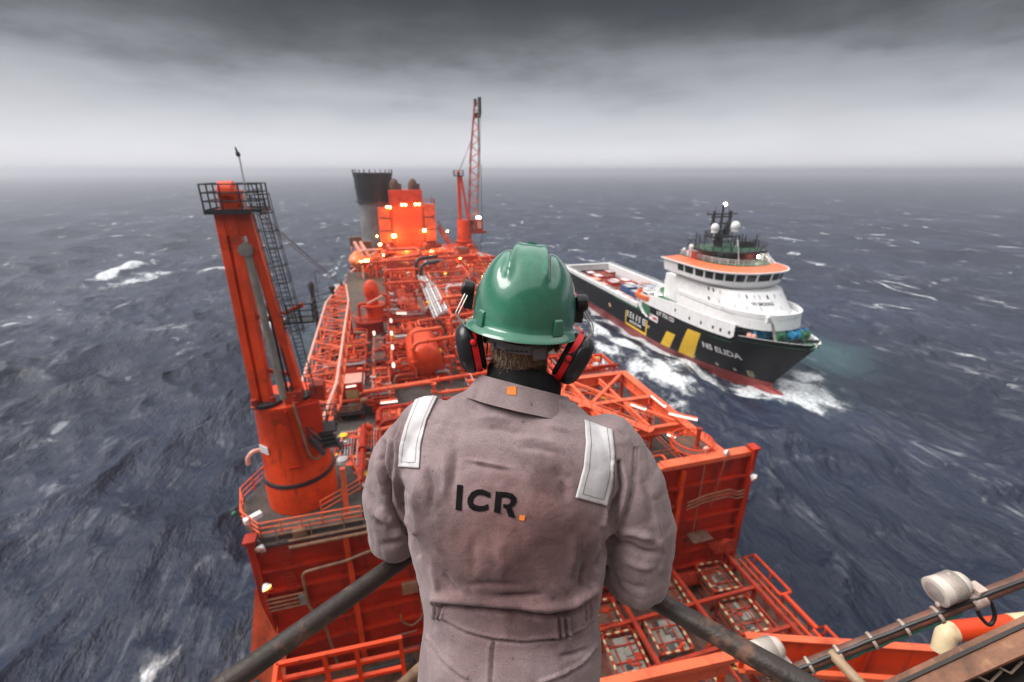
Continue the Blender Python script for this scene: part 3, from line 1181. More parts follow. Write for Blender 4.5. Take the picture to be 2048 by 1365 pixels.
def build_crane_platform():
    t = thing("crane_platform", "railed grating platform round the foot of the orange pedestal crane", "platform", (-8.3, 34.4, 24.6))
    P = [(-12.9, 34.6), (-12.2, 31.7), (-10.6, 29.9), (-3.6, 29.9), (-3.6, 33.0), (-4.8, 37.4), (-8.3, 38.4), (-11.8, 37.2)]
    m = MB()
    m.prism(P, 24.55, 24.95)
    world_build(m, "platform_floor", M_DECK, t)
    m = MB()
    m.rail([(x, y, 24.95) for x, y in (P[3], P[2], P[1], P[0], P[7], P[6])], 1.35, .055, 1.5, 3)
    world_build(m, "platform_railing", M_SALMON, t)
    m = MB()
    m.rail([(-6.6, 31.3, 24.95), (-3.7, 33.4, 24.95), (-4.6, 37.2, 24.95)], 1.3, .06, 1.5, 3)
    world_build(m, "inner_railing", M_SALMON, t)
    m = MB()
    m.rail([(-9.5, 29.55, 24.6), (4.3, 29.55, 24.6)], 1.45, .045, 2.3, 2)
    world_build(m, "edge_railing", M_BRONZE, t)
    m = MB()
    m.tube([(-8.8, 29.35, 24.15), (4.3, 29.35, 24.3)], .14, 8)
    m.tube([(-8.8, 29.45, 24.65), (4.3, 29.45, 24.75)], .09, 8)
    world_build(m, "edge_pipe", M_BRONZE, t)
    m = MB()
    m.box((-8.0, 29.7, 25.0), (.9, .5, .8))
    world_build(m, "cable_box", M_BRONZE, t, bevel=.03)
    m = MB()
    m.bar((-4.75, 30.6, 24.4), (-4.55, 30.6, 29.4), .34, .34)
    world_build(m, "tall_post", M_SALMON, t)
    m = MB()
    m.box((-11.3, 31.2, 25.9), (1.25, .45, .4), Matrix.Rotation(R(35), 3, 'Z'))
    world_build(m, "equipment_box", M_WHITE, t, bevel=.04)
    m = MB()
    m.sphere((-13.0, 32.7, 25.4), .22, 10)
    world_build(m, "side_light", M_DKGREEN, t)
    m = MB()
    for i in range(16):
        x, y = rng.uniform(-4.4, -2.2), rng.uniform(34, 41)
        m.tube([(x, y, 21), (x, y, 21 + rng.uniform(1, 4.5))], rng.uniform(.06, .16), 6)
        m.box((x + .2, y, 22 + rng.random() * 2), (.5, .4, .5))
    world_build(m, "cable_bundle", M_BRONZE, t)


def build_right_deck():
    t = thing("open_frame_deck", "open deck of heavy orange beams over pumps right of the man", "deck structure", (22, 40, DZ))

    def beam(a, b, w=.55, h=.8, mat=M_SALMON, nm="beam"):
        m = MB()
        m.bar(a, b, w, .10)
        a2, b2 = Vector(a) + Vector((0, 0, -h)), Vector(b) + Vector((0, 0, -h))
        m.bar(a2, b2, w, .10)
        m.bar(Vector(a) + Vector((0, 0, -h / 2)), Vector(b) + Vector((0, 0, -h / 2)), w * .22, h - .1)
        world_build(m, nm, mat, t)
    z = 24.75
    beam((29.3, 30.6, z), (29.3, 50.0, z), .95, 1.3, M_SALMON, "edge_beam")
    beam((12.5, 49.6, z), (28.8, 49.6, z), .8, 1.2)
    beam((13.0, 42.6, z - .05), (28.8, 42.6, z - .05), .6, .9)
    beam((13.0, 36.6, z - .3), (28.8, 36.6, z - .3), .5, .8)
    beam((21.2, 31, z - .1), (21.2, 49, z - .1), .45, .7)
    beam((25.4, 36.8, z - .2), (25.4, 49, z - .2), .32, .5)
    m = MB()
    m.bar((21.5, 42.9, z - .2), (28.6, 49.3, z - .2), .4, .4)
    m.bar((21.5, 49.3, z - .25), (25.2, 43, z - .25), .35, .35)
    m.bar((17, 42.9, z - .2), (21, 49.3, z - .2), .35, .35)
    m.bar((25.6, 42.4, z - .3), (28.7, 37, z - .3), .3, .3)
    world_build(m, "diagonal_brace", M_SALMON, t)
    m = MB()
    for x, y in ((29.3, 49.8), (29.3, 42.6), (29.3, 36.6), (21.2, 49.6), (21.2, 42.6), (21.2, 36.6), (25.4, 49.6), (25.4, 42.6), (14, 42.6), (14, 36.6)):
        m = MB()
        m.bar((x, y, DZ), (x, y, z - .5), .35, .35)
        world_build(m, "post", M_ORANGE, t)
    m = MB()
    for y0, y1 in ((49.6, 42.8), (42.4, 36.8)):
        m.bar((29.3, y0, z - .7), (29.3, y1, DZ + .3), .22, .22)
    world_build(m, "side_brace", M_ORANGE, t)
    m = MB()
    m.box((31.0, 40, 16), (2.4, 19, .25))
    m.box((29.6, 40, 18), (.25, 19.5, 5))
    world_build(m, "side_plate", M_WALL, t)
    r = random.Random(5)
    for i in range(11):
        m = MB()
        y = 32.2 + i * 1.62
        zz = DZ + r.uniform(.7, 2.6)
        x0 = r.uniform(12, 20)
        x1 = r.uniform(22.5, 28.3)
        pts = [(x0, y, zz), (x1, y, zz)]
        if i % 2:
            pts += [(x1, y + r.uniform(-1.5, 1.5), zz), (x1, pts[-1][1], DZ)]
            pts[3] = (x1, pts[2][1], DZ)
        else:
            pts += [(x1, y, DZ)]
        m.tube(pts, r.choice((.12, .17, .26, .32)), 9, .4)
        for q in range(3):
            xx = r.uniform(x0 + 1, x1 - 1)
            m.lathe([(.1, -.12), (.42, -.12), (.42, .12), (.1, .12)], (xx, y, zz), (1, 0, 0), 10)
        world_build(m, "pipe", r.choice((M_PIPE, M_ORANGE, M_PIPE, M_SALMON)), t)
    for i in range(16):
        m = MB()
        x, y = r.uniform(13.5, 28.4), r.uniform(32.5, 49)
        hh = r.uniform(1.2, 3.4)
        rr = r.uniform(.12, .3)
        m.lathe([(rr, 0), (rr, hh * .55), (rr * 1.9, hh * .56), (rr * 1.9, hh * .66), (rr * .7, hh * .67), (rr * .7, hh), (rr * .2, hh + .1)], (x, y, DZ), n=10)
        m.tube([(x, y, DZ + hh * .8), (x + .7, y, DZ + hh * .8)], .07, 6)
        world_build(m, "valve", r.choice((M_ORANGE, M_PIPE, M_YEL, M_WHITE, M_SALMON)), t)
    m = MB()
    m.rail([(22.4, 33.3, DZ), (22.4, 48.8, DZ)], 1.1, .04, 1.6, 2)
    m.rail([(23, 36.2, DZ), (28.6, 36.2, DZ)], 1.1, .04, 1.6, 2)
    m.rail([(28.3, 33.8, DZ), (28.3, 48.8, DZ)], 1.1, .04, 1.6, 2)
    world_build(m, "handrail", M_SALMON, t)
    m = MB()
    m.rail([(18, 46.2, z + .1), (24.3, 35.4, z + .1)], .9, .045, 1.4, 1)
    m.rail([(19.5, 46.8, z + .1), (25.6, 36.4, z + .1)], .9, .045, 1.4, 1)
    m.box((21.8, 41.0, z), (1.0, 12.6, .06), Matrix.Rotation(R(30), 3, 'Z'))
    world_build(m, "catwalk", M_SALMON, t)

    t = thing("round_platform", "round brown plate with coaming ring and post by the right corner", "platform", (27.4, 32.2, 24.2))
    m = MB()
    m.lathe([(.01, 0), (1.75, 0), (1.75, .12), (.01, .12)], (27.4, 32.4, 24.5), n=36)
    world_build(m, "plate", M_BROWN, t)
    m = MB()
    for hz in (.1, .75):
        m.tube([(27.4 + 1.95 * math.cos(a), 32.4 + 1.95 * math.sin(a), 24.55 + hz) for a in np.linspace(0, 2 * math.pi, 33)[:-1]], .075, 6, closed=True)
    for k in range(22):
        a = 2 * math.pi * k / 22
        m.tube([(27.4 + 1.95 * math.cos(a), 32.4 + 1.95 * math.sin(a), 24.3), (27.4 + 1.95 * math.cos(a), 32.4 + 1.95 * math.sin(a), 25.3)], .04, 5)
    world_build(m, "ring_rail", M_ORANGE, t)
    m = MB()
    m.lathe([(.30, 0), (.30, .15), (.2, .2), (.2, 2.0), (.28, 2.05), (.28, 2.2)], (27.6, 31.9, 24.6), n=12)
    world_build(m, "post", M_RED, t)
    m = MB()
    m.lathe([(.3, 0), (.3, .3), (.12, .45)], (28.2, 31.2, 24.6), n=10)
    world_build(m, "cap", M_PALE, t)
    for a, b, l in (((28.5, 41.5, 25.4), (28.5, 38.8, 25.4), "white strip lamp on the orange edge beam, farther of two by the sea"),
                    ((27.9, 37.2, 25.5), (30.0, 35.2, 25.5), "white strip lamp lying across the orange edge beam near the round plate"),
                    ((26.9, 35.6, 24.0), (28.0, 33.9, 24.0), "white strip lamp just behind the round plate"),
                    ((25.9, 41.6, 24.6), (26.9, 40.0, 24.6), "white strip lamp under the diagonal orange beams")):
        tube_lamp(a, b, l, .16)


def build_lower_deck():
    """storage deck at the foot of the wall, seen below the man's right arm"""
    t = thing("storage_rack", "red steel guide frames holding the baskets on the deck below", "rack", (24, 24, 9.9))
    z0 = 9.9
    for x in (18.0, 24.4, 31.0):
        m = MB()
        for y in (17.2, 20.9, 25.0, 29.0):
            m.bar((x, y, z0), (x, y, z0 + 3.0), .3, .3)
        m.bar((x, 16.8, z0 + 3.1), (x, 29.2, z0 + 3.1), .34, .34)
        m.bar((x, 16.8, z0 + 1.4), (x, 29.2, z0 + 1.4), .24, .24)
        world_build(m, "guide_frame", M_RED, t)
    for y in (20.9, 25.0):
        m = MB()
        m.bar((13, y, z0 + 3.0), (31.4, y, z0 + 3.0), .3, .3)
        world_build(m, "cross_beam", M_RED, t)
    m = MB()
    for x, y in ((17.6, 19), (18.4, 18.6), (24.0, 22.6), (24.8, 22.2), (22.5, 18), (26.2, 19.5), (20.5, 22.6)):
        m = MB()
        m.bar((x, y, z0 + .2), (x + .1, y - 1.0, z0 + 3.8), .22, .22)
        world_build(m, "upright", M_ORANGE, t)
    # walkway outside
    t = thing("side_walkway", "railed walkway with hooped orange guard frames along the ship's right edge", "walkway", (33.6, 22, 9.9))
    m = MB()
    m.box((33.5, 20, 9.98), (2.6, 22, .2))
    world_build(m, "floor", M_BROWN, t)
    for a, b in ((29.4, 24.6), (20.9, 14.2)):
        m = MB()
        m.tube([(35.2, a, 11.4), (35.2, b, 11.4), (33.9, b, 11.4), (33.9, a, 11.4)], .15, 8, .25, closed=True)
        for y in (a - .2, (a + b) / 2, b + .2):
            m.tube([(35.1, y, 10), (35.1, y, 11.4)], .1, 6)
        world_build(m, "guard_frame", M_ORANGE, t)
    m = MB()
    m.bar((34.3, 24.5, 11.4), (34.3, 20.9, 11.4), .35, .25)
    m.bar((33.3, 29.5, 11.2), (33.3, 12, 11.2), .2, .2)
    m.bar((32.5, 29.5, 11.0), (32.5, 12, 11.0), .2, .2)
    world_build(m, "rail_beam", M_ORANGE, t)
    for y in np.arange(12.5, 29.5, 1.5):
        m = MB()
        m.bar((33.3, y, 10), (33.3, y, 11.2), .12, .12)
        m.bar((32.5, y, 10), (32.5, y + .7, 11.0), .1, .1)
        m.bar((34.4, y, 10), (34.4, y + .5, 11.4), .12, .12)
        world_build(m, "baluster", M_RED, t)
    # baskets
    def basket(cx, cy, w, l, rz, h, label, fill):
        o = thing("cargo_basket", label, "cargo basket", (cx, cy, 10.0), rz, "striped cargo baskets on the lower deck")
        T = Matrix.Translation((cx, cy, 10.0)) @ Matrix.Rotation(rz, 4, 'Z')
        zt = h
        m = MB()

        def put(mb, c, d, mi=0):
            mb.box(T @ Vector(c), d, Matrix.Rotation(rz, 3, 'Z'), mi)
        for sx in (-1, 1):
            for sy in (-1, 1):
                put(m, (sx * w / 2, sy * l / 2, zt / 2), (.16, .16, zt))
        for zz in (.5, .5 + (zt - .5) / 2):
            for s in (-1, 1):
                put(m, (0, s * l / 2, zz), (w, .08, .12))
                put(m, (s * w / 2, 0, zz), (.08, l, .12))
        world_build(m, "frame", M_RED, o)
        m = MB()
        put(m, (0, 0, .2), (w - .1, l - .1, .12))
        put(m, (0, 0, zt - .55), (w - .25, l - .25, .5))
        world_build(m, "load", fill, o)
        m = MB()
        put(m, (0, l * .22, zt - .2), (w - .3, .10, .12))
        put(m, (0, -l * .22, zt - .2), (w - .3, .10, .12))
        put(m, (w * .25, 0, zt - .2), (.10, l - .3, .12))
        put(m, (-w * .25, 0, zt - .2), (.10, l - .3, .12))
        world_build(m, "lashing_frame", M_RED, o)
        m = MB()
        for s in (-1, 1):
            n = max(5, int(l / .40)) | 1
            for k in range(n):
                put(m, (s * w / 2, -l / 2 + l * (k + .5) / n, zt + .07), (.17, l / n, .14), k % 2)
            n = max(5, int(w / .40)) | 1
            for k in range(n):
                put(m, (-w / 2 + w * (k + .5) / n, s * (l / 2 + .085), zt + .07), (w / n, .17, .14), k % 2)
        world_build(m, "striped_rim", [M_RED, paint("cream_stripe_paint", (.52, .36, .20), .5, .3, 3.0, (.25, .07, .03), .6, 2.2)], o)
        for k in range(11):
            m = MB()
            a, b = rng.uniform(-.38, .38) * w, rng.uniform(-.38, .38) * l
            put(m, (a, b, zt - .24), (rng.uniform(.15, .6), rng.uniform(.15, .7), rng.uniform(.06, .22)))
            world_build(m, "gear", rng.choice((M_BROWN, M_STEELG, M_BLACK, M_RED, M_DECK)), o)
        return o
    basket(28.7, 27.3, 2.9, 3.0, R(-4), 2.5, "striped cargo basket at the foot of the wall, nearest the sea", M_BROWN)
    basket(23.0, 26.9, 2.6, 3.3, R(-4), 2.3, "striped cargo basket at the foot of the wall, left of the sea side one", M_BROWN)
    basket(28.2, 23.2, 3.0, 3.2, R(-4), 2.4, "striped brown cargo basket in front of the one nearest the sea", M_BROWN)
    basket(15.9, 26.6, 2.9, 2.9, R(-4), 2.2, "striped cargo basket showing just under the man's right elbow", M_BROWN)
    basket(16.2, 23.0, 2.8, 3.2, R(-4), 2.4, "striped cargo basket with grey load, beside the man's right hip", M_STEELG)
    basket(20.4, 23.4, 2.9, 3.2, R(-4), 2.6, "striped cargo basket with grey load, half behind the handrail", M_STEELG)
    basket(20.8, 19.4, 2.9, 2.9, R(-4), 1.9, "low striped cargo basket behind the handrail, under the pale red beam", M_BROWN)
    basket(12.2, 27.0, 2.7, 2.9, R(-4), 2.2, "striped cargo basket hidden behind the man's waist", M_BROWN)
    t = thing("gear_heap", "heap of yellow and brown lifting gear on the deck near the walkway", "lifting gear", (28.6, 19.2, 10))
    m = MB()
    for k in range(46):
        a = Vector((28.6 + rng.gauss(0, 1.5), 19.4 + rng.gauss(0, 1.1), 10.2 + rng.random() * 1.2))
        b = a + Vector((rng.gauss(0, .7), rng.gauss(0, .7), rng.gauss(0, .25)))
        m.tube([a, (a + b) / 2 + Vector((0, 0, .1)), b], rng.uniform(.05, .13), 5, .2)
    world_build(m, "slings", paint("yellow_sling", (.48, .27, .07), .6, .3, 2.0, (.1, .06, .04), .5, 2.0), t)
    for k in range(14):
        m = MB()
        m.box((28.4 + rng.gauss(0, 1.6), 19 + rng.gauss(0, 1.2), 10.4 + rng.random() * .6), (rng.uniform(.3, .9), rng.uniform(.3, .8), rng.uniform(.2, .6)),
              Matrix.Rotation(rng.random() * 3, 3, 'Z'))
        world_build(m, "shackle_box", M_BROWN, t)
    # clutter on the left part of the same deck, below the balcony frame
    t = thing("deck_machinery", "dark pipes and machinery on the deck under the orange balcony frame", "machinery", (-3, 22, 9.9))
    r = random.Random(21)
    for k in range(12):
        m = MB()
        x, y = r.uniform(-10, 9), r.uniform(16, 28.5)
        zz = 10 + r.uniform(.4, 2.4)
        L = r.uniform(2, 7)
        if k % 2:
            m.tube([(x, y, zz), (x + L, y, zz), (x + L, y, 10)], r.uniform(.1, .25), 7, .4)
        else:
            m.tube([(x, y, 10), (x, y, zz), (x, y - L * .5, zz)], r.uniform(.1, .25), 7, .4)
        world_build(m, "pipe", r.choice((M_RED, M_BRONZE, M_RAILD, M_BROWN)), t)
    for k in range(8):
        m = MB()
        x, y = r.uniform(-9, 10), r.uniform(15, 28)
        m.box((x, y, 10.6), (r.uniform(.8, 2.2), r.uniform(.8, 2), r.uniform(.8, 1.8)))
        m.lathe([(.35, 0), (.35, .8), (.2, .95)], (x, y, 11.2), n=12)
        world_build(m, "machine", r.choice((M_RED, M_RAILD, M_STEELG, M_BROWN)), t, bevel=.05)


def build_near_structures():
    # orange balcony frame, lower left
    t = thing("balcony_frame", "bright orange square bar guard frame below the left handrail", "guard frame", at(680, 1320, Z=39.2))
    a, b = at(553, 1330, Z=40), at(800, 1277, Z=40)
    m = MB()
    dn = Vector((0, 0, -1))
    for k, hh in enumerate((0, .48, .96)):
        m.bar(a + dn * hh, b + dn * hh, .085, .085)
    m.bar(a + dn * .13 + Vector((0, .05, 0)), b + dn * .13 + Vector((0, .05, 0)), .05, .05)
    world_build(m, "rail", M_ORANGE, t)
    for q in (0, .37, .63, 1.0):
        m = MB()
        p = a.lerp(b, q)
        m.bar(p + dn * -.04, p + dn * 1.5, .085, .085)
        world_build(m, "post", M_ORANGE, t)
    m = MB()
    back = Vector((.1, -1.3, 0))
    for hh in (0, .48, .96):
        m.bar(a + dn * hh, a + back + dn * hh, .085, .085)
    m.box((a + b) / 2 + dn * 1.55 + back * .5, ((b - a).length, 1.35, .08), Matrix.Rotation(math.atan2(b.y - a.y, b.x - a.x), 3, 'Z'))
    world_build(m, "side_rail", M_ORANGE, t)
    t = thing("box_beam", "faded red horizontal beam under the right handrail", "beam", at(1300, 1350, Z=39))
    a, b = at(1200, 1372, Z=40), at(1462, 1314, Z=40)
    m = MB()
    m.bar(a, b, .20, .14)
    m.bar(a + Vector((0, .02, -.3)), b + Vector((0, .02, -.3)), .1, .46)
    world_build(m, "beam_body", M_SALMON, t)
    m = MB()
    for q in (.25, .6, .95):
        p = a.lerp(b, q)
        m.bar(p + Vector((0, 0, -.5)), p + Vector((.2, -.2, -4)), .12, .12)
    world_build(m, "strut", M_ORANGE, t)
    t = thing("plate_girder", "deep orange plate girder with stiffeners at lower right", "girder", at(1750, 1330, Z=39))
    a, b = Vector((7.2, 5.75, 39.95)), Vector((13.6, 3.45, 39.95))
    m = MB()
    m.bar(a + dn * .55, b + dn * .55, .03, 1.1)
    world_build(m, "web", M_ORANGE, t)
    m = MB()
    m.bar(a, b, .16, .03)
    m.bar(a + dn * .72 + Vector((-.1, -.25, 0)), b + dn * .72 + Vector((-.1, -.25, 0)), .12, .12)
    m.bar(a + dn * 1.1, b + dn * 1.1, .24, .04)
    world_build(m, "flange", M_SALMON, t)
    nrm = Vector((-.34, -.94, 0))
    for q in (.07, .40, .72):
        m = MB()
        p = a.lerp(b, q) + nrm * .06
        m.bar(p + dn * .02, p + dn * 1.05, .03, .12, up=nrm)
        world_build(m, "stiffener", M_RED, t)
    m = MB()
    for q in (.05, .2, .35, .5, .65, .8):
        p = a.lerp(b, q) + dn * 1.3
        m.bar(p, p + Vector((.6, -.2, -.9)), .14, .14)
        m.bar(p + Vector((.6, -.2, -.9)), p + Vector((1.0, -.3, 0)), .14, .14)
    m.bar(a + dn * 2.2, b + dn * 2.2, .2, .2)
    world_build(m, "truss_bar", M_RED, t)


build_hull()
build_wall()
build_crane()
build_crane_platform()
build_right_deck()
build_lower_deck()
build_near_structures()
floodlight((-10.6, 29.2, 24.1), (-.2, -.8, -.3), "round white floodlight at the wall's top left corner", M_PALE, .36)
floodlight((-10.7, 28.9, 20.8), (.5, -.5, -.6), "floodlight glowing orange low on the wall's left column", M_LAMPO, .36)
floodlight((29.2, 29.6, 24.7), (.4, -.9, 0), "round white floodlight on the wall's right top beam", M_PALE, .36)
floodlight((32.5, 29.2, 21.6), (.5, -.6, -.5), "floodlight glowing yellow on the wall's right corner", M_LAMPO, .40)
# ------------------------------------------------------------------ process modules on the deck
def skid(name_label, x0, x1, y0, y1, h, seed, mats=None, npipe=9, nvalve=6, lod=1.0, levels=2, cross=True):
    r = random.Random(seed)
    t = thing("process_skid", name_label, "pipe skid", ((x0 + x1) / 2, (y0 + y1) / 2, DZ))
    n = 7 if lod >= 1 else 5
    mats = mats or (M_PIPE, M_PIPE, M_ORANGE, M_SALMON, M_RED, M_WALL, M_GREYPIPE)
    xs = [x0, (x0 + x1) / 2, x1]
    for k in range(6 if x1 - x0 > 4 else 4):
        # irregular portal frames and platforms, no two alike
        m = MB()
        fw, fl = r.uniform(1.6, min(4.6, x1 - x0)), r.uniform(1.8, min(5.0, y1 - y0))
        fx, fy = r.uniform(x0, x1 - fw), r.uniform(y0, y1 - fl)
        fh = h * r.uniform(.45, 1.05)
        b_ = r.choice((.12, .16, .2, .26))
        for x in (fx, fx + fw):
            for y in (fy, fy + fl):
                m.bar((x, y, DZ), (x, y, DZ + fh), b_)
        for zz in ((1.0,) if r.random() < .4 else (.55, 1.0)):
            z = DZ + fh * zz
            m.bar((fx - .2, fy, z), (fx + fw + .2, fy, z), b_, b_ * 1.3)
            m.bar((fx - .2, fy + fl, z), (fx + fw + .2, fy + fl, z), b_, b_ * 1.3)
            m.bar((fx, fy, z), (fx, fy + fl, z), b_, b_ * 1.3)
            m.bar((fx + fw, fy, z), (fx + fw, fy + fl, z), b_, b_ * 1.3)
        if r.random() < .5:
            m.bar((fx, fy, DZ + .1), (fx + fw, fy, DZ + fh * .9), b_ * .7)
        world_build(m, "frame", r.choice((M_ORANGE, M_PIPE, M_SALMON, M_RED, M_WALL)), t)
        q = r.random()
        if q < .45:
            m = MB()
            m.box((fx + fw / 2, fy + fl / 2, DZ + fh * .55 - .08), (fw, fl, .07))
            world_build(m, "grating", r.choice((M_DECK, M_BROWN, M_DECK)), t)
        elif q < .7:
            m = MB()
            rr = r.uniform(.35, .8)
            m.lathe([(rr * .3, 0), (rr * .9, .12), (rr, .4), (rr, fh * .8), (rr * .85, fh * .8 + .25), (rr * .2, fh * .8 + .4)], (fx + fw / 2, fy + fl / 2, DZ + .2), n=14)
            world_build(m, "vessel", r.choice((M_ORANGE, M_PIPE, M_SALMON, M_GREYPIPE, M_WALL)), t)
        elif q < .85:
            m = MB()
            m.box((fx + fw / 2, fy + fl / 2, DZ + fh * .25), (fw * .7, fl * .5, fh * .45))
            world_build(m, "cabinet", r.choice((M_RED, M_WALL, M_STEELG, M_BROWN)), t, bevel=.04)
    for k in range(npipe):
        m = MB()
        rr = r.choice((.06, .08, .10, .12, .16, .20, .26, .30))
        z = DZ + r.uniform(.4, h * 1.05)
        kind = r.random()
        xa, xb = sorted((r.uniform(x0, x1), r.uniform(x0, x1)))
        ya, yb = sorted((r.uniform(y0, y1), r.uniform(y0, y1)))
        if xb - xa < 2.5:
            xa, xb = x0 + .3, x1 - .3
        if yb - ya < 3:
            ya, yb = y0 + .3, y1 - .3
        if kind < .40:
            pts = [(xa, ya, DZ), (xa, ya, z), (xb, ya, z), (xb, ya, z - r.uniform(1, 3))]
        elif kind < .65:
            pts = [(xa, ya, z), (xa, yb, z), (xb, yb, z), (xb, yb, DZ)]
        elif kind < .8:
            pts = [(xa, ya, DZ), (xa, ya, z), (xa, yb, z), (xa, yb, DZ)]
        else:
            pts = [(x0 - .5, ya, z), (xa, ya, z), (xa, ya, z - 1.2), (xb, ya, z - 1.2), (xb, ya, z), (x1 + .5, ya, z)]
        m.tube(pts, rr, n, rr * 3.2)
        if lod >= 1:
            q = Vector(pts[1]).lerp(Vector(pts[2]), .5)
            d = (Vector(pts[2]) - Vector(pts[1]))
            if d.length > .5:
                m.lathe([(rr * .9, -.1), (rr * 1.75, -.1), (rr * 1.75, .1), (rr * .9, .1)], q, d, 9)
        world_build(m, "pipe", r.choice(mats), t)
    # thin instrument tubing, several parallel runs as one rack part
    for q in range(4):
        m = MB()
        z = DZ + r.uniform(.5, h)
        along = r.random() < .5
        for k in range(r.randint(4, 7)):
            o = k * .28
            if along:
                y = r.uniform(y0, y1 - 2) if k == 0 else y + .28
                m.tube([(x0, y, z), (x1, y, z)], .06, 5)
            else:
                x = r.uniform(x0, x1 - 2) if k == 0 else x + .28
                m.tube([(x, y0, z), (x, y1, z)], .06, 5)
        world_build(m, "tubing_rack", r.choice((M_SALMON, M_GREYPIPE, M_PIPE, M_STEELG)), t)
    for k in range(nvalve):
        m = MB()
        x, y, z = r.uniform(x0, x1), r.uniform(y0, y1), DZ + r.uniform(0, h * .8)
        s = r.uniform(.5, 1.1)
        m.lathe([(.12 * s, 0), (.38 * s, .05 * s), (.38 * s, .18 * s), (.15 * s, .2 * s), (.15 * s, .7 * s), (.42 * s, .72 * s), (.42 * s, .8 * s), (.05, .85 * s)], (x, y, z), n=9)
        m.box((x + .3 * s, y, z + .3 * s), (.5 * s, .4 * s, .4 * s))
        world_build(m, "valve", r.choice((M_SALMON, M_PIPE, M_STEELG, M_GREYPIPE, M_ORANGE, M_YEL, M_BLACK)), t)
    m = MB()
    zz = DZ + h / levels
    m.rail([(x0 + .1, y0 + .2, zz + .1), (x1 - .1, y0 + .2, zz + .1), (x1 - .1, y1 - .2, zz + .1)], 1.1, .045, 1.6, 2, 5)
    world_build(m, "handrail", r.choice((M_SALMON, M_ORANGE, M_GREYPIPE)), t)
    return t


def drum(c, r_, L, axis, label, mat, saddle=True):
    t = thing("pressure_vessel", label, "vessel", (c[0], c[1], c[2] - r_))
    prof = [(r_ * math.sin(a), -r_ * .5 * math.cos(a)) for a in np.linspace(.03, math.pi / 2, 8)]
    prof += [(r_ * math.cos(a), L + r_ * .5 * math.sin(a)) for a in np.linspace(0, math.pi / 2 - .03, 8)]
    m = MB()
    m.lathe(prof, c, axis, 32)
    world_build(m, "shell", mat, t)
    return t


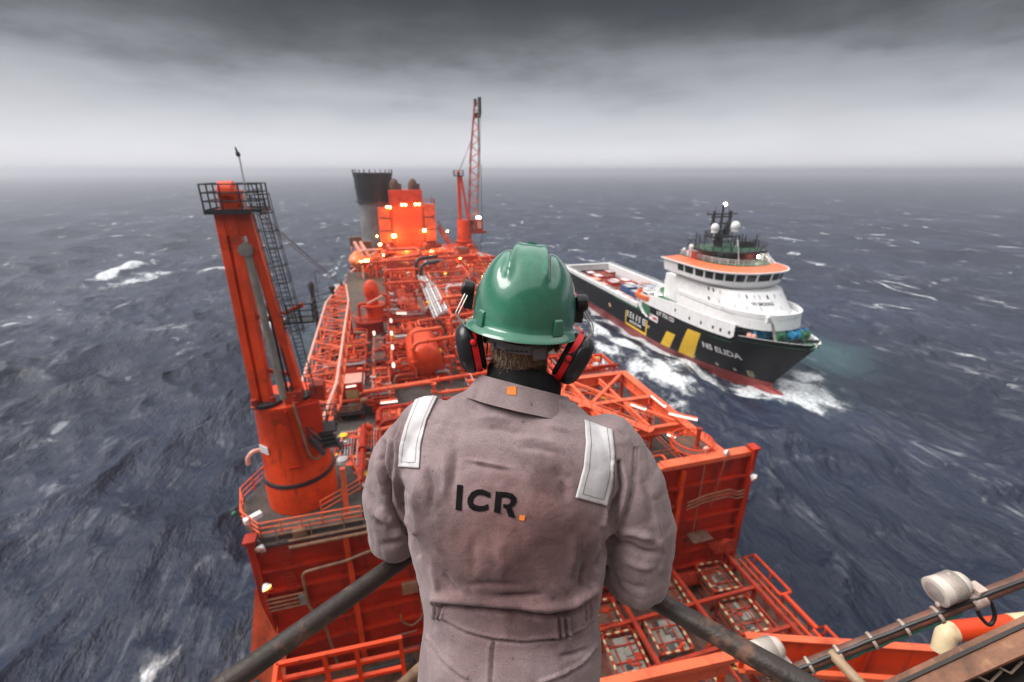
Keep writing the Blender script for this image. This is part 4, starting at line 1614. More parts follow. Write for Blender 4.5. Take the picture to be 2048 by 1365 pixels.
def build_process():
    rows = [(52, 60), (62, 70), (72, 82), (84, 96), (98, 110), (112, 124), (126, 136)]
    roww = ["nearest", "second", "third", "fourth", "fifth", "sixth", "farthest"]
    cols = [(-.8, 8.0), (9.2, 18.6), (19.8, 30.4)]
    colw = ["left", "middle", "right"]
    k = 0
    for i, (y0, y1) in enumerate(rows):
        for j, (x0, x1) in enumerate(cols):
            if (i, j) in ((0, 0),):
                continue
            k += 1
            far = i >= 3
            h = (4.2, 5.0, 6.0, 6.5, 7.0, 7.0, 6.5)[i]
            if j == 0 and i < 3:
                h *= .85
            if i in (2,) and j == 0:
                h = 4.0
            skid(f"orange pipe skid in the {roww[i]} row back from the wall, {colw[j]} column of the deck", x0, x1, y0, y1, h, 100 + k,
                 npipe=(30 if i < 3 else 22) if j < 2 else 15, nvalve=20 if i < 4 else 10, lod=1 if not far else .6, levels=2)
    skid("low pipe skid just behind the crane tower, beside the pale roofed cabin", 0.3, 9.5, 41.5, 47.0, 3.4, 55, npipe=30, nvalve=20)
    skid("low pipe skid behind the middle of the wall, hidden by the man", 10.2, 20, 32.5, 40.5, 3.4, 57, npipe=20, nvalve=14)
    skid("low pipe skid close behind the wall, right of the crane foot", -2.6, 8.5, 32.0, 39.6, 3.0, 58, npipe=32, nvalve=22)
    for q, (ya, yb, w) in enumerate(((54, 63, "nearest"), (64, 74, "middle"), (75, 83, "farthest"))):
        skid(f"low red pipe skid under the lattice boom at the left rail, {w} of three", -10.6, -4.4, ya, yb, 2.6, 300 + q, npipe=18, nvalve=14, mats=(M_RED, M_PIPE, M_ORANGE, M_SALMON, M_BRONZE))
    skid("low cluttered skid on the left walkway beside the pale roofed cabin", -3.6, -1.0, 54.5, 66, 2.3, 401, npipe=20, nvalve=16)
    skid("low cluttered skid on the left walkway in front of the separator tower", -3.6, -1.0, 68, 80, 2.3, 402, npipe=20, nvalve=16)
    skid("narrow low skid across the deck behind the two nearest skids", -2.6, 8.5, 47.6, 51.4, 2.6, 403, npipe=22, nvalve=18)
    skid("tall narrow dark red skid close behind the wall, between crane foot and the man", -4.3, -2.9, 35.5, 46.5, 3.6, 404, npipe=22, nvalve=22, mats=(M_RED, M_PIPE, M_BRONZE, M_WALL, M_ORANGE))
    skid("low dark pipe skid close behind the crane pedestal's right side", -7.0, -4.6, 38.8, 48.0, 2.2, 405, npipe=20, nvalve=20, mats=(M_RED, M_PIPE, M_BRONZE, M_WALL, M_SALMON))
    skid("low red pipe skid behind the crane foot, left of the man's shoulder", -2.8, .4, 40.5, 47.0, 2.4, 406, npipe=20, nvalve=20, mats=(M_RED, M_PIPE, M_ORANGE, M_WALL, M_SALMON))
    # long headers running the length of the ship and across it
    t = thing("pipe_rack", "long rack of pale and grey pipes along the middle of the deck", "pipe rack", (9, 85, DZ))
    for q, (x, rr, mt) in enumerate(((7.2, .17, M_GREYPIPE), (7.75, .14, M_WHITE), (8.25, .2, M_GREYPIPE), (8.85, .2, M_WHITE), (9.45, .15, M_GREYPIPE), (9.95, .22, M_WHITE), (10.6, .15, M_SALMON))):
        m = MB()
        m.tube([(x, 76 + q, DZ + 5.6), (x, 113 - q * 1.3, DZ + 5.6), (x, 113 - q * 1.3, DZ + 2)], rr, 8, .6)
        for y in np.arange(78, 110, 3.1):
            m.lathe([(rr, -.1), (rr * 1.6, -.1), (rr * 1.6, .1), (rr, .1)], (x, y + q * .35, DZ + 5.6), (0, 1, 0), 9)
        world_build(m, "pipe", mt, t)
    for y in (77, 86, 95, 104, 112):
        m = MB()
        m.bar((6.6, y, DZ), (6.6, y, DZ + 5.3), .25)
        m.bar((11.1, y, DZ), (11.1, y, DZ + 5.3), .25)
        m.bar((6.3, y, DZ + 5.25), (11.4, y, DZ + 5.25), .22)
        world_build(m, "rack_frame", M_SALMON, t)
    t = thing("black_pipe", "pair of thick black bent pipes among the orange piping", "pipe", (7.6, 114, DZ))
    for q in (0, 1):
        m = MB()
        m.tube([(7.0 + q * .9, 113 - q * 2, DZ + 2.0), (7.0 + q * .9, 113 - q * 2, DZ + 9.4 - q), (12.5, 115 - q * 2, DZ + 9.6 - q)], .42, 10, 1.6)
        world_build(m, "pipe", M_BLACK, t)
    # big headers across
    heads = [("thick salmon pipe crossing the deck in front of the round ended tank", [(-4.6, 55.2, 23.6), (2.5, 55.2, 24.0), (16, 55.6, 24.4)], .28, M_PIPE),
             ("thick salmon pipe crossing low beside the pale roofed cabin", [(-4.2, 53.4, 24.5), (4.4, 53.6, 24.7), (4.4, 53.6, 23), (13, 53.8, 23)], .24, M_SALMON),
             ("orange pipe loop standing above the round ended tank", [(2.5, 60.5, 24.2), (2.5, 60.5, 27.6), (12.5, 60.5, 28.4)], .26, M_PIPE),
             ("long pink pipe across the deck near the man's shoulder", [(-2.2, 43.6, 24.6), (7.5, 44.5, 25.2), (13, 44.8, 25.4)], .2, M_SALMON),
             ("pair bent salmon pipe high across the deck below the tower", [(-6, 132, 27.5), (-1, 132, 27.5), (-1, 126, 27.5), (9, 126, 28.8), (9, 131, 29.6), (1, 131, 29.6), (1, 134, 31)], .45, M_SALMON),
             ("straight salmon pipe far across the deck ending near the helmet", [(-7, 120, 28.2), (13, 121, 28.6), (24, 121, 28.6)], .38, M_PIPE),
             ("salmon pipe across the deck just left of the ear muff", [(9.5, 84, 27.5), (20, 84, 28), (24, 84, 28)], .28, M_SALMON),
             ("salmon hoop of pipe standing on the far middle deck", [(9.5, 73, 22), (9.5, 73, 27.2), (14.4, 73, 27.4), (14.4, 73, 22)], .22, M_PIPE),
             ("grey white hoop of pipe standing beside the pale pipe rack", [(11.5, 92, 22), (11.5, 92, 27.8), (15, 92, 27.8), (15, 92, 26)], .16, M_WHITE)]
    for lab, pts, rr, mt in heads:
        t = thing("header_pipe", lab, "pipe", pts[0])
        m = MB()
        m.tube(pts, rr, 10, rr * 4)
        world_build(m, "pipe", mt, t)
        for a, b in zip(pts[:-1], pts[1:]):
            a, b = Vector(a), Vector(b)
            for f in (.2, .8):
                m = MB()
                m.lathe([(rr * .9, -.12), (rr * 1.6, -.12), (rr * 1.6, .12), (rr * .9, .12)], a.lerp(b, f), b - a, 10)
                world_build(m, "flange", mt, t)
        a, b = Vector(pts[0]), Vector(pts[-1])
        for f in (.1, .5, .9):
            m = MB()
            p = a.lerp(b, f)
            m.bar((p.x, p.y, DZ), (p.x, p.y, min(a.z, b.z) - rr), .18)
            world_build(m, "support", M_ORANGE, t)
    # round ended tank facing us
    t = drum((4.15, 62.2, 24.2), 2.45, 8.0, (0, 1, 0), "big round ended orange tank facing the camera left of the ear muff", M_ORANGE)
    m = MB()
    for y in (64, 69):
        m.box((4.15, y, 21.5), (4.4, .5, 2.2))
    world_build(m, "saddle", M_RED, t)
    m = MB()
    m.tube([(2.6, 63.5, 26.0), (2.6, 63.5, 28.3), (7.0, 63.5, 28.6), (7.0, 66, 25.5)], .24, 9, .7)
    m.tube([(2.7, 62, 25.8), (2.7, 61.2, 26.2), (2.7, 61.2, 22)], .12, 8, .3)
    world_build(m, "nozzle_pipe", M_SALMON, t)
    # separators with ring decks and domed tops
    y = 86.0
    c = at(742, 640, Y=y)
    X, zr = c.x, c.z
    t = thing("separator_tower", "tall orange separator tower with domed top and round railed decks, beside the crane boom", "tower", (X, y, DZ))
    m = MB()
    m.lathe([(2.6, 0), (2.6, zr - DZ)], (X - .4, y + .5, DZ), n=32)
    world_build(m, "skirt", M_WALL, t)
    m = MB()
    m.lathe([(3.15, 0), (3.15, .28), (2.0, .28)], (X, y, zr), n=36)
    world_build(m, "ring_deck", M_RED, t)
    m = MB()
    m.tube([(X + 3.1 * math.cos(a), y + 3.1 * math.sin(a), zr + 1.2) for a in np.linspace(0, 6.283, 30)[:-1]], .06, 5, closed=True)
    for a in np.linspace(0, 6.283, 16):
        m.tube([(X + 3.1 * math.cos(a), y + 3.1 * math.sin(a), zr + .2), (X + 3.1 * math.cos(a), y + 3.1 * math.sin(a), zr + 1.2)], .04, 5)
    world_build(m, "ring_rail", M_ORANGE, t)
    z2 = at(747, 612, Y=y + 1).z
    m = MB()
    m.lathe([(1.75, 0), (1.75, z2 - zr)], (X + 1.0, y + 1.0, zr + .2), n=28)
    world_build(m, "column", M_ORANGE, t)
    m = MB()
    m.lathe([(2.2, 0), (2.2, .25), (1.0, .25)], (X + .7, y + 1, z2 + .1), n=30)
    world_build(m, "upper_deck", M_ORANGE, t)
    z3 = at(747, 563, Y=y + 1).z
    m = MB()
    hh = z3 - z2
    m.lathe([(1.05, 0), (1.05, hh * .25), (1.35, hh * .4), (1.42, hh * .62), (1.2, hh * .84), (.7, hh * .97), (.05, hh)], (X + .6, y + 1, z2 + .3), n=28)
    world_build(m, "dome", M_ORANGE, t)
    m = MB()
    m.tube([(X + 2.2, y + 1, z2 - 1), (X + 3.2, y + 1, z2 - 1), (X + 3.4, y + 1, z2 + 1.8), (X + 2.2, y + 1, z2 + 2.2)], .4, 9, 1.2)
    world_build(m, "side_pipe", M_PIPE, t)
    m = MB()
    m.tube([(X - 1.9, y - .5, zr + .4), (X - 1.9, y - .5, zr + 3.4), (X - .4, y - .8, zr + 3.4)], .3, 9, .8)
    world_build(m, "side_pipe", M_PIPE, t)
    m = MB()
    m.bar((X - .3, y - 1.8, zr + 3.6), (X + 2.6, y - 1.2, zr + 4.8), .35, .3)
    world_build(m, "pale_duct", M_PALE, t)
    # pale roofed cabin
    p = at(700, 818, Z=21.6)
    cx, cy = p.x + .25, p.y + 1.2
    t = thing("deck_cabin", "small orange deck cabin with pale roof and tan door, right of the crane boom foot", "cabin", (cx, cy, DZ))
    zt = at(697, 768, Y=cy - 1.2).z
    m = MB()
    m.box((cx, cy, (21.6 + zt) / 2), (3.1, 2.4, zt - 21.6))
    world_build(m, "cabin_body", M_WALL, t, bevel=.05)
    m = MB()
    m.box((cx - .05, cy + .1, zt + .09), (3.2, 2.9, .16))
    world_build(m, "roof", M_PALE, t, bevel=.03)
    m = MB()
    m.box((cx + .25, cy - 1.23, 21.75 + 1.2), (1.45, .07, 2.5))
    d = world_build(m, "door", M_TAN, t)
    m = MB()
    m.box((cx + .8, cy - 1.3, 22.95), (.08, .08, .3))
    world_build(m, "handle", M_STEELG, d)
    m = MB()
    m.lathe([(.16, 0), (.16, .1)], (cx + 1.22, cy - 1.2, 23.6), (0, -1, 0), 12)
    world_build(m, "vent", M_PALE, t)
    m = MB()
    m.tube([(cx - .35, cy - 1.35, zt - .35), (cx + .85, cy - 1.35, zt - .3)], .12, 8)
    world_build(m, "door_lamp", M_TUBE, t)
    m = MB()
    for k in range(5):
        m.box((cx - 1.0, cy - 1.24, 22.0 + k * .5), (.8, .04, .06))
    world_build(m, "wall_rib", M_RED, t)
    m = MB()
    m.box((cx, cy - .6, 21.5), (3.4, 4.2, .14))
    m.rail([(cx - 1.7, cy - 2.6, 21.5), (cx + 1.7, cy - 2.6, 21.5), (cx + 1.7, cy + .5, 21.5)], 1.1, .05, 1.0, 3)
    for k in range(4):
        m.bar((cx - 1.5 + k, cy - 2.5, DZ), (cx - 1.5 + k, cy - 2.5, 21.5), .1)
    world_build(m, "porch", M_RAILD, t)
    # dark posts and lamp standards at the left edge beyond the boom
    t = thing("dark_davit", "dark steel davit posts with cross ladder at the ship's left edge", "davit", (-11, 78, DZ))
    q = at(637, 640, X=-11.2)
    m = MB()
    z = at(630, 582, Y=q.y).z
    m.tube([(-11.2, q.y, DZ), (-11.5, q.y, z)], .32, 8)
    m.lathe([(.3, 0), (.45, .1), (.45, 1.0), (.1, 1.5)], (-11.5, q.y, z), n=8)
    world_build(m, "post", M_BLACK, t)
    m = MB()
    m.tube([(-8.9, q.y + 3, DZ), (-8.9, q.y + 3, z - .5)], .3, 8)
    m.lathe([(.5, 0), (.5, .5)], (-8.9, q.y + 3, z - .6), n=8)
    world_build(m, "post", M_BLACK, t)
    m = MB()
    for k in range(4):
        m.tube([(-11.4, q.y, z - 1 - k * .9), (-8.9, q.y + 3, z - 1 - k * .9)], .07, 5)
    m.tube([(-11, q.y + 2, z - 2), (-11, q.y + 2, z + 2.6), (-10.4, q.y + 2, z + 2.8), (-10.3, q.y + 2, z + 2.3)], .06, 5, .3)
    world_build(m, "cross_ladder", M_BLACK, t)


def build_far_end():
    # orange tower block
    Y = 149.0
    t = thing("tower_block", "orange equipment tower block with stepped shoulders at the far end of the deck", "tower", (7.5, 155, DZ))
    m = MB()
    z0, zt = 22.0, at(810, 381, Y=Y).z
    xl, xr = at(778, 400, Y=Y).x, at(845, 400, Y=Y).x
    zs = at(810, 414, Y=Y).z
    m.box(((xl + xr) / 2, Y + 4.3, (z0 + zt) / 2), (xr - xl, 8, zt - z0))
    world_build(m, "core", M_ORANGE, t, bevel=.06)
    m = MB()
    m.box(((xl + xr) / 2 + .3, Y + .1, (z0 + zs) / 2), (xr - xl - 1.2, .55, zs - z0))
    m.box(((xl + xr) / 2 - .5, Y - .3, zs), (xr - xl + 3.5, .3, .3))
    world_build(m, "front_panel", paint("bright_orange_paint", (.78, .085, .02), .42, .12, .3, RUST, .25, .8), t)
    for sgn, x0, zt2 in ((-1, xl, at(760, 415, Y=Y).z), (1, xr, at(860, 408, Y=Y).z)):
        w = 3.5
        zc = (25.5, 28.8, 32.6, 36.4, zt2)
        for k in range(3):
            m = MB()
            za, zb = zc[k + 1] + .18, zc[k + 2] - .18
            m.box((x0 + sgn * (w / 2 + .15), Y + 2.2, (za + zb) / 2), (w, 4.5, zb - za))
            world_build(m, "cooler_box", M_SALMON, t, bevel=.05)
        m = MB()
        m.box((x0 + sgn * (w / 2 + .15), Y + 2.6, (z0 + zt2) / 2), (w - .5, 4.0, zt2 - z0 - .5))
        m.box((x0 + sgn * (w / 2 + .3), Y + 1.0, 27.0), (w + 2.5, 3.0, 2.4))
        world_build(m, "recess", M_RED, t)
        m = MB()
        m.rail([(x0 + sgn * .3, Y, zt2), (x0 + sgn * (w + .2), Y, zt2), (x0 + sgn * (w + .2), Y + 4.5, zt2)], 1.3, .07, 1.3, 2, 5)
        m.tube([(x0 + sgn * 2.6, Y + .5, zt2), (x0 + sgn * 2.8, Y + .5, zt2 + 2.4)], .09, 5)
        world_build(m, "roof_railing", M_RED, t)
    for dx in (-3.0, 2.6):
        m = MB()
        cx = (xl + xr) / 2 + dx
        m.lathe([(1.5, 0), (1.5, 1.2), (1.35, 2.0), (.9, 2.9), (.2, 3.4)], (cx, Y + 4, zt), n=16)
        m.lathe([(.5, 0), (.5, 1.8)], (cx + 1.6, Y + 3, zt), n=10)
        world_build(m, "roof_vent", M_BROWN, t)
    m = MB()
    m.bar(((xl + xr) / 2 + 1.0, Y - .22, 23), ((xl + xr) / 2 + 1.0, Y - .22, 30), .15)
    m.bar(((xl + xr) / 2 - 3, Y - .22, 31), ((xl + xr) / 2 + 4, Y - .22, 31), .15)
    world_build(m, "trim", M_WALL, t)
    # exhaust stack
    t = thing("exhaust_stack", "huge cylindrical stack, grey below and sooty black above, at the far left end", "stack", (-1.8, 160, 22))
    YS = 156.0
    zt = at(745, 346, Y=YS).z
    zb = at(745, 405, Y=YS).z
    xc = at(748, 380, Y=YS).x
    r0 = (at(788, 350, Y=YS).x - at(707, 350, Y=YS).x) / 2
    m = MB()
    m.lathe([(r0 * .90, zb), (r0 * .92, zb + 2.2), (r0 * .93, zb + 2.3), (r0 * .97, zt - 1.2), (r0 * 1.0, zt - .4), (r0 * 1.02, zt), (r0 * .94, zt), (r0 * .9, zt - 3)], (xc, YS + 3, 0), n=48, cap=False)
    world_build(m, "upper_barrel", M_BLACK, t)
    m = MB()
    m.lathe([(r0 * .84, 20), (r0 * .88, zb - 4), (r0 * .885, zb - 4.2), (r0 * .90, zb)], (xc, YS + 3, 0), n=48)
    world_build(m, "lower_barrel", paint("stack_grey_paint", (.22, .22, .225), .5, .25, .3, (.07, .055, .05), .6, .5, streak=True), t)
    for z, dr in ((zb, .35), (zt - 1.0, .25), (zt - 4.5, .22)):
        m = MB()
        m.lathe([(r0 * .9, z), (r0 * .97 + dr, z), (r0 * .97 + dr, z + .25), (r0 * .9, z + .25)], (xc, YS + 3, 0), n=48, cap=False)
        world_build(m, "band", M_BLACK, t)
    m = MB()
    for k in range(22):
        a = 2 * math.pi * k / 22
        m.tube([(xc + r0 * math.cos(a), YS + 3 + r0 * math.sin(a), zt - .2), (xc + r0 * math.cos(a), YS + 3 + r0 * math.sin(a), zt + 1.0)], .09, 5)
    world_build(m, "rim_pin", M_BLACK, t)
    # far crane
    Y = 150.0
    b = at(930, 505, Y=Y)
    t = thing("far_crane", "distant orange pedestal crane with raised lattice boom, far right end of the deck", "crane", (b.x, Y, 22))
    zp = at(930, 440, Y=Y).z
    m = MB()
    m.lathe([(2.6, 20), (2.6, zp - 7), (2.9, zp - 6.8), (2.9, zp - 6.4), (2.3, zp - 6.2), (2.2, zp)], (b.x, Y, 0), n=24)
    world_build(m, "pedestal", M_ORANGE, t)
    m = MB()
    m.rail([(b.x - 3.4, Y - 3.4, zp - 9.5), (b.x + 3.6, Y - 3.4, zp - 9.5), (b.x + 3.6, Y + 3, zp - 9.5)], 1.3, .08, 1.6, 2, 5)
    m.box((b.x, Y, zp - 9.7), (7.4, 7.0, .3))
    world_build(m, "foot_platform", M_RED, t)
    ml, mr = at(913, 352, Y=Y), at(921, 352, Y=Y)
    m = MB()
    m.bar((b.x - 1.2, Y, zp), (ml.x + .7, Y, ml.z), 1.0, 1.1, up=(0, 1, 0))
    world_build(m, "leg", M_ORANGE, t)
    m = MB()
    m.bar((b.x + 1.4, Y, zp), (mr.x + .1, Y, mr.z), .6, .9, up=(0, 1, 0))
    world_build(m, "leg", M_ORANGE, t)
    m = MB()
    hx, hz = (ml.x + mr.x) / 2, ml.z
    m.box((hx, Y, hz), (2.8, 2.4, .3))
    m.rail([(hx - 1.4, Y - 1.2, hz), (hx + 1.4, Y - 1.2, hz), (hx + 1.4, Y + 1.2, hz), (hx - 1.4, Y + 1.2, hz), (hx - 1.4, Y - 1.2, hz)], 1.6, .07, 1.4, 2, 5)
    world_build(m, "head_platform", M_BLACK, t)
    m = MB()
    m.lathe([(.7, -.4), (.7, .4)], (hx, Y, hz + .8), (1, 0, 0), 12)
    world_build(m, "sheave_head", M_ORANGE, t)
    A, B = at(945, 468, Y=Y - 1), at(953, 203, Y=Y - 1)
    ax = (B - A).normalized()
    sx = Vector((1, 0, 0))
    sx = (sx - ax * sx.dot(ax)).normalized()
    sy = ax.cross(sx)

    def half(f):
        return lerp(.5, 1.35, f / .12) if f < .12 else (1.35 if f < .6 else lerp(1.35, .55, (f - .6) / .4))

    def c(f, i, j):
        return A.lerp(B, f) + sx * (half(f) * i) + sy * (half(f) * .8 * j)
    for i in (-1, 1):
        for j in (-1, 1):
            m = MB()
            m.tube([c(f, i, j) for f in (0, .12, .6, 1)], .15, 6)
            world_build(m, "boom_chord", M_RED if i < 0 else M_STEELG, t)
    m = MB()
    st = np.linspace(0, 1, 23)
    for k in range(22):
        q = 1 if k % 2 else -1
        for j in (-1, 1):
            m.tube([c(st[k], -q, j), c(st[k + 1], q, j)], .08, 5)
            m.tube([c(st[k], j, -q), c(st[k + 1], j, q)], .08, 5)
    world_build(m, "boom_lacing", M_SALMON, t)
    m = MB()
    m.box(B + Vector((.9, 0, -1.2)), (.9, .8, 4.6))
    m.box(B + Vector((-.4, 0, -.4)), (.8, .8, 2.0))
    m.box(B + Vector((.1, 0, -3.8)), (1.8, 1.2, 1.3))
    world_build(m, "boom_tip", M_BLACK, t)
    m = MB()
    m.tube([Vector((hx, Y, hz + 1.2)), c(.72, -1, 0)], .05, 4)
    m.tube([Vector((hx + .4, Y, hz + 1.2)), c(.74, -1, 0)], .05, 4)
    tip = B + Vector((1.2, -.5, -1))
    m.tube([tip, at(960, 330, Y=Y - 2)], .05, 4)
    hk = at(962, 330, Y=Y - 2)
    e = at(963, 400, Y=Y - 4)
    m.tube([hk, e, at(964, 470, Y=Y - 6), at(960, 515, Y=Y - 8)], .10, 5)
    world_build(m, "hoist_cable", M_BLACK, t)
    cab = at(957, 450, Y=Y - 1)
    m = MB()
    m.box(cab, (2.4, 2.6, 3.4))
    m.box(cab + Vector((0, 0, -2.2)), (4.4, 3.4, .8))
    world_build(m, "driver_cab", M_RED, t, bevel=.08)
    m = MB()
    m.box(cab + Vector((.1, -1.33, .1)), (1.5, .06, 2.2))
    world_build(m, "cab_window", M_PALE, t)
    m = MB()
    m.box(cab + Vector((-3.4, .6, -1.0)), (3.4, 2.4, 2.0))
    for k in range(4):
        m.lathe([(.5, 0), (.5, 1.6)], cab + Vector((-4.6 + k * .9, 0, 0)), n=8)
    world_build(m, "winch_house", M_BROWN, t)
    m = MB()
    m.box(cab + Vector((0, -.3, 2.3)), (1.3, .4, .5))
    world_build(m, "cab_lamp", M_BULB, t)
    # lifeboat and davit at the far left
    p = at(714, 520, Y=140)
    t = thing("survival_lifeboat", "orange enclosed lifeboat hanging at the far left edge of the ship", "lifeboat", (p.x, 140, p.z - 1.8))
    m = MB()
    m.sphere((p.x, 140, p.z), 1.0, 20, sc=(2.3, 4.4, 2.0))
    world_build(m, "boat_hull", paint("lifeboat_orange", (.80, .20, .06), .4, .1, .5), t)
    m = MB()
    m.sphere((p.x + .1, 140.3, p.z + 1.6), 1.0, 14, sc=(1.2, 2.0, .9))
    world_build(m, "canopy", paint("lifeboat_orange", (.80, .20, .06), .4), t)
    t = thing("boat_davit", "pair of pale pink davit arms leaning over the far left lifeboat", "davit", (p.x + 3, 140, 24))
    for q in (0, 1):
        m = MB()
        a, b = at(708 + q * 12, 484, Y=142), at(729 + q * 12, 518, Y=138)
        m.bar(a, b, .75, .6)
        world_build(m, "arm", M_PALE, t)
    m = MB()
    m.box(at(712, 483, Y=144), (3.4, 2, 2.6))
    m.box(at(735, 495, Y=146), (2.6, 2, 3.6))
    world_build(m, "winch", M_BROWN, t, bevel=.1)
    # white goosenecks
    for k, (px, py) in enumerate(((886, 504), (922, 540))):
        Yg = 140 - k * 16
        q = at(px, py, Y=Yg)
        t = thing("gooseneck_vent", ("pale hooked vent pipe left of the far crane, the farther one", "pale hooked vent pipe left of the far crane foot, the nearer one")[k], "vent pipe", (q.x, Yg, DZ))
        m = MB()
        m.tube([(q.x + .9, Yg, DZ), (q.x + .9, Yg, q.z + .9), (q.x - .9, Yg, q.z + .9), (q.x - .9, Yg, q.z)], .42, 10, .9)
        world_build(m, "pipe", M_PALE, t)
        m = MB()
        m.lathe([(.42, -.1), (.65, -.1), (.65, .12), (.42, .12)], (q.x + .9, Yg, q.z - 2), n=10)
        world_build(m, "flange", M_PALE, t)
    # intermediate equipment between the tower and the deck
    r = random.Random(3)
    labs = ("left", "centre left", "centre", "centre right", "right")
    for k in range(5):
        x0 = -8.5 + k * 7.4
        t = thing("equipment_stack", f"tangled orange equipment in front of the far tower block, {labs[k]} of five", "equipment", (x0 + 3, 143, DZ))
        for q in range(5):
            m = MB()
            x, y, z = x0 + r.uniform(0, 6), 139 + r.uniform(0, 6), DZ + r.uniform(0, 6)
            m.box((x, y, z + 1), (r.uniform(1, 3.5), r.uniform(1, 2.5), r.uniform(.8, 2.6)))
            world_build(m, "housing", r.choice((M_ORANGE, M_SALMON, M_WALL, M_RED, M_BROWN)), t, bevel=.06)
        for q in range(7):
            m = MB()
            x, y, z = x0 + r.uniform(0, 6), 138 + r.uniform(0, 8), DZ + r.uniform(3, 9)
            m.tube([(x, y, DZ), (x, y, z), (x + r.uniform(-5, 5), y, z), (x + r.uniform(-4, 4), y, DZ + 2)], r.uniform(.12, .4), 7, .8)
            world_build(m, "pipe", r.choice((M_ORANGE, M_SALMON, M_PIPE, M_PALE)), t)
        m = MB()
        z = DZ + r.uniform(5.5, 7)
        m.box((x0 + 3.4, 142, z), (7, 6, .2))
        m.rail([(x0, 139, z), (x0 + 6.8, 139, z)], 1.2, .07, 1.5, 2, 5)
        for x in (x0 + .2, x0 + 3.4, x0 + 6.6):
            m.bar((x, 139.2, DZ), (x, 139.2, z), .3)
        world_build(m, "gantry", M_SALMON, t)
    # brown pipe stair near the far crane
    t = thing("sloping_gangway", "sloping red gangway left of the far crane", "gangway", (20, 150, 26))
    m = MB()
    a, b = at(877, 455, Y=152), at(905, 500, Y=146)
    m.bar(a, b, 1.2, .4)
    for hh in (1.0, 2.2):
        m.tube([a + Vector((0, -.6, hh)), b + Vector((0, -.6, hh))], .12, 5)
    for f in np.linspace(0, 1, 7):
        m.tube([a.lerp(b, f) + Vector((0, -.6, 0)), a.lerp(b, f) + Vector((0, -.6, 2.2))], .1, 5)
    world_build(m, "gangway_deck", M_RED, t)
    # lamps, surveyed from the photograph
    L = [(774, 414, 148, .34, "left lamp of the leftmost pair on the orange tower block"), (780, 415, 148, .34, "right lamp of the leftmost pair on the orange tower block"),
         (804, 410, 148, .34, "left lamp of the middle pair on the orange tower block"), (811, 410, 148, .34, "right lamp of the middle pair on the orange tower block"),
         (831, 409, 148, .34, "left lamp of the rightmost pair on the orange tower block"), (838, 409, 148, .34, "right lamp of the rightmost pair on the orange tower block"),
         (788, 472, 147.5, .62, "large bright lamp halfway up the tower block's left edge"), (849, 461, 147.5, .52, "bright lamp halfway up the tower block's right edge"),
         (760, 489, 145, .42, "lamp left of the tower foot, above the others"), (766, 509, 142, .48, "lamp low at the left of the tower foot"),
         (813, 506, 141, .62, "bright lamp at the middle of the tower foot"), (864, 504, 141, .48, "bright lamp at the right of the tower foot"),
         (733, 522, 134, .70, "brightest lamp under the far left davit arms"), (722, 524, 135, .36, "small lamp left of the brightest one under the davit"),
         (921, 516, 138, .42, "lamp at the foot of the far crane"), (920, 535, 126, .30, "small lamp beside the pale hooked vent, left"),
         (937, 534, 126, .36, "lamp beside the helmet below the far crane"), (895, 463, 150, .30, "small lamp on the sloping gangway"),
         (754, 473, 149, .26, "small amber lamp above the tower's left foot"), (818, 557, 118, .30, "amber lamp among the pipes right of the domed tower, upper")]
    for px, py, Yl, rr, lab in L:
        lamp_dot(at(px, py, Y=Yl), rr, lab)
    L2 = [(820, 569, 116, .55, "orange glowing lamp among the pipes right of the domed tower, lower"), (714, 523, 138, .5, "orange glow lamp on the far left lifeboat"),
          (828, 536, 124, .32, "orange lamp on the far middle pipework"), (890, 545, 120, .4, "orange lamp left of the nearer hooked vent")]
    for px, py, Yl, rr, lab in L2:
        lamp_dot(at(px, py, Y=Yl), rr, lab, M_LAMPO)
    T = [((793, 627), (813, 627), 78, "white strip lamp right of the separator tower"), ((740, 529), (752, 525), 132, "white strip lamp under the far left davit"),
         ((761, 806), (795, 802), 46, "white strip lamp left of the man's shoulder")]
    for a, b, Yl, lab in T:
        tube_lamp(at(*a, Y=Yl), at(*b, Y=Yl), lab, .2 if Yl > 70 else .16)
    N = [((782, 642), 74, "first"), ((748, 667), 70, "second"), ((783, 667), 68, "third"), ((785, 695), 62, "fourth"), ((787, 731), 56, "last")]
    for (px, py), Yl, w in N:
        q = at(px, py, Y=Yl)
        t = thing("deck_lamp", f"small white bulkhead lamp on the left walkway, {w} counting toward the wall", "lamp", (q.x, q.y, q.z - 1.5), 0, "white bulkhead lamps on the walkway")
        m = MB()
        m.lathe([(.02, -.35), (.16, -.3), (.2, 0), (.16, .3), (.02, .35)], q, n=10)
        world_build(m, "globe", M_TUBE, t)
        m = MB()
        m.tube([q + Vector((.15, .2, .5)), q + Vector((.15, .2, -1.5))], .06, 5)
        world_build(m, "post", M_RED, t)
    # the light those lamps really throw
    for i, (px, py, Yl, e) in enumerate(((810, 500, 139, 1300), (735, 520, 133, 900), (860, 500, 139, 800), (790, 470, 145, 600), (925, 530, 132, 700), (820, 566, 114, 600))):
        ld = bpy.data.lights.new("deck_lamp_light", 'POINT')
        ld.energy = e
        ld.color = (1.0, .55, .15)
        ld.shadow_soft_size = .5
        lo = bpy.data.objects.new("deck_lamp_light", ld)
        lo.location = at(px, py, Y=Yl) + Vector((0, -1.5, .3))
        scene.collection.objects.link(lo)


build_process()
build_far_end()
# ------------------------------------------------------------------ the supply ship alongside
def W(x, y, z):
    return Vector((SHIP_X + y, SHIP_Y - x, z))


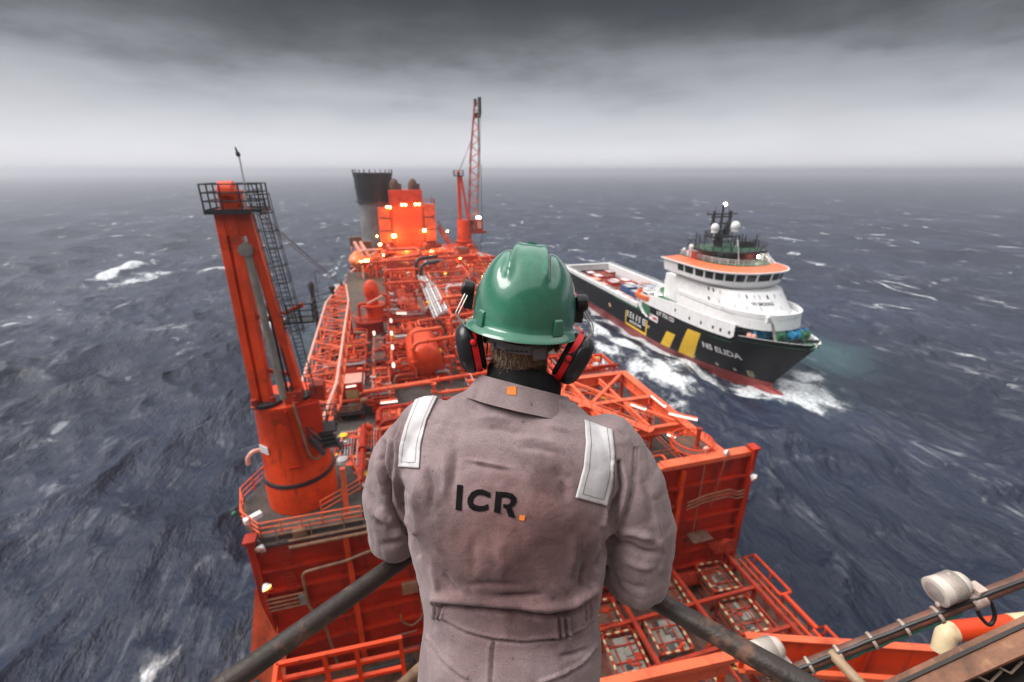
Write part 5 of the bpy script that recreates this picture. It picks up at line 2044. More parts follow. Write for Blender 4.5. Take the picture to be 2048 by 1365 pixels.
def ztop(x):
    if x < -50:
        return 9.0
    if x < -46:
        return lerp(9.0, 11.6, (x + 50) / 4)
    if x < -11.5:
        return lerp(11.6, 12.2, (x + 46) / 34.5)
    if x < -10:
        return lerp(12.2, 13.5, (x + 11.5) / 1.5)
    return lerp(13.5, 14.9, min(1, (x + 10) / 13.5))


def outline(a, f, xc, w, p=2.5, n=28, y0=0.0):
    """plan of a deckhouse tier, round ended forward: starboard aft -> bow -> port aft"""
    pts = [(a, -w)]
    for k in range(n + 1):
        t = -math.pi / 2 + math.pi * k / n
        c, s = math.cos(t), math.sin(t)
        pts.append((xc + (f - xc) * abs(c) ** (2 / p), w * math.copysign(abs(s) ** (2 / p), s)))
    pts.append((a, w))
    return pts


def tier(root, name, mat, lo, hi, z0, z1, cap=True):
    m = MB()
    r0 = [W(x, y, z0) for x, y in lo]
    r1 = [W(x, y, z1) for x, y in hi]
    m.loft([r0, r1])
    return world_build(m, name, mat, root, smooth=40)


def hull_patch(pts_xz, off=.05, n=10):
    """quad on the starboard hull; pts_xz: TL TR BR BL"""
    tl, tr, br, bl = [Vector((p[0], p[1])) for p in pts_xz]
    vs, fs = [], []
    for j in range(n + 1):
        for i in range(n + 1):
            u, v = i / n, j / n
            p = tl.lerp(tr, u).lerp(bl.lerp(br, u), v)
            vs.append(W(p.x, -hb(p.x, p.y) - off, p.y))
    for j in range(n):
        for i in range(n):
            a = j * (n + 1) + i
            fs.append((a, a + 1, a + n + 2, a + n + 1))
    return vs, fs


def hull_text(body, x0, z0, x1, z1, size, off=.07, bold=.02, squeeze=1.0):
    vs, fs = text_mesh(body, size, 0, bold)
    xs = [v.x for v in vs]
    lo, hi = min(xs), max(xs)
    L = math.hypot(x1 - x0, z1 - z0)
    out = []
    for v in vs:
        u = (v.x - lo) / (hi - lo)
        x = lerp(x0, x1, u)
        z = lerp(z0, z1, u) + v.y
        out.append(W(x, -hb(x, z) - off, z))
    return out, fs


def build_supply_ship():
    t = thing("supply_ship", "black hulled supply ship with white superstructure and orange bridge roof, rolling alongside", "supply ship", W(-56, 0, 0))

    def hullstrip(zf0, zf1, nz, name, mat, x_aft=-115.0):
        m = MB()
        N = 90
        for sgn in (-1, 1):
            vs, fs = [], []
            for j in range(nz + 1):
                for i in range(N + 1):
                    f = i / N
                    f = 1 - (1 - f) ** 1.5
                    # station by fraction of the length at this level
                    za, zb = zf0(0), zf1(0)
                    zm = lerp(za, zb, j / nz)
                    x = lerp(x_aft, x_stem(max(-6, zm)) if zm < 20 else 0, f)
                    z = lerp(zf0(x), zf1(x), j / nz)
                    x = min(x, x_stem(z))
                    vs.append(W(x, sgn * hb(x, z), z))
            for j in range(nz):
                for i in range(N):
                    a = j * (N + 1) + i
                    fs.append((a, a + 1, a + N + 2, a + N + 1))
            m.add(vs, fs)
        # transom
        zs = [lerp(zf0(x_aft), zf1(x_aft), j / nz) for j in range(nz + 1)]
        for j in range(nz):
            m.add([W(x_aft, -hb(x_aft, zs[j]), zs[j]), W(x_aft, hb(x_aft, zs[j]), zs[j]), W(x_aft, hb(x_aft, zs[j + 1]), zs[j + 1]), W(x_aft, -hb(x_aft, zs[j + 1]), zs[j + 1])], [(0, 1, 2, 3)])
        return world_build(m, name, mat, t, smooth=50)
    hullblack = paint("hull_black_paint", (.006, .006, .008), .5, .3, .3, (.03, .022, .02), .25, .5, spec=.22, runs=.4, run_col=(.06, .04, .034))
    hullred = paint("antifouling_red", (.26, .035, .03), .4, .2, .4, (.13, .02, .015), .4, .7)
    hullstrip(lambda x: -6.0, lambda x: 1.7, 8, "hull_bottom", hullred)
    hullstrip(lambda x: 1.7, lambda x: ztop(x) + .05, 14, "hull", hullblack)
    m = MB()
    m.loft([[W(-16 + 16.4 * f, rr * 1.5 * math.cos(a), -1.1 - .3 * f + rr * 2.1 * math.sin(a)) for a in np.linspace(0, 2 * math.pi, 19)[:-1]]
            for f, rr in ((0, .9), (.3, 1.0), (.6, 1.0), (.8, .92), (.92, .68), (.98, .38), (1, .05))])
    world_build(m, "bulbous_bow", hullred, t, smooth=60)
    # decks
    m = MB()
    m.box(W(-82, 0, 5.6), (21.6, 66, .5))
    world_build(m, "cargo_deck", paint("cargo_deck_paint", (.10, .075, .06), .6, .3, .5, (.16, .06, .04), .5, .6), t)
    m = MB()
    xs = np.linspace(-48, 2.4, 26)
    m.add([W(x, -hb(x, ztop(x)) + .15, ztop(x) - 1.1) for x in xs] + [W(x, hb(x, ztop(x)) - .15, ztop(x) - 1.1) for x in xs],
          [(i, i + 1, 26 + i + 1, 26 + i) for i in range(25)])
    world_build(m, "fore_deck", M_DKGREEN, t)
    # white cargo rail down both sides and across the stern
    for s in (-1, 1):
        m = MB()
        x1 = -50.5 if s < 0 else -40
        L = x1 + 115.3
        m.box(W((x1 - 115.3) / 2, s * 11.0, 10.2), (1.5, L, .4))
        m.box(W((x1 - 115.3) / 2, s * 10.4, 7.8), (.25, L, 4.6))
        m.box(W((x1 - 115.3) / 2, s * 11.52, 9.6), (.12, L, .9))
        world_build(m, "cargo_rail", M_WHITE, t, bevel=.05)
        m = MB()
        for x in np.arange(-114, x1, 2.4):
            m.box(W(x, s * 11.62, 9.7), (.1, .25, 1.3))
            m.tube([W(x, s * 11.2, 10.3), W(x, s * 11.2, 11.3)], .05, 5)
        m.tube([W(-115, s * 11.2, 11.3), W(x1, s * 11.2, 11.3)], .06, 5)
        m.tube([W(-115, s * 11.2, 10.85), W(x1, s * 11.2, 10.85)], .05, 5)
        world_build(m, "rail_stanchion", M_WHITE, t)
    m = MB()
    m.box(W(-114.8, 0, 8.3), (22.6, 1.0, 3.6))
    m.box(W(-114.8, 0, 10.3), (23.0, 1.6, .5))
    world_build(m, "stern_wall", M_WHITE, t, bevel=.05)
    m = MB()
    m.box(W(-114.2, 1, 7.2), (15, .4, 1.2))
    world_build(m, "stern_opening", M_BLACK, t)
    m = MB()
    for x in np.arange(-112, -52, 7):
        m = MB()
        m.box(W(x, -11.2, 10.55), (.35, .35, .25))
        world_build(m, "rail_lamp", M_PALE, t)
    m = MB()
    xs = np.linspace(-66, -51, 8)
    m.add([W(x, -hb(x, 8) - .06, 9.05) for x in xs] + [W(x, -hb(x, 8) - .06, 8.45) for x in xs], [(i, i + 1, 9 + i, 8 + i) for i in range(7)])
    m.add([W(x, -hb(x, 8) - .06, 9.05) for x in (-66, -115)] + [W(x, -hb(x, 8) - .06, 8.8) for x in (-66, -115)], [(0, 1, 3, 2)])
    world_build(m, "green_sheer_stripe", M_DKGREEN, t)
    # painted stripes and boards on the hull
    for q in ([(-33.8, 6.8), (-30.0, 6.9), (-32.9, 1.75), (-36.7, 1.75)], [(-25.0, 10.4), (-20.3, 10.6), (-24.4, 1.75), (-29.6, 1.75)]):
        m = MB()
        m.add(*hull_patch(q))
        world_build(m, "yellow_stripe", M_YEL, t)
    m = MB()
    for q in ([(-57.4, 6.4), (-56.8, 6.4), (-56.8, 1.8), (-57.4, 1.8)], [(-44.6, 6.7), (-44.0, 6.7), (-44.0, 1.8), (-44.6, 1.8)], [(-57.4, 2.4), (-44.0, 2.4), (-44.0, 1.75), (-57.4, 1.75)]):
        m.add(*hull_patch(q, .06, 6))
    world_build(m, "rescue_frame", M_YEL, t)
    m = MB()
    for xa, xb, full in ((-56.2, -55.7, 1), (-54.8, -53.6, 0), (-52.7, -52.2, 1), (-50.6, -50.1, 1), (-49.0, -48.0, 0), (-46.9, -44.9, 0)):
        if full:
            m.add(*hull_patch([(xa, 6.6), (xb, 6.6), (xb, 4.6), (xa, 4.6)], .06, 3))
        else:
            for q in ([(xa, 6.6), (xb, 6.6), (xb, 6.2), (xa, 6.2)], [(xa, 5.8), (xb, 5.8), (xb, 5.4), (xa, 5.4)], [(xa, 5.0), (xb, 5.0), (xb, 4.6), (xa, 4.6)],
                      [(xa, 6.6), (xa + .35, 6.6), (xa + .35, 4.6), (xa, 4.6)]):
                m.add(*hull_patch(q, .06, 2))
    world_build(m, "hull_sign", M_WHITE, t)
    m = MB()
    m.add(*hull_text("RESCUE ZONE", -54.3, 3.4, -47.2, 3.6, 1.15, bold=.03))
    world_build(m, "rescue_text", M_WHITE, t, smooth=0)
    m = MB()
    m.add(*hull_text("NS ELIDA", -20.2, 7.5, -10.2, 7.3, 2.2, bold=.06))
    world_build(m, "name_text", M_WHITE, t, smooth=0)
    m = MB()
    m.add(*hull_text("UT 776 CD", -39.6, 10.6, -31.0, 10.7, 1.55, bold=.03))
    world_build(m, "type_text", M_WHITE, t, smooth=0)
    m = MB()
    m.add(*hull_patch([(-43.4, 9.4), (-38.7, 9.4), (-38.7, 7.6), (-43.4, 7.6)], .06, 4))
    world_build(m, "hull_emblem", M_WHITE, t)
    m = MB()
    m.add(*hull_patch([(-41.4, 8.9), (-39.1, 8.9), (-39.1, 8.1), (-41.4, 8.1)], .10, 4))
    m.add(*hull_patch([(-43.1, 9.2), (-41.8, 9.2), (-41.8, 8.7), (-43.1, 8.7)], .10, 4))
    world_build(m, "emblem_mark", M_CREDA, t)
    for x, z, rr in ((-24.0, 2.6, .45), (-17.4, 2.7, .45), (-13.0, 2.8, .42)):
        m = MB()
        vs = [W(x, -hb(x, z) - .08, z)]
        for k in range(14):
            a = 2 * math.pi * k / 14
            q = (x + rr * math.cos(a), z + rr * math.sin(a))
            vs.append(W(q[0], -hb(*q) - .08, q[1]))
        m.add(vs, [(0, k + 1, (k + 1) % 14 + 1) for k in range(14)])
        for k in range(4):
            a = math.pi * k / 4
            m.add(*hull_patch([(x - .7 * rr * math.cos(a) - .06, z + .7 * rr * math.sin(a) + .06), (x + .7 * rr * math.cos(a), z + .7 * rr * math.sin(a)), (x + .7 * rr * math.cos(a), z - .7 * rr * math.sin(a) - .1), (x - .7 * rr * math.cos(a), z - .7 * rr * math.sin(a) - .1)], .11, 1))
        world_build(m, "thruster_mark", paint("cream_mark", (.45, .40, .26), .5), t, smooth=0)
    m = MB()
    for k in range(5):
        m.add(*hull_patch([(-10.2, 3.7 - k * .36), (-8.8, 3.7 - k * .36), (-8.8, 3.55 - k * .36), (-10.2, 3.55 - k * .36)], .08, 2))
    m.add(*hull_patch([(-10.2, 3.7), (-10.0, 3.7), (-10.0, 2.1), (-10.2, 2.1)], .08, 2))
    world_build(m, "draught_mark", paint("cream_mark", (.45, .40, .26), .5), t, smooth=0)
    for x, z in ((-69, 5.2), (-68.3, 4.7), (-43, 5.0)):
        m = MB()
        m.lathe([(.5, 0), (.4, .4), (.05, .5)], W(x, -hb(x, z), z), (-1, 0, 0), 10)
        world_build(m, "fender_knob", M_TAN, t)
    # white side plating of the raised forecastle
    for s in (-1, 1):
        m = MB()
        N = 36
        xs = np.linspace(-49.5, -10.6, N + 1)

        def zt(x):
            return lerp(14.3, 15.9, (x + 49.5) / 20) if x < -29.5 else 15.9
        rows = []
        for f in (0, 1):
            rows.append([W(x, s * (hb(x, ztop(x)) + .05), lerp(ztop(x), zt(x), f)) for x in xs])
        rows.append([W(x, s * (hb(x, ztop(x)) - .45), zt(x)) for x in xs])
        m.add(rows[0] + rows[1] + rows[2], [(i, i + 1, N + 2 + i, N + 1 + i) for i in range(N)] + [(N + 1 + i, N + 2 + i, 2 * N + 3 + i, 2 * N + 2 + i) for i in range(N)])
        x = -10.6
        world_build(m, "forecastle_side", M_WHITE, t)
    m = MB()
    m.prism([(W(x, y, 0).x, W(x, y, 0).y) for x, y in outline(-49, -12, -30, 10.9, 3.0)], 13.4, 14.2)
    world_build(m, "boat_deck", M_DKGREEN, t)
    for x, z in ((-24.8, 13.4), (-20.5, 13.5), (-16.6, 13.5), (-14.4, 13.5), (-12.1, 13.5), (-31, 13.9)):
        m = MB()
        m.box(W(x, -hb(x, ztop(x)) - .05, z), (.12, .55, .8))
        world_build(m, "porthole", M_GLASS, t)
    # deckhouse tiers
    tier(t, "recessed_house", M_GREYPIPE, outline(-33, -11.5, -22, 8.6, 2.6), outline(-33, -11.5, -22, 8.6, 2.6), 13.0, 15.6)
    tier(t, "lower_house", M_WHITE, outline(-33, -4.9, -21, 10.3, 2.4), outline(-33, -5.2, -21, 10.1, 2.4), 15.5, 18.0)
    m = MB()
    o = outline(-33, -5.1, -21, 10.15, 2.4)
    i_ = outline(-33, -5.6, -21.2, 9.7, 2.4)
    m.loft([[W(x, y, 18.2) for x, y in o], [W(x, y, 19.2) for x, y in o], [W(x, y, 19.2) for x, y in i_], [W(x, y, 18.2) for x, y in i_]], closed=False)
    world_build(m, "house_bulwark", M_WHITE, t)
    t2lo, t2hi = outline(-36, -8.0, -23, 9.5, 2.4), outline(-36, -12.0, -25, 9.2, 2.4)
    tier(t, "upper_house", M_WHITE, t2lo, t2hi, 18.2, 22.7)
    tier(t, "aft_house", M_WHITE, outline(-44, -33, -36, 7.0, 6), outline(-44, -33, -36, 7.0, 6), 13.6, 21.5)
    # bridge: flares out to a full-width wheelhouse
    tier(t, "bridge_skirt", M_WHITE, outline(-37, -16.0, -28, 9.0, 2.6), outline(-39, -14.6, -28, 11.2, 2.6), 22.7, 23.9)
    b0, b1 = outline(-39, -14.6, -28, 11.2, 2.6), outline(-39, -13.9, -28, 11.7, 2.6)
    tier(t, "bridge", M_WHITE, b0, b1, 23.9, 27.0)
    wn_ = 0
    n = 28
    for k in range(-3, n + 3, 2):
        # windows walk round the outline, straight aft part first
        def pt(u, f):
            if u < 0:
                a, b = (outline(-39, lerp(-14.6, -13.9, f), -28, lerp(11.2, 11.7, f), 2.6))[0:2]
                return (lerp(b[0], a[0], -u / 7.0), b[1])
            if u > n:
                q = outline(-39, lerp(-14.6, -13.9, f), -28, lerp(11.2, 11.7, f), 2.6)
                a, b = q[-1], q[-2]
                return (lerp(b[0], a[0], (u - n) / 7.0), b[1])
            q = outline(-39, lerp(-14.6, -13.9, f), -28, lerp(11.2, 11.7, f), 2.6)[1:-1]
            i = min(n - 1, int(u))
            return (lerp(q[i][0], q[i + 1][0], u - i), lerp(q[i][1], q[i + 1][1], u - i))
        m = MB()
        us = np.linspace(k + .18, k + 1.82, 4)
        vs = []
        for f in (.34, .90):
            for u in us:
                x, y = pt(u, f)
                c = Vector((x + 28, y))
                c.normalize()
                vs.append(W(x + c.x * .07, y + c.y * .07, lerp(23.9, 27.0, f)))
        m.add(vs, [(i, i + 1, i + 5, i + 4) for i in range(3)])
        world_build(m, "bridge_window", M_GLASS, t)
    m = MB()
    roofp = paint("bridge_roof_orange", (.80, .17, .07), .45, .06, .5)
    rA, rB, rC = outline(-39.6, -13.0, -28, 12.3, 2.6), outline(-39.4, -13.4, -28, 12.0, 2.6), outline(-36.5, -17.0, -28.5, 8.7, 2.6)
    m.loft([[W(x, y, 27.0) for x, y in rA], [W(x, y, 27.3) for x, y in rA]])
    world_build(m, "roof_edge", M_WHITE, t)
    m = MB()
    m.loft([[W(x, y, 27.3) for x, y in rB], [W(x, y, 28.1) for x, y in rC]])
    world_build(m, "bridge_roof", roofp, t)
    m = MB()
    m.prism([(W(x, y, 0).x, W(x, y, 0).y) for x, y in outline(-36.4, -17.2, -28.5, 8.5, 2.6)], 28.05, 28.2)
    world_build(m, "monkey_deck", M_DKGREEN, t)
    m = MB()
    oo = outline(-36.2, -17.3, -28.5, 8.4, 2.6)
    for hz in (.5, 1.0, 1.4):
        m.tube([W(x, y, 28.2 + hz) for x, y in oo], .05, 5)
    for x, y in oo[::2]:
        m.tube([W(x, y, 28.2), W(x, y, 29.6)], .05, 5)
    world_build(m, "monkey_rail", M_WHITE, t)
    # funnel casings in red with dark louvres
    for s, x in ((-1, -31), (1, -28)):
        m = MB()
        m.lathe([(3.3, 0), (3.3, 1.9)], W(x, s * 5.6, 28.2), n=24)
        world_build(m, "funnel", M_CREDA, t)
        m = MB()
        m.lathe([(3.35, 1.9), (3.35, 2.25), (2.2, 2.3)], W(x, s * 5.6, 28.2), n=24, cap=False)
        world_build(m, "funnel_band", M_GREYPIPE, t)
        m = MB()
        for k in range(6):
            m.lathe([(3.33, .2 + k * .28), (3.33, .3 + k * .28)], W(x, s * 5.6, 28.2), n=24, cap=False)
        world_build(m, "funnel_grille", M_BROWN, t)
    # top deck and mast
    m = MB()
    m.prism([(W(x, y, 0).x, W(x, y, 0).y) for x, y in ((-36, -7), (-32, -8.6), (-26, -8.6), (-22, -6), (-20.5, 0), (-21.5, 6.5), (-25, 9.2), (-32, 9.2), (-36, 7))][::-1], 30.5, 30.9)
    world_build(m, "top_deck", M_BLACK, t)
    m = MB()
    m.prism([(W(x, y, 0).x, W(x, y, 0).y) for x, y in ((-35, -6), (-31, -7.6), (-26, -7.6), (-23, -5), (-22, 0), (-23, 5.5), (-26, 8), (-32, 8), (-35, 6))][::-1], 30.9, 30.96)
    world_build(m, "deck_cover", M_DKGREEN, t)
    m = MB()
    for x, y in ((-33, -6), (-33, 6), (-25, 6), (-25, -6), (-29, 0)):
        m.bar(W(x, y, 28.1), W(x, y, 30.5), .5)
    for k in range(30):
        y = rng.uniform(-8, 8.5)
        x = -28.5 + rng.uniform(-6, 6)
        m.tube([W(x, y, 30.8), W(x + rng.uniform(-.3, .3), y + rng.uniform(-.3, .3), 30.8 + rng.uniform(1.2, 4.2))], rng.uniform(.07, .16), 5)
    for k in range(26):
        a = 2 * math.pi * k / 26
        p = W(-28.5 + 7.6 * math.cos(a), 9.0 * math.sin(a), 30.8)
        q = W(-28.5 + 8.4 * math.cos(a), 10.6 * math.sin(a), 32.3)
        m.tube([p, q], .08, 5)
    for f in (.35, .65, 1):
        m.tube([W(-28.5 + lerp(7.6, 8.4, f) * math.cos(a), lerp(9, 10.6, f) * math.sin(a), lerp(30.8, 32.3, f)) for a in np.linspace(0, 6.283, 30)[:-1]], .07, 5, closed=True)
    world_build(m, "top_railing", M_BLACK, t)
    m = MB()
    def MZ(z):
        return 30.9 + (z - 32.3) * .70
    Wm = lambda x, y, z: W(x, y, MZ(z))
    m.bar(Wm(-30, -1.6, 32.3), Wm(-31, -1.6, 37), 1.6, 1.6)
    m.box(Wm(-30.5, -1.0, 36.4), (7.5, 4, .4))
    for s in (-1, 1):
        m.bar(Wm(-31, -1 + s * 1.0, 36.5), Wm(-31, -1 + s * 2.6, 41.5), 1.05)
        m.bar(Wm(-31, -1 + s * 2.6, 41.5), Wm(-31, -1 + s * 2.5, 45.6), .55)
    for z, w in ((38.2, 4.4), (41.0, 5.2), (43.4, 6.4), (44.4, 9.2)):
        m.tube([Wm(-31, -1 - w / 2, z), Wm(-31, -1 + w / 2, z)], .22, 6)
    for k in range(12):
        y = -1 + rng.uniform(-4.4, 4.4)
        m.tube([Wm(-31 + rng.uniform(-1, 1), y, 44.2), Wm(-31, y, 44.2 + rng.uniform(.5, 1.6))], .06, 5)
    for k in range(14):
        y = rng.uniform(-4.6, 2.6)
        m.tube([Wm(-30.5 + rng.uniform(-2, 2), y, 36.5), Wm(-30.5, y, 36.5 + rng.uniform(1, 4.4))], .13, 5)
    for z in (37.4, 38.4):
        m.tube([Wm(-30.5 + 2.2 * math.cos(a), -1 + 4.4 * math.sin(a), z) for a in np.linspace(0, 6.283, 20)[:-1]], .06, 5, closed=True)
    for k in range(14):
        a = 2 * math.pi * k / 14
        m.tube([Wm(-30.5 + 2.0 * math.cos(a), -1 + 3.8 * math.sin(a), 36.5), Wm(-30.5 + 2.3 * math.cos(a), -1 + 4.6 * math.sin(a), 38.6)], .06, 5)
    m.tube([Wm(-31, -1, 41), Wm(-31, -1, 48.0)], .3, 6)
    for k in range(9):
        m.box(Wm(-31 + rng.uniform(-1.5, 1.5), -1 + rng.uniform(-3, 3), rng.uniform(36.8, 41)), (rng.uniform(.4, 1.2), rng.uniform(.4, 1), rng.uniform(.5, 1.4)))
    m.tube([Wm(-31, .8, 44), Wm(-31, .8, 47.8)], .06, 5)
    m.tube([Wm(-31, -3.2, 44), Wm(-31, -3.2, 47.0)], .08, 5)
    world_build(m, "mast", M_BLACK, t)
    for nm, px, py, r_ in (("radome", 1430, 456, 1.05), ("radome", 1471, 453, 1.2), ("radome", 1383, 494, .65), ("radome", 1469, 497, .6)):
        p = at(px, py, Y=SHIP_Y + 29)
        m = MB()
        m.sphere(p, r_, 16, sc=(1, 1, 1.12))
        m.lathe([(r_ * .8, -r_ * 1.2), (r_ * .8, -r_ * .4)], p, n=12)
        m.tube([p - Vector((0, 0, r_)), p - Vector((0, 0, r_ + 2.0))], .18, 6)
        world_build(m, nm, M_WHITE, t)
    m = MB()
    p = at(1451, 409, Y=SHIP_Y + 31)
    m.sphere(p, .40, 10)
    world_build(m, "mast_lamp", M_BULB, t)
    m = MB()
    m.sphere(at(1517, 514, Y=SHIP_Y + 22), .35, 10)
    world_build(m, "signal_lamp", M_BULB, t)
    m = MB()
    for k in range(7):
        q = at(1478 + k * 5, 490, Y=SHIP_Y + 27)
        m.lathe([(.35, 0), (.4, 2.2), (.25, 2.6)], q - Vector((0, 0, 1.6)), n=8)
    world_build(m, "exhaust_pipe", M_RAILD, t)
    m = MB()
    m.tube([W(-20, -3, 28), W(-21, -3, 32), W(-22, -2.8, 34)], .09, 5)
    world_build(m, "whip_aerial", M_WHITE, t)
    m = MB()
    for a, b in (((-19, 7.4, 28), (-23, 6.4, 31)), ((-19, 6, 28), (-23, 6.4, 31)), ((-21, 8, 28), (-23, 6.4, 31))):
        m.bar(W(*a), W(*b), .3)
    m.box(W(-23, 7.2, 29.2), (1.6, 1.6, 1.8))
    world_build(m, "signal_mast", M_WHITE, t)
    m = MB()
    for k in range(5):
        m.box(W(-34 + k * 1.0, -7.4, 28.9), (.8, .7, 1.4))
    m.sphere(W(-35, -8.3, 29.8), .5, 10)
    world_build(m, "roof_locker", M_WHITE, t)
    # windows of the house front
    def on_tier(lo, hi, z0, z1, u, z):
        f = (z - z0) / (z1 - z0)
        L, H = lo[1:-1], hi[1:-1]
        i = max(0, min(len(L) - 2, int(u)))
        g = u - i
        a = (lerp(L[i][0], L[i + 1][0], g), lerp(L[i][1], L[i + 1][1], g))
        b = (lerp(H[i][0], H[i + 1][0], g), lerp(H[i][1], H[i + 1][1], g))
        x, y = lerp(a[0], b[0], f), lerp(a[1], b[1], f)
        c = Vector((x + 24, y)).normalized()
        return W(x + c.x * .06, y + c.y * .06, z)
    for u, z, mt in ((1.2, 21.6, M_GLASS), (2.2, 21.6, M_GLASS), (3.6, 21.6, M_GREYPIPE), (7.4, 21.5, M_GREYPIPE), (8.9, 21.5, M_GLASS), (10.5, 21.5, M_GREYPIPE), (11.6, 21.5, M_GREYPIPE),
                     (13.2, 21.5, M_GLASS), (14.6, 21.5, M_GREYPIPE), (16.5, 21.5, M_GREYPIPE), (1.0, 19.3, M_GLASS), (3.0, 19.3, M_GREYPIPE), (6, 19.2, M_GREYPIPE), (8.2, 19.2, M_GREYPIPE), (11, 19.2, M_GREYPIPE), (15, 19.2, M_GREYPIPE)):
        m = MB()
        m.add([on_tier(t2lo, t2hi, 18.2, 22.7, u, z), on_tier(t2lo, t2hi, 18.2, 22.7, u + .32, z), on_tier(t2lo, t2hi, 18.2, 22.7, u + .32, z + .8), on_tier(t2lo, t2hi, 18.2, 22.7, u, z + .8)], [(0, 1, 2, 3)])
        world_build(m, "porthole", mt, t)
    vs, fs = text_mesh("NO SMOKING", .95, 0, .02)
    lo, hi = min(v.x for v in vs), max(v.x for v in vs)
    m = MB()
    m.add([on_tier(t2lo, t2hi, 18.2, 22.7, lerp(9.6, 14.0, (v.x - lo) / (hi - lo)), 20.5 + v.y) for v in vs], fs)
    world_build(m, "warning_text", M_BLACK, t, smooth=0)
    # bow bulwark
    m = MB()
    xs = list(np.linspace(-9.6, 3.0, 18))
    for s in (-1, 1):
        inn = [W(x - .1, s * max(0, hb(x, ztop(x)) - .5), ztop(x)) for x in xs]
        out = [W(x, s * (hb(x, ztop(x)) + .02), ztop(x) + .04) for x in xs]
        low = [W(x - .25, s * max(0, hb(x, ztop(x)) - .75), ztop(x) - 1.1) for x in xs]
        n_ = len(xs)
        m.add(out + inn + low, [(i, i + 1, n_ + i + 1, n_ + i) for i in range(n_ - 1)] + [(n_ + i, n_ + i + 1, 2 * n_ + i + 1, 2 * n_ + i) for i in range(n_ - 1)])
    world_build(m, "bow_bulwark", M_WHITE, t)
    # bow gear
    for x, y, mt, nm in ((-8.2, -5.2, M_CYAN, "winch"), (-7.5, -3.2, M_CYAN, "winch"), (-6.2, 2.6, M_CYAN, "winch"), (-5.0, 4.6, M_CYAN, "winch"), (-3.6, 1.0, M_CYAN, "winch"), (-3.0, 3.0, M_DKGREEN, "winch"), (-4.2, -2.6, M_DKGREEN, "winch")):
        m = MB()
        z = ztop(x) - .7
        m.lathe([(1.0, -1.0), (1.0, -.8), (.55, -.78), (.55, .78), (1.0, .8), (1.0, 1.0)], W(x, y, z + 1.3), (1, 0, 0), 14)
        m.box(W(x, y, z + .4), (2.0, 1.3, .6))
        m.box(W(x - 1, y + .6, z + .9), (.9, .9, 1.6))
        world_build(m, nm, mt, t)
    m = MB()
    for x, y in ((-9.0, -6.4), (-8.4, -6.8), (-7.6, -6.3)):
        m.sphere(W(x, y, 13.7), .65, 10)
    world_build(m, "buoy", M_PALE, t)
    for k in range(10):
        m = MB()
        x, y = rng.uniform(-8, 0), rng.uniform(-4, 4)
        y *= (1 - (x + 8) / 12)
        m.lathe([(.22, 0), (.22, .9), (.34, .95), (.34, 1.1)], W(x, y, ztop(x) - 1.1), n=8)
        world_build(m, "bollard", M_BLACK, t)
    m = MB()
    m.bar(W(-.8, 1.5, 14.2), W(1.6, 2.4, 14.9), .5, .7)
    m.bar(W(-3.0, -.4, 13.4), W(-1.2, -.2, 13.5), .6, .8)
    world_build(m, "chain_stopper", M_BLACK, t)
    m = MB()
    pA, pB = at(1545, 648, Y=SHIP_Y + 2.4), at(1558, 692, Y=SHIP_Y + 2.4)
    m.bar(pB + Vector((0, .6, -.4)), pA, .42)
    m.bar(pB + Vector((-.9, 0, -.2)), pA.lerp(pB, .3), .22)
    m.bar(pA + Vector((-1.4, 0, 1.2)), pA, .3)
    world_build(m, "fore_crane", M_GREYPIPE, t)
    m = MB()
    m.box(pA + Vector((-1.2, .3, .9)), (.9, .9, 1.6))
    world_build(m, "fore_crane_head", M_WHITE, t, bevel=.1)
    # rails beside the boat deck, starboard, and the white deck crane abaft the bridge
    m = MB()
    m.rail([W(-48, -11, 15.9), W(-33, -11, 15.9)], 1.1, .05, 1.6, 3, 5)
    m.rail([W(-33, -10, 18.2), W(-12, -9.9, 18.2)], 1.0, .05, 1.6, 2, 5)
    world_build(m, "side_rail", M_WHITE, t)
    m = MB()
    m.box(W(-48.5, -3.5, 10), (13, 1.2, 9))
    m.box(W(-46, 5, 12), (9, 5, 13))
    world_build(m, "house_front_wall", M_WHITE, t, bevel=.08)
    m = MB()
    q = W(-42, 2.0, 21)
    m.sphere(q, 1.9, 14)
    m.bar(q, q + Vector((-5, 3, -2.4)), 1.0)
    m.bar(q + Vector((-5, 3, -2.4)), q + Vector((-5.5, 7, -3.4)), .8)
    m.box(q + Vector((-2.5, 1, -2.5)), (2.4, 2.4, 3))
    for k in range(6):
        m.box(W(-40 - rng.uniform(0, 8), rng.uniform(-7, 4), 17.5 + rng.random() * 2), (1.4, 1.6, 1.8))
    world_build(m, "deck_crane", M_WHITE, t, bevel=.1)
    for p in ((1313, 589), (1321, 591), (1349, 584), (1350, 579)):
        m = MB()
        m.sphere(at(*p, Y=SHIP_Y + 46), .42, 8)
        world_build(m, "deck_lamp", M_BULB, t)
    m = MB()
    for k in range(6):
        m.box(W(-47 + k * 2.3, -5 + (k % 3) * 2.4, 15.2), (1.6, 1.6, 1.6))
    world_build(m, "green_locker", M_DKGREEN, t, bevel=.05)
    # white gantry frame in front of the containers
    m = MB()
    for y in (-8.4, -6.6, -5.0):
        m.bar(W(-56, y, 6), W(-56, y, 15.6), .35)
    for z in (8.6, 11.2, 13.4, 15.4):
        m.bar(W(-56, -8.4, z), W(-56, -5.0, z), .3)
    m.tube([W(-53, -4.5, 6), W(-53, -4.5, 13), W(-53, -2, 14.8), W(-53, 2, 14.8), W(-53, 3.4, 13)], .35, 8, 1.5)
    m.tube([W(-54.5, -4.5, 6), W(-54.5, -4.5, 13), W(-54.5, -2, 14.8), W(-54.5, 2, 14.8)], .25, 8, 1.5)
    world_build(m, "crash_barrier", M_WHITE, t)
    # recess with the boat landing
    m = MB()
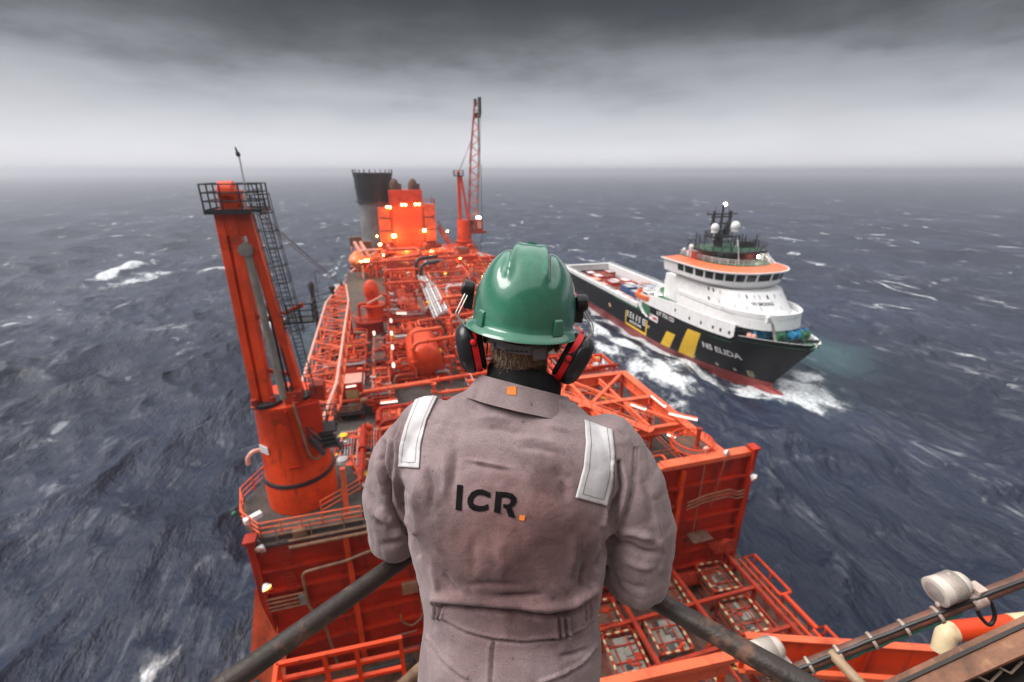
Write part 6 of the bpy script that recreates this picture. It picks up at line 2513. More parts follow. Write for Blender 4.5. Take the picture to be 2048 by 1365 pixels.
    m.add(*hull_patch([(-50.5, 11.8), (-43.5, 11.6), (-43.0, 8.6), (-51.5, 8.6)], .06, 5))
    world_build(m, "landing_panel", M_DKGREEN, t)
    m = MB()
    m.bar(W(-50, -11.8, 11.5), W(-46, -11.9, 8.6), .8, .3)
    m.bar(W(-48.5, -11.8, 11.8), W(-47.5, -11.9, 9.6), .5, .3)
    m.bar(W(-46.6, -11.9, 9.0), W(-43.8, -11.9, 8.0), .5, .3)
    world_build(m, "landing_ramp", M_WHITE, t)
    # daughter craft
    b = thing("rescue_craft", "small orange rescue boat with white cabin on the supply ship's side", "rescue boat", W(-47, -11, 12))
    m = MB()
    rings = []
    for f in np.linspace(0, 1, 14):
        x = lerp(-52.2, -42.6, f)
        w = 1.7 * (1 - max(0, (f - .45) / .55) ** 2.2) * (.85 + .15 * min(1, f * 6)) + .04
        zt_ = 13.9 + .8 * max(0, f - .4) ** 1.5
        rings.append([W(x, -10.6 - w, zt_), W(x, -10.6 - w * .86, 12.7), W(x, -10.6 - w * .3, 11.9), W(x, -10.6 + w * .3, 11.9), W(x, -10.6 + w * .86, 12.7), W(x, -10.6 + w, zt_)])
    m.loft(rings)
    world_build(m, "boat_hull", paint("rescue_orange", (.80, .16, .04), .4, .1, .5), b)
    m = MB()
    m.box(W(-46.6, -10.6, 14.6), (2.2, 3.6, 1.5))
    m.box(W(-47.4, -10.6, 15.7), (1.8, 2.0, .9))
    world_build(m, "cabin", M_WHITE, b, bevel=.2)
    m = MB()
    m.box(W(-46.6, -11.72, 14.8), (.06, 2.6, .5))
    world_build(m, "cabin_window", M_GLASS, b)
    m = MB()
    m.tube([W(-51, -10.6, 14), W(-51, -10.6, 17), W(-46, -10.6, 18)], .12, 5)
    m.box(W(-51.4, -10.6, 14.4), (1.4, 1.0, 1.0))
    world_build(m, "engine_box", paint("rescue_orange", (.80, .16, .04), .4, .1, .5), b)
    # cargo on the deck
    r = random.Random(14)
    rowsx = [-60.5, -66.5, -72.5, -78.5, -84.5, -91, -98, -105]
    rword = ["first", "second", "third", "fourth", "fifth", "sixth", "seventh", "eighth"]
    cy = [-7.0, -2.6, 1.8, 6.2]
    cword = ["nearest the near rail", "second from near rail", "third from near rail", "by the far rail"]
    for i, x in enumerate(rowsx):
        for j, y in enumerate(cy):
            if (i, j) in ((0, 0), (6, 3), (7, 0)):
                continue
            blue = (i, j) in ((1, 1), (1, 2), (2, 2), (0, 3), (1, 3), (2, 3), (0, 2), (2, 1))
            tall = r.choice((2.4, 2.6, 3.0)) + (1.6 if blue else (0.6 if r.random() < .4 else 0))
            L, w = r.choice((4.4, 5.2, 5.4)), 3.4
            zz = 5.85
            colr = "blue" if blue else "red"
            o = thing("cargo_container", f"{colr} container on the supply ship, {rword[i]} row from its bridge, {cword[j]}", "container", W(x, y, zz), 0, "containers on the supply ship's deck")
            open_top = (not blue) and r.random() < .45
            m = MB()
            mt = M_BLUE if blue else r.choice((M_CREDA, M_CREDA, M_RED, M_ORANGE))
            m.box(W(x, y, zz + tall / 2), (w, L, tall))
            for k in range(7):
                for s in (-1, 1):
                    m.box(W(x - L / 2 + L * (k + .5) / 7, y + s * (w / 2 + .03), zz + tall / 2), (.08, .22, tall - .3))
            for s in (-1, 1):
                for k in range(4):
                    m.box(W(x + s * (L / 2 + .03), y - w / 2 + w * (k + .5) / 4, zz + tall / 2), (.22, .08, tall - .3))
            world_build(m, "body", mt, o)
            m = MB()
            if open_top:
                m.box(W(x, y, zz + tall + .04), (w - .5, L - .5, .05))
            else:
                m.box(W(x, y, zz + tall + .06), (w * .86, L * .88, .08))
            world_build(m, "roof", M_BROWN if open_top else (r.choice((M_GREYPIPE, M_PALE, M_WHITE)) if not blue else M_GREYPIPE), o)
            m = MB()
            for s in (-1, 1):
                m.bar(W(x - L / 2, y + s * w / 2, zz + tall + .06), W(x + L / 2, y + s * w / 2, zz + tall + .06), .24)
                m.bar(W(x + s * L / 2, y - w / 2, zz + tall + .06), W(x + s * L / 2, y + w / 2, zz + tall + .06), .24)
            world_build(m, "top_frame", mt, o)


build_supply_ship()
# ------------------------------------------------------------------ the man at the rail
EYE = Vector((0, 0, CAM_H))
_f = Vector((math.sin(YAW) * math.cos(PITCH), math.cos(YAW) * math.cos(PITCH), -math.sin(PITCH)))
_r = Vector((math.cos(YAW), -math.sin(YAW), 0))
_u = _r.cross(_f)


def proj_np(V):
    D = V - np.array(EYE)
    z = D @ np.array(_f)
    return np.stack([1024 + 910 * (D @ np.array(_r)) / z, 682.5 - 910 * (D @ np.array(_u)) / z], -1)


def voxel(mb, size, it=4):
    """one continuous skin round a set of overlapping closed shapes"""
    me = bpy.data.meshes.new("tmp")
    me.from_pydata(mb.v, [], mb.f)
    bm = bmesh.new()
    bm.from_mesh(me)
    bmesh.ops.recalc_face_normals(bm, faces=bm.faces)
    bm.to_mesh(me)
    bm.free()
    o = bpy.data.objects.new("tmp", me)
    scene.collection.objects.link(o)
    md = o.modifiers.new("r", 'REMESH')
    md.mode = 'VOXEL'
    md.voxel_size = size
    if it:
        sm = o.modifiers.new("s", 'SMOOTH')
        sm.factor = .6
        sm.iterations = it
    bpy.context.view_layer.update()
    out = bpy.data.meshes.new_from_object(o.evaluated_get(bpy.context.evaluated_depsgraph_get()))
    bpy.data.objects.remove(o)
    bpy.data.meshes.remove(me)
    return out


def mesh_arrays(me):
    v = np.empty(len(me.vertices) * 3, np.float32)
    me.vertices.foreach_get("co", v)
    n = np.empty(len(me.vertices) * 3, np.float32)
    me.vertex_normals.foreach_get("vector", n)
    return v.reshape(-1, 3).astype(float), n.reshape(-1, 3).astype(float)


def bvh_of(me):
    return BVHTree.FromPolygons([v.co.copy() for v in me.vertices], [tuple(p.vertices) for p in me.polygons])


def link_mesh(name, me, mat, parent):
    me.materials.clear()
    me.materials.append(mat)
    me.name = name
    o = bpy.data.objects.new(name, me)
    scene.collection.objects.link(o)
    if parent is not None:
        me.transform(PM(parent).inverted())
        o.parent = parent
    me.polygons.foreach_set("use_smooth", [True] * len(me.polygons))
    return o


def ell(c, ax, ay, n=32, p=2.0):
    out = []
    for k in range(n):
        a = 2 * math.pi * k / n
        ca, sa = math.cos(a), math.sin(a)
        out.append(c + ax * math.copysign(abs(ca) ** (2 / p), ca) + ay * math.copysign(abs(sa) ** (2 / p), sa))
    return out


ROOT = cf(0.0, 0.74, -1.90)
root_m = Matrix.Translation(ROOT) @ Matrix.Rotation(-YAW, 4, 'Z')

# ---- skeleton points (world)
L_SH, L_EL = at(842, 866, K=1.00), at(790, 1068, K=1.09)
R_SH, R_EL = at(1218, 905, K=.955), at(1275, 1148, K=.985)
L_WR, R_WR = cf(-.105, 1.045, -.845), cf(.075, .985, -.845)
CORNER = cf(-.085, 1.075, -.90)


def torso_rings(grow=0.0):
    spec = [  # left px, right px, kL, kR, depth
        ((846, 1395), (1196, 1395), .97, .95, .135),
        ((840, 1345), (1200, 1345), .97, .945, .135),
        ((846, 1290), (1202, 1285), .97, .94, .13),
        ((852, 1232), (1196, 1232), .975, .94, .118),
        ((848, 1190), (1203, 1195), .98, .94, .122),
        ((836, 1120), (1212, 1130), .985, .945, .132),
        ((818, 1040), (1222, 1060), .99, .95, .140),
        ((808, 970), (1234, 990), .99, .95, .138),
        ((812, 915), (1240, 940), .995, .95, .128),
        ((826, 868), (1238, 900), 1.0, .955, .112),
        ((852, 828), (1224, 868), 1.005, .965, .088),
        ((900, 797), (1186, 838), 1.01, .98, .072),
        ((940, 778), (1148, 805), 1.01, .99, .068),
    ]
    Ls = [at(*s[0], K=s[2]) for s in spec]
    Rs = [at(*s[1], K=s[3]) for s in spec]
    cs = [(a + b) / 2 for a, b in zip(Ls, Rs)]
    rings = []
    for i, s in enumerate(spec):
        a = cs[max(0, i - 1)]
        b = cs[min(len(cs) - 1, i + 1)]
        sp = (b - a).normalized()
        x = (Rs[i] - Ls[i]) / 2
        y = sp.cross(x).normalized()
        if y.dot(_f) < 0:
            y = -y
        g = 1 + grow / x.length
        rings.append(ell(cs[i], x * g, y * (s[4] + grow), 36, 2.35))
    return rings, cs


def build_body_and_clothes():
    person = None
    rings, cs = torso_rings()
    # ------------- coverall volume
    m = MB()
    m.loft(rings)

    def chain(pts, rad, n=22):
        # densify for a smooth limb
        P = [Vector(p) for p in pts]
        m.tube(P, rad, n)
        for p, r_ in zip(P, rad):
            m.sphere(p, r_, 16)
    chain([L_SH + _r * .02 + _f * .01, L_SH.lerp(L_EL, .28) - _r * .016, L_SH.lerp(L_EL, .6) - _r * .022, L_EL], [.078, .080, .076, .066])
    chain([L_EL, L_EL.lerp(L_WR, .45) + Vector((0, 0, -.004)), L_WR], [.064, .058, .046])
    chain([R_SH - _r * .004 + _f * .012, R_SH.lerp(R_EL, .28) + _r * .022, R_SH.lerp(R_EL, .6) + _r * .026, R_EL], [.080, .082, .078, .070])
    chain([R_EL, R_EL.lerp(R_WR, .45), R_WR], [.066, .058, .046])
    # legs
    for s in (-1, 1):
        hip = cf(s * .085 + .0, .735, -1.02)
        chain([hip, cf(s * .10, .80, -1.40), cf(s * .11, .77, -1.80)], [.105, .085, .07])
    m.loft([ell(cf(0, .72, z), _r * .185, Vector((math.sin(YAW), math.cos(YAW), 0)) * .12, 30, 2.3) for z in (-.93, -1.0, -1.08)])
    me = voxel(m, .0040, 12)
    V, N = mesh_arrays(me)
    P = proj_np(V)
    facing = np.clip((-(N * ((V - np.array(EYE)) / np.linalg.norm(V - np.array(EYE), axis=1)[:, None])).sum(1) + .15) / .45, 0, 1)

    def dist(poly):
        best = np.full(len(P), 1e9)
        for a, b in zip(poly[:-1], poly[1:]):
            a, b = np.array(a, float), np.array(b, float)
            ab = b - a
            t = np.clip(((P - a) @ ab) / (ab @ ab), 0, 1)
            d = np.linalg.norm(P - (a + t[:, None] * ab), axis=1)
            best = np.minimum(best, d)
        return best

    def taper(poly):
        # strength fades at both ends
        a, b = np.array(poly[0], float), np.array(poly[-1], float)
        L = np.linalg.norm(b - a) * .30 + 1
        da, db = np.linalg.norm(P - a, axis=1), np.linalg.norm(P - b, axis=1)
        return np.clip(np.minimum(da, db) / L, .15, 1)
    disp = np.zeros(len(P))
    # (polyline, millimetres, width in pixels of the photograph, tapered ends)
    folds = [
        ([(765, 884), (760, 918), (774, 966), (779, 1010), (799, 1050), (820, 1071), (836, 1111)], -9, 5, 0),
        ([(778, 884), (774, 918), (787, 966), (793, 1005), (812, 1043), (834, 1064)], 5, 6, 0),
        ([(799, 829), (783, 873), (782, 918), (781, 984), (789, 1010)], -6, 4, 1),
        ([(806, 835), (792, 876), (791, 918), (792, 980)], 4, 5, 1),
        ([(754, 923), (770, 960), (774, 992)], -5, 4, 1),
        ([(744, 905), (757, 955), (764, 995)], 4, 6, 1),
        ([(807, 955), (797, 1000), (812, 1046)], -7, 13, 1),
        ([(836, 940), (828, 1000), (838, 1060), (848, 1110)], 5, 10, 1),
        ([(852, 930), (862, 975), (860, 1030)], -5, 9, 1),
        ([(884, 900), (893, 960), (884, 1020)], 5, 13, 1),
        ([(914, 890), (905, 950), (894, 1000)], -5, 10, 1),
        ([(746, 1045), (786, 1066), (807, 1056)], -6, 8, 1),
        ([(742, 1022), (775, 1042), (796, 1040)], 5, 9, 1),
        ([(759, 1092), (795, 1086), (826, 1070)], -5, 7, 1),
        ([(735, 985), (752, 1012), (770, 1020)], -4, 9, 1),
        ([(930, 918), (975, 927), (1027, 938)], 3.5, 3, 1),
        ([(930, 926), (975, 934), (1027, 945)], -2.5, 4, 1),
        ([(942, 838), (990, 836), (1041, 845)], 3.5, 8, 1),
        ([(950, 857), (1000, 858), (1062, 870)], -3.5, 8, 1),
        ([(1022, 876), (1070, 879), (1121, 892)], 3.5, 8, 1),
        ([(1030, 893), (1080, 898), (1126, 912)], -3, 7, 1),
        ([(1080, 850), (1120, 858), (1150, 872)], 3, 8, 1),
        ([(880, 830), (905, 845), (930, 850)], 2.5, 8, 1),
        ([(1100, 930), (1128, 960), (1136, 1010)], -4, 12, 1),
        ([(1238, 926), (1241, 980), (1229, 1019), (1217, 1058), (1207, 1090)], -9, 5, 0),
        ([(1226, 930), (1228, 975), (1217, 1015), (1206, 1050)], 5, 6, 0),
        ([(1250, 940), (1253, 985), (1243, 1022), (1233, 1060)], 5, 6, 1),
        ([(1231, 961), (1217, 1019), (1213, 1051)], -6, 3.5, 1),
        ([(1271, 897), (1265, 980), (1249, 1032), (1226, 1083)], -3, 2.6, 0),
        ([(1277, 897), (1271, 980), (1255, 1034), (1232, 1087)], -2.2, 2.2, 0),
        ([(1242, 930), (1262, 985)], 4, 5, 1),
        ([(1225, 1086), (1212, 1108), (1200, 1130)], -12, 9, 0),
        ([(1223, 1088), (1255, 1092), (1287, 1107), (1326, 1110)], -7, 7, 1),
        ([(1230, 1068), (1262, 1066), (1297, 1076), (1318, 1090)], 6, 8, 1),
        ([(1240, 1118), (1280, 1132), (1318, 1140)], 5, 9, 1),
        ([(1300, 1000), (1320, 1060), (1329, 1120)], 4, 8, 1),
        ([(1285, 950), (1302, 1010), (1306, 1060)], -4, 9, 1),
        ([(1235, 1160), (1270, 1176), (1300, 1178)], -4, 8, 1),
        ([(1218, 1130), (1236, 1180), (1262, 1200)], -5, 7, 1),
        ([(882, 1214), (955, 1218), (1018, 1226), (1101, 1236), (1143, 1226), (1195, 1197)], -7, 6, 0),
        ([(872, 1196), (955, 1202), (1018, 1209), (1101, 1217), (1146, 1208), (1190, 1180)], 6, 11, 0),
        ([(878, 1239), (930, 1266), (987, 1282), (1039, 1286), (1118, 1280), (1168, 1262), (1185, 1247)], -3.5, 2.6, 0),
        ([(878, 1232), (930, 1259), (987, 1275), (1039, 1279), (1118, 1273), (1168, 1255)], 2, 3, 0),
        ([(988, 1284), (983, 1365), (983, 1400)], -3.5, 2.2, 0),
        ([(978, 1290), (974, 1365), (974, 1400)], 1.5, 3, 0),
        ([(857, 1274), (882, 1314), (909, 1335), (934, 1354)], 4, 3, 0),
        ([(852, 1282), (876, 1321), (903, 1343), (928, 1362)], -3, 3, 0),
        ([(1193, 1289), (1164, 1326), (1122, 1349), (1080, 1364)], 4, 3, 0),
        ([(1196, 1297), (1168, 1334), (1126, 1357)], -3, 3, 0),
        ([(976, 1193), (1039, 1194), (1091, 1189)], -4, 6, 1),
        ([(925, 1172), (985, 1168), (1056, 1172)], -3, 7, 1),
        ([(1112, 1316), (1150, 1308), (1186, 1296)], -4, 6, 1),
        ([(880, 1140), (900, 1170), (930, 1195)], -4, 8, 1),
        ([(860, 1120), (872, 1160), (876, 1195)], 4, 8, 1),
        ([(1172, 1120), (1160, 1165), (1166, 1200)], -5, 8, 1),
        ([(1150, 1060), (1150, 1110), (1140, 1160)], 4, 12, 1),
        ([(1010, 1060), (1000, 1110), (1012, 1160)], 3, 16, 1),
        ([(950, 1060), (945, 1110), (952, 1160)], -3, 14, 1),
    ]
    for i in range(5):
        folds.append(([(866 + i * 4, 1201 + i), (868 + i * 4, 1218), (867 + i * 4, 1236 + i)], (-4 if i % 2 else 3.5), 1.8, 0))
        folds.append(([(1113 + i * 6.2, 1240 - i), (1114 + i * 6.2, 1258), (1115 + i * 6.2, 1280 - i)], (-4 if i % 2 else 3.5), 2.0, 0))
        folds.append(([(1165 + i * 5, 1205 - i * 3), (1167 + i * 5, 1225 - i * 3), (1166 + i * 5, 1245 - i * 3)], (-3 if i % 2 else 2.5), 2.0, 0))
    for poly, mm, w, tp in folds:
        w = max(w * .8, 2.2)
        d = dist(poly)
        g = np.exp(-(d / w) ** 2)
        if tp:
            g = g * taper(poly)
        disp += mm * .00170 * g
    disp *= facing
    # cloth never lies quite smooth
    jit = np.empty(len(V))
    for i in range(len(V)):
        p = Vector(V[i])
        q = p - cs[5]
        arm = min(1.0, max(0.0, (abs(q.dot(_r)) - .17) / .05))
        w = Vector((mnoise.noise(p * 5), mnoise.noise(p * 5 + Vector((9, 3, 1))), mnoise.noise(p * 5 + Vector((2, 7, 5))))) * .35
        a = Vector((p.x * 7.5, p.y * 7.5, p.z * 11.0)) + w * 2.0
        rg = (1 - abs(mnoise.noise(a)) * 2.2)
        rg2 = (1 - abs(mnoise.noise(a * 2.3 + Vector((4, 4, 4)))) * 2.2)
        crease = -max(0.0, rg) ** 3 * (.0008 + .0016 * arm) - max(0.0, rg2) ** 3 * (.0006 + .0010 * arm)
        jit[i] = crease + mnoise.noise(Vector((p.x * 16, p.y * 16, p.z * 9))) * .0044 + mnoise.noise(p * 38) * .0015
    V2 = V + N * (disp + jit)[:, None]
    me.vertices.foreach_set("co", V2.astype(np.float32).ravel())
    me.update()
    # ------------- skin body, one surface
    b = MB()
    rin, _ = torso_rings(-.032)
    b.loft(rin)

    def limb(pts, rad):
        b.tube([Vector(p) for p in pts], rad, 16)
        for p, r_ in zip(pts, rad):
            b.sphere(p, r_, 12)
    limb([L_SH + _r * .03, L_SH.lerp(L_EL, .5) - _r * .015, L_EL], [.040, .042, .036])
    limb([L_EL, L_EL.lerp(L_WR, .4), L_WR], [.036, .038, .028])
    limb([R_SH - _r * .03, R_SH.lerp(R_EL, .5) + _r * .018, R_EL], [.040, .042, .036])
    limb([R_EL, R_EL.lerp(R_WR, .4), R_WR], [.036, .038, .028])
    for s in (-1, 1):
        limb([cf(s * .085, .735, -1.02), cf(s * .10, .80, -1.40), cf(s * .11, .77, -1.82)], [.082, .06, .042])
        fa = cf(s * .115, .80, -1.85)
        limb([fa, cf(s * .13, .93, -1.865)], [.042, .034])
    # hands: palm over the rail, four unequal fingers curled down round it, thumb on the near side
    raildirL = (cf(-.246, .895, 0) - cf(-.085, 1.075, 0)).normalized()
    raildirR = (cf(.32, .75, 0) - cf(-.085, 1.075, 0)).normalized()

    def hand(wr, base, rd, out):
        up = Vector((0, 0, 1))
        c = base + up * .034
        b.tube([wr, wr.lerp(c, .55) + up * .008, c], [.027, .031, .030], 12)
        b.sphere(c, .030, 12, sc=(1, 1, .55))
        for i, ln in enumerate((.94, 1.06, 1.0, .80)):
            o = rd * ((i - 1.5) * .0205)
            kn = c + o + out * .022 + up * (.004 - abs(i - 1.4) * .002)
            p1 = base + o + out * (.031 * ln) + up * .020
            p2 = base + o + out * (.030 * ln) + up * -.010
            p3 = base + o + out * .012 + up * (-.028 * ln)
            b.tube([c + o * .8, kn, p1, p2, p3], [.0115, .0112, .0098, .0090, .0078], 9)
            b.sphere(p3, .0078, 8)
        tb = c + rd * -.040 - out * .008
        b.tube([c - out * .008, tb, base - out * .026 + rd * -.048 + up * .006, base - out * .024 + rd * -.038 + up * -.012], [.016, .0135, .0112, .0095], 9)
        b.sphere(base - out * .024 + rd * -.038 + up * -.012, .0095, 8)
    outL = raildirL.cross(Vector((0, 0, 1)))
    if outL.dot(_f) < 0:
        outL = -outL
    outR = raildirR.cross(Vector((0, 0, 1)))
    if outR.dot(_f) < 0:
        outR = -outR
    hand(L_WR, cf(-.085, 1.075, -.90) + raildirL * .055, raildirL, outL)
    hand(R_WR, cf(-.085, 1.075, -.90) + raildirR * .10, -raildirR, outR)
    # head and neck
    hc, hf, hr, hu = HEAD
    neck0 = cs[-1]

    def H(x, y, z):
        return hc + hr * x + hf * y + hu * z
    b.tube([neck0 - Vector((0, 0, .05)), neck0.lerp(H(0, -.02, -.10), .5), H(0, -.015, -.07)], [.066, .060, .062], 20)

    def blob(x, y, z, rx, ry, rz):
        o = len(b.v)
        b.sphere((0, 0, 0), 1, 22)
        for i in range(o, len(b.v)):
            a = b.v[i]
            b.v[i] = tuple(H(x + a[0] * rx, y + a[1] * ry, z + a[2] * rz))
    blob(0, -.012, .045, .078, .098, .088)     # cranium
    blob(0, .025, -.035, .064, .072, .085)     # face
    blob(0, .050, -.092, .040, .045, .034)     # jaw and chin
    blob(0, -.052, -.028, .060, .046, .060)    # nape
    blob(0, .100, -.026, .011, .016, .024)     # nose
    blob(0, .108, -.040, .014, .012, .009)
    blob(0, .090, .004, .048, .014, .010)      # brow
    blob(0, .086, -.068, .024, .014, .007)     # lips
    blob(0, .085, -.078, .020, .013, .007)
    for s in (-1, 1):
        blob(s * .078, -.008, -.018, .008, .020, .032)   # ears
        blob(s * .042, .072, -.030, .018, .020, .016)    # cheeks
    bme = voxel(b, .0042, 4)
    skin = paint("skin", (.52, .27, .19), .5, .1, 18, (.45, .17, .12), .3, 25)
    person = bpy.data.objects.new("person", bme)
    bme.name = "person"
    bme.materials.append(skin)
    scene.collection.objects.link(person)
    person.matrix_basis = root_m
    bme.transform(root_m.inverted())
    bme.polygons.foreach_set("use_smooth", [True] * len(bme.polygons))
    tag(person, "man in grey coverall and green hard hat seen from behind, leaning on the rail", "person")
    head_bvh = BVHTree.FromPolygons([root_m @ v.co for v in bme.vertices], [tuple(p.vertices) for p in bme.polygons])
    for s in (-1, 1):
        e = MB()
        c = H(s * .031, .084, -.012)
        e.sphere(c, .0125, 12)
        eo = e.build("eye", M_WHITE, person)
        e = MB()
        e.sphere(c + hf * .0085, .0062, 10)
        e.build("iris", paint("iris_brown", (.06, .035, .02), .2), eo)
    return person, me, head_bvh, H, cs


# head frame: yawed a little right, nodding, rolled to the right
_yaw = -YAW - R(4)
_hf = Vector((-math.sin(_yaw), math.cos(_yaw), 0))
_hr = Vector((_hf.y, -_hf.x, 0))
_hu = Vector((0, 0, 1))
Mn = Matrix.Rotation(R(-7), 3, _hr)
_hf, _hu = Mn @ _hf, Mn @ _hu
Mr = Matrix.Rotation(R(5.5), 3, _hf)
_hr, _hu = Mr @ _hr, Mr @ _hu
BRIM = at(1047, 641, K=1.0)
HEAD = (BRIM + _hu * -.012, _hf, _hr, _hu)


def decal_px(bvh, fn, nu, nv, off=.0016, thick=.0):
    """patch laid on a surface, fn(u, v) -> photo pixel; returns verts, faces"""
    vs, last = [], None
    for j in range(nv + 1):
        for i in range(nu + 1):
            px = fn(i / nu, j / nv)
            d = ray(*px).normalized()
            h = bvh.ray_cast(EYE, d)
            tries = 0
            while h[0] is None and tries < 40:
                tries += 1
                px = (px[0], px[1] + 1.0)
                d = ray(*px).normalized()
                h = bvh.ray_cast(EYE, d)
            if h[0] is None:
                p = last[0] if last is not None else EYE + d
                nn = last[1] if last is not None else -d
            else:
                nn = h[1] if h[1].dot(d) < 0 else -h[1]
                last = (h[0], nn)
                p = h[0]
            vs.append(p + nn * off)
    fs = []
    for j in range(nv):
        for i in range(nu):
            a = j * (nu + 1) + i
            fs.append((a, a + 1, a + nu + 2, a + nu + 1))
    return vs, fs


def quad_fn(tl, tr, br, bl):
    def f(u, v):
        return tuple((tl[i] * (1 - u) + tr[i] * u) * (1 - v) + (bl[i] * (1 - u) + br[i] * u) * v for i in (0, 1))
    return f


def poly_at(poly, t):
    L = [math.dist(a, b) for a, b in zip(poly[:-1], poly[1:])]
    s = t * sum(L)
    for (a, b), l in zip(zip(poly[:-1], poly[1:]), L):
        if s <= l or (a, b) == (poly[-2], poly[-1]):
            q = s / l if l else 0
            return (a[0] + (b[0] - a[0]) * q, a[1] + (b[1] - a[1]) * q), math.atan2(b[1] - a[1], b[0] - a[0])
        s -= l


def ribbon_fn(left, right):
    """strip between two polylines (v along, u across)"""
    def f(u, v):
        a, b = poly_at(left, v)[0], poly_at(right, v)[0]
        return (a[0] + (b[0] - a[0]) * u, a[1] + (b[1] - a[1]) * u)
    return f


def cloth_material(hit):
    m, nt, b = nodes_of("coverall_cloth")
    pos = mapped(nt, (1, 1, 1))
    n1 = mrange(nt, tex_noise(nt, pos, 7, 6, .6), .3, .7)
    c = mix_col(nt, n1, (.250, .184, .186), (.322, .244, .248))
    # worn-in brown and red grime over the lower back, with its own edge
    g = nt.nodes.new("ShaderNodeNewGeometry")
    cen = hit(1035, 1115)
    vd = nt.nodes.new("ShaderNodeVectorMath")
    vd.operation = 'DISTANCE'
    nt.links.new(g.outputs["Position"], vd.inputs[0])
    vd.inputs[1].default_value = cen
    warp_ = nmath(nt, 'MULTIPLY', nmath(nt, 'SUBTRACT', tex_noise(nt, pos, 9, 5, .65), .5), .22)
    dd = nmath(nt, 'ADD', vd.outputs["Value"], warp_)
    st_ = mrange(nt, dd, .26, .03)
    c = mix_col(nt, nmath(nt, 'MULTIPLY', st_, .78), c, (.19, .085, .080))
    bl = mrange(nt, tex_noise(nt, pos, 14, 7, .68, .4), .54, .70)
    c = mix_col(nt, nmath(nt, 'MULTIPLY', bl, .5), c, (.085, .056, .058))
    bl2 = mrange(nt, tex_noise(nt, pos, 5.5, 7, .62, .8), .52, .66)
    c = mix_col(nt, nmath(nt, 'MULTIPLY', bl2, .42), c, (.12, .072, .073))
    # separate grease marks, where the photograph shows them
    for (sx_, sy_), rad_, am_ in (((1012, 1170), .085, .75), ((1112, 1105), .11, .65), ((838, 1045), .09, .65), ((1110, 1252), .08, .7), ((940, 1205), .06, .55), ((1098, 955), .055, .5), ((862, 985), .06, .5), ((1170, 1130), .055, .6), ((1040, 1250), .045, .5), ((905, 1140), .06, .5)):
        vd2 = nt.nodes.new("ShaderNodeVectorMath")
        vd2.operation = 'DISTANCE'
        nt.links.new(g.outputs["Position"], vd2.inputs[0])
        vd2.inputs[1].default_value = hit(sx_, sy_)
        d2 = nmath(nt, 'ADD', vd2.outputs["Value"], nmath(nt, 'MULTIPLY', nmath(nt, 'SUBTRACT', tex_noise(nt, pos, 24, 5, .65), .5), .11))
        c = mix_col(nt, nmath(nt, 'MULTIPLY', mrange(nt, d2, rad_, rad_ * .25), am_), c, (.075, .042, .042))
    sp = mrange(nt, tex_noise(nt, pos, 62, 3, .5), .70, .76)
    c = mix_col(nt, nmath(nt, 'MULTIPLY', sp, .55), c, (.05, .035, .035))
    gr = mrange(nt, tex_noise(nt, pos, 420, 2, .6), .3, .7, .80, 1.18, False)
    hs = nt.nodes.new("ShaderNodeHueSaturation")
    nt.links.new(gr, hs.inputs["Value"])
    nt.links.new(c, hs.inputs["Color"])
    nt.links.new(hs.outputs[0], b.inputs["Base Color"])
    b.inputs["Roughness"].default_value = .85
    b.inputs["Sheen Weight"].default_value = .25
    b.inputs["Specular IOR Level"].default_value = .2
    w = nmath(nt, 'ADD', nmath(nt, 'MULTIPLY', tex_noise(nt, mapped(nt, (900, 900, 500)), 1, 2, .6), .5), nmath(nt, 'MULTIPLY', tex_noise(nt, pos, 130, 4, .6), .8))
    bn = nt.nodes.new("ShaderNodeBump")
    bn.inputs["Strength"].default_value = .45
    bn.inputs["Distance"].default_value = .003
    nt.links.new(w, bn.inputs["Height"])
    nt.links.new(bn.outputs[0], b.inputs["Normal"])
    return m


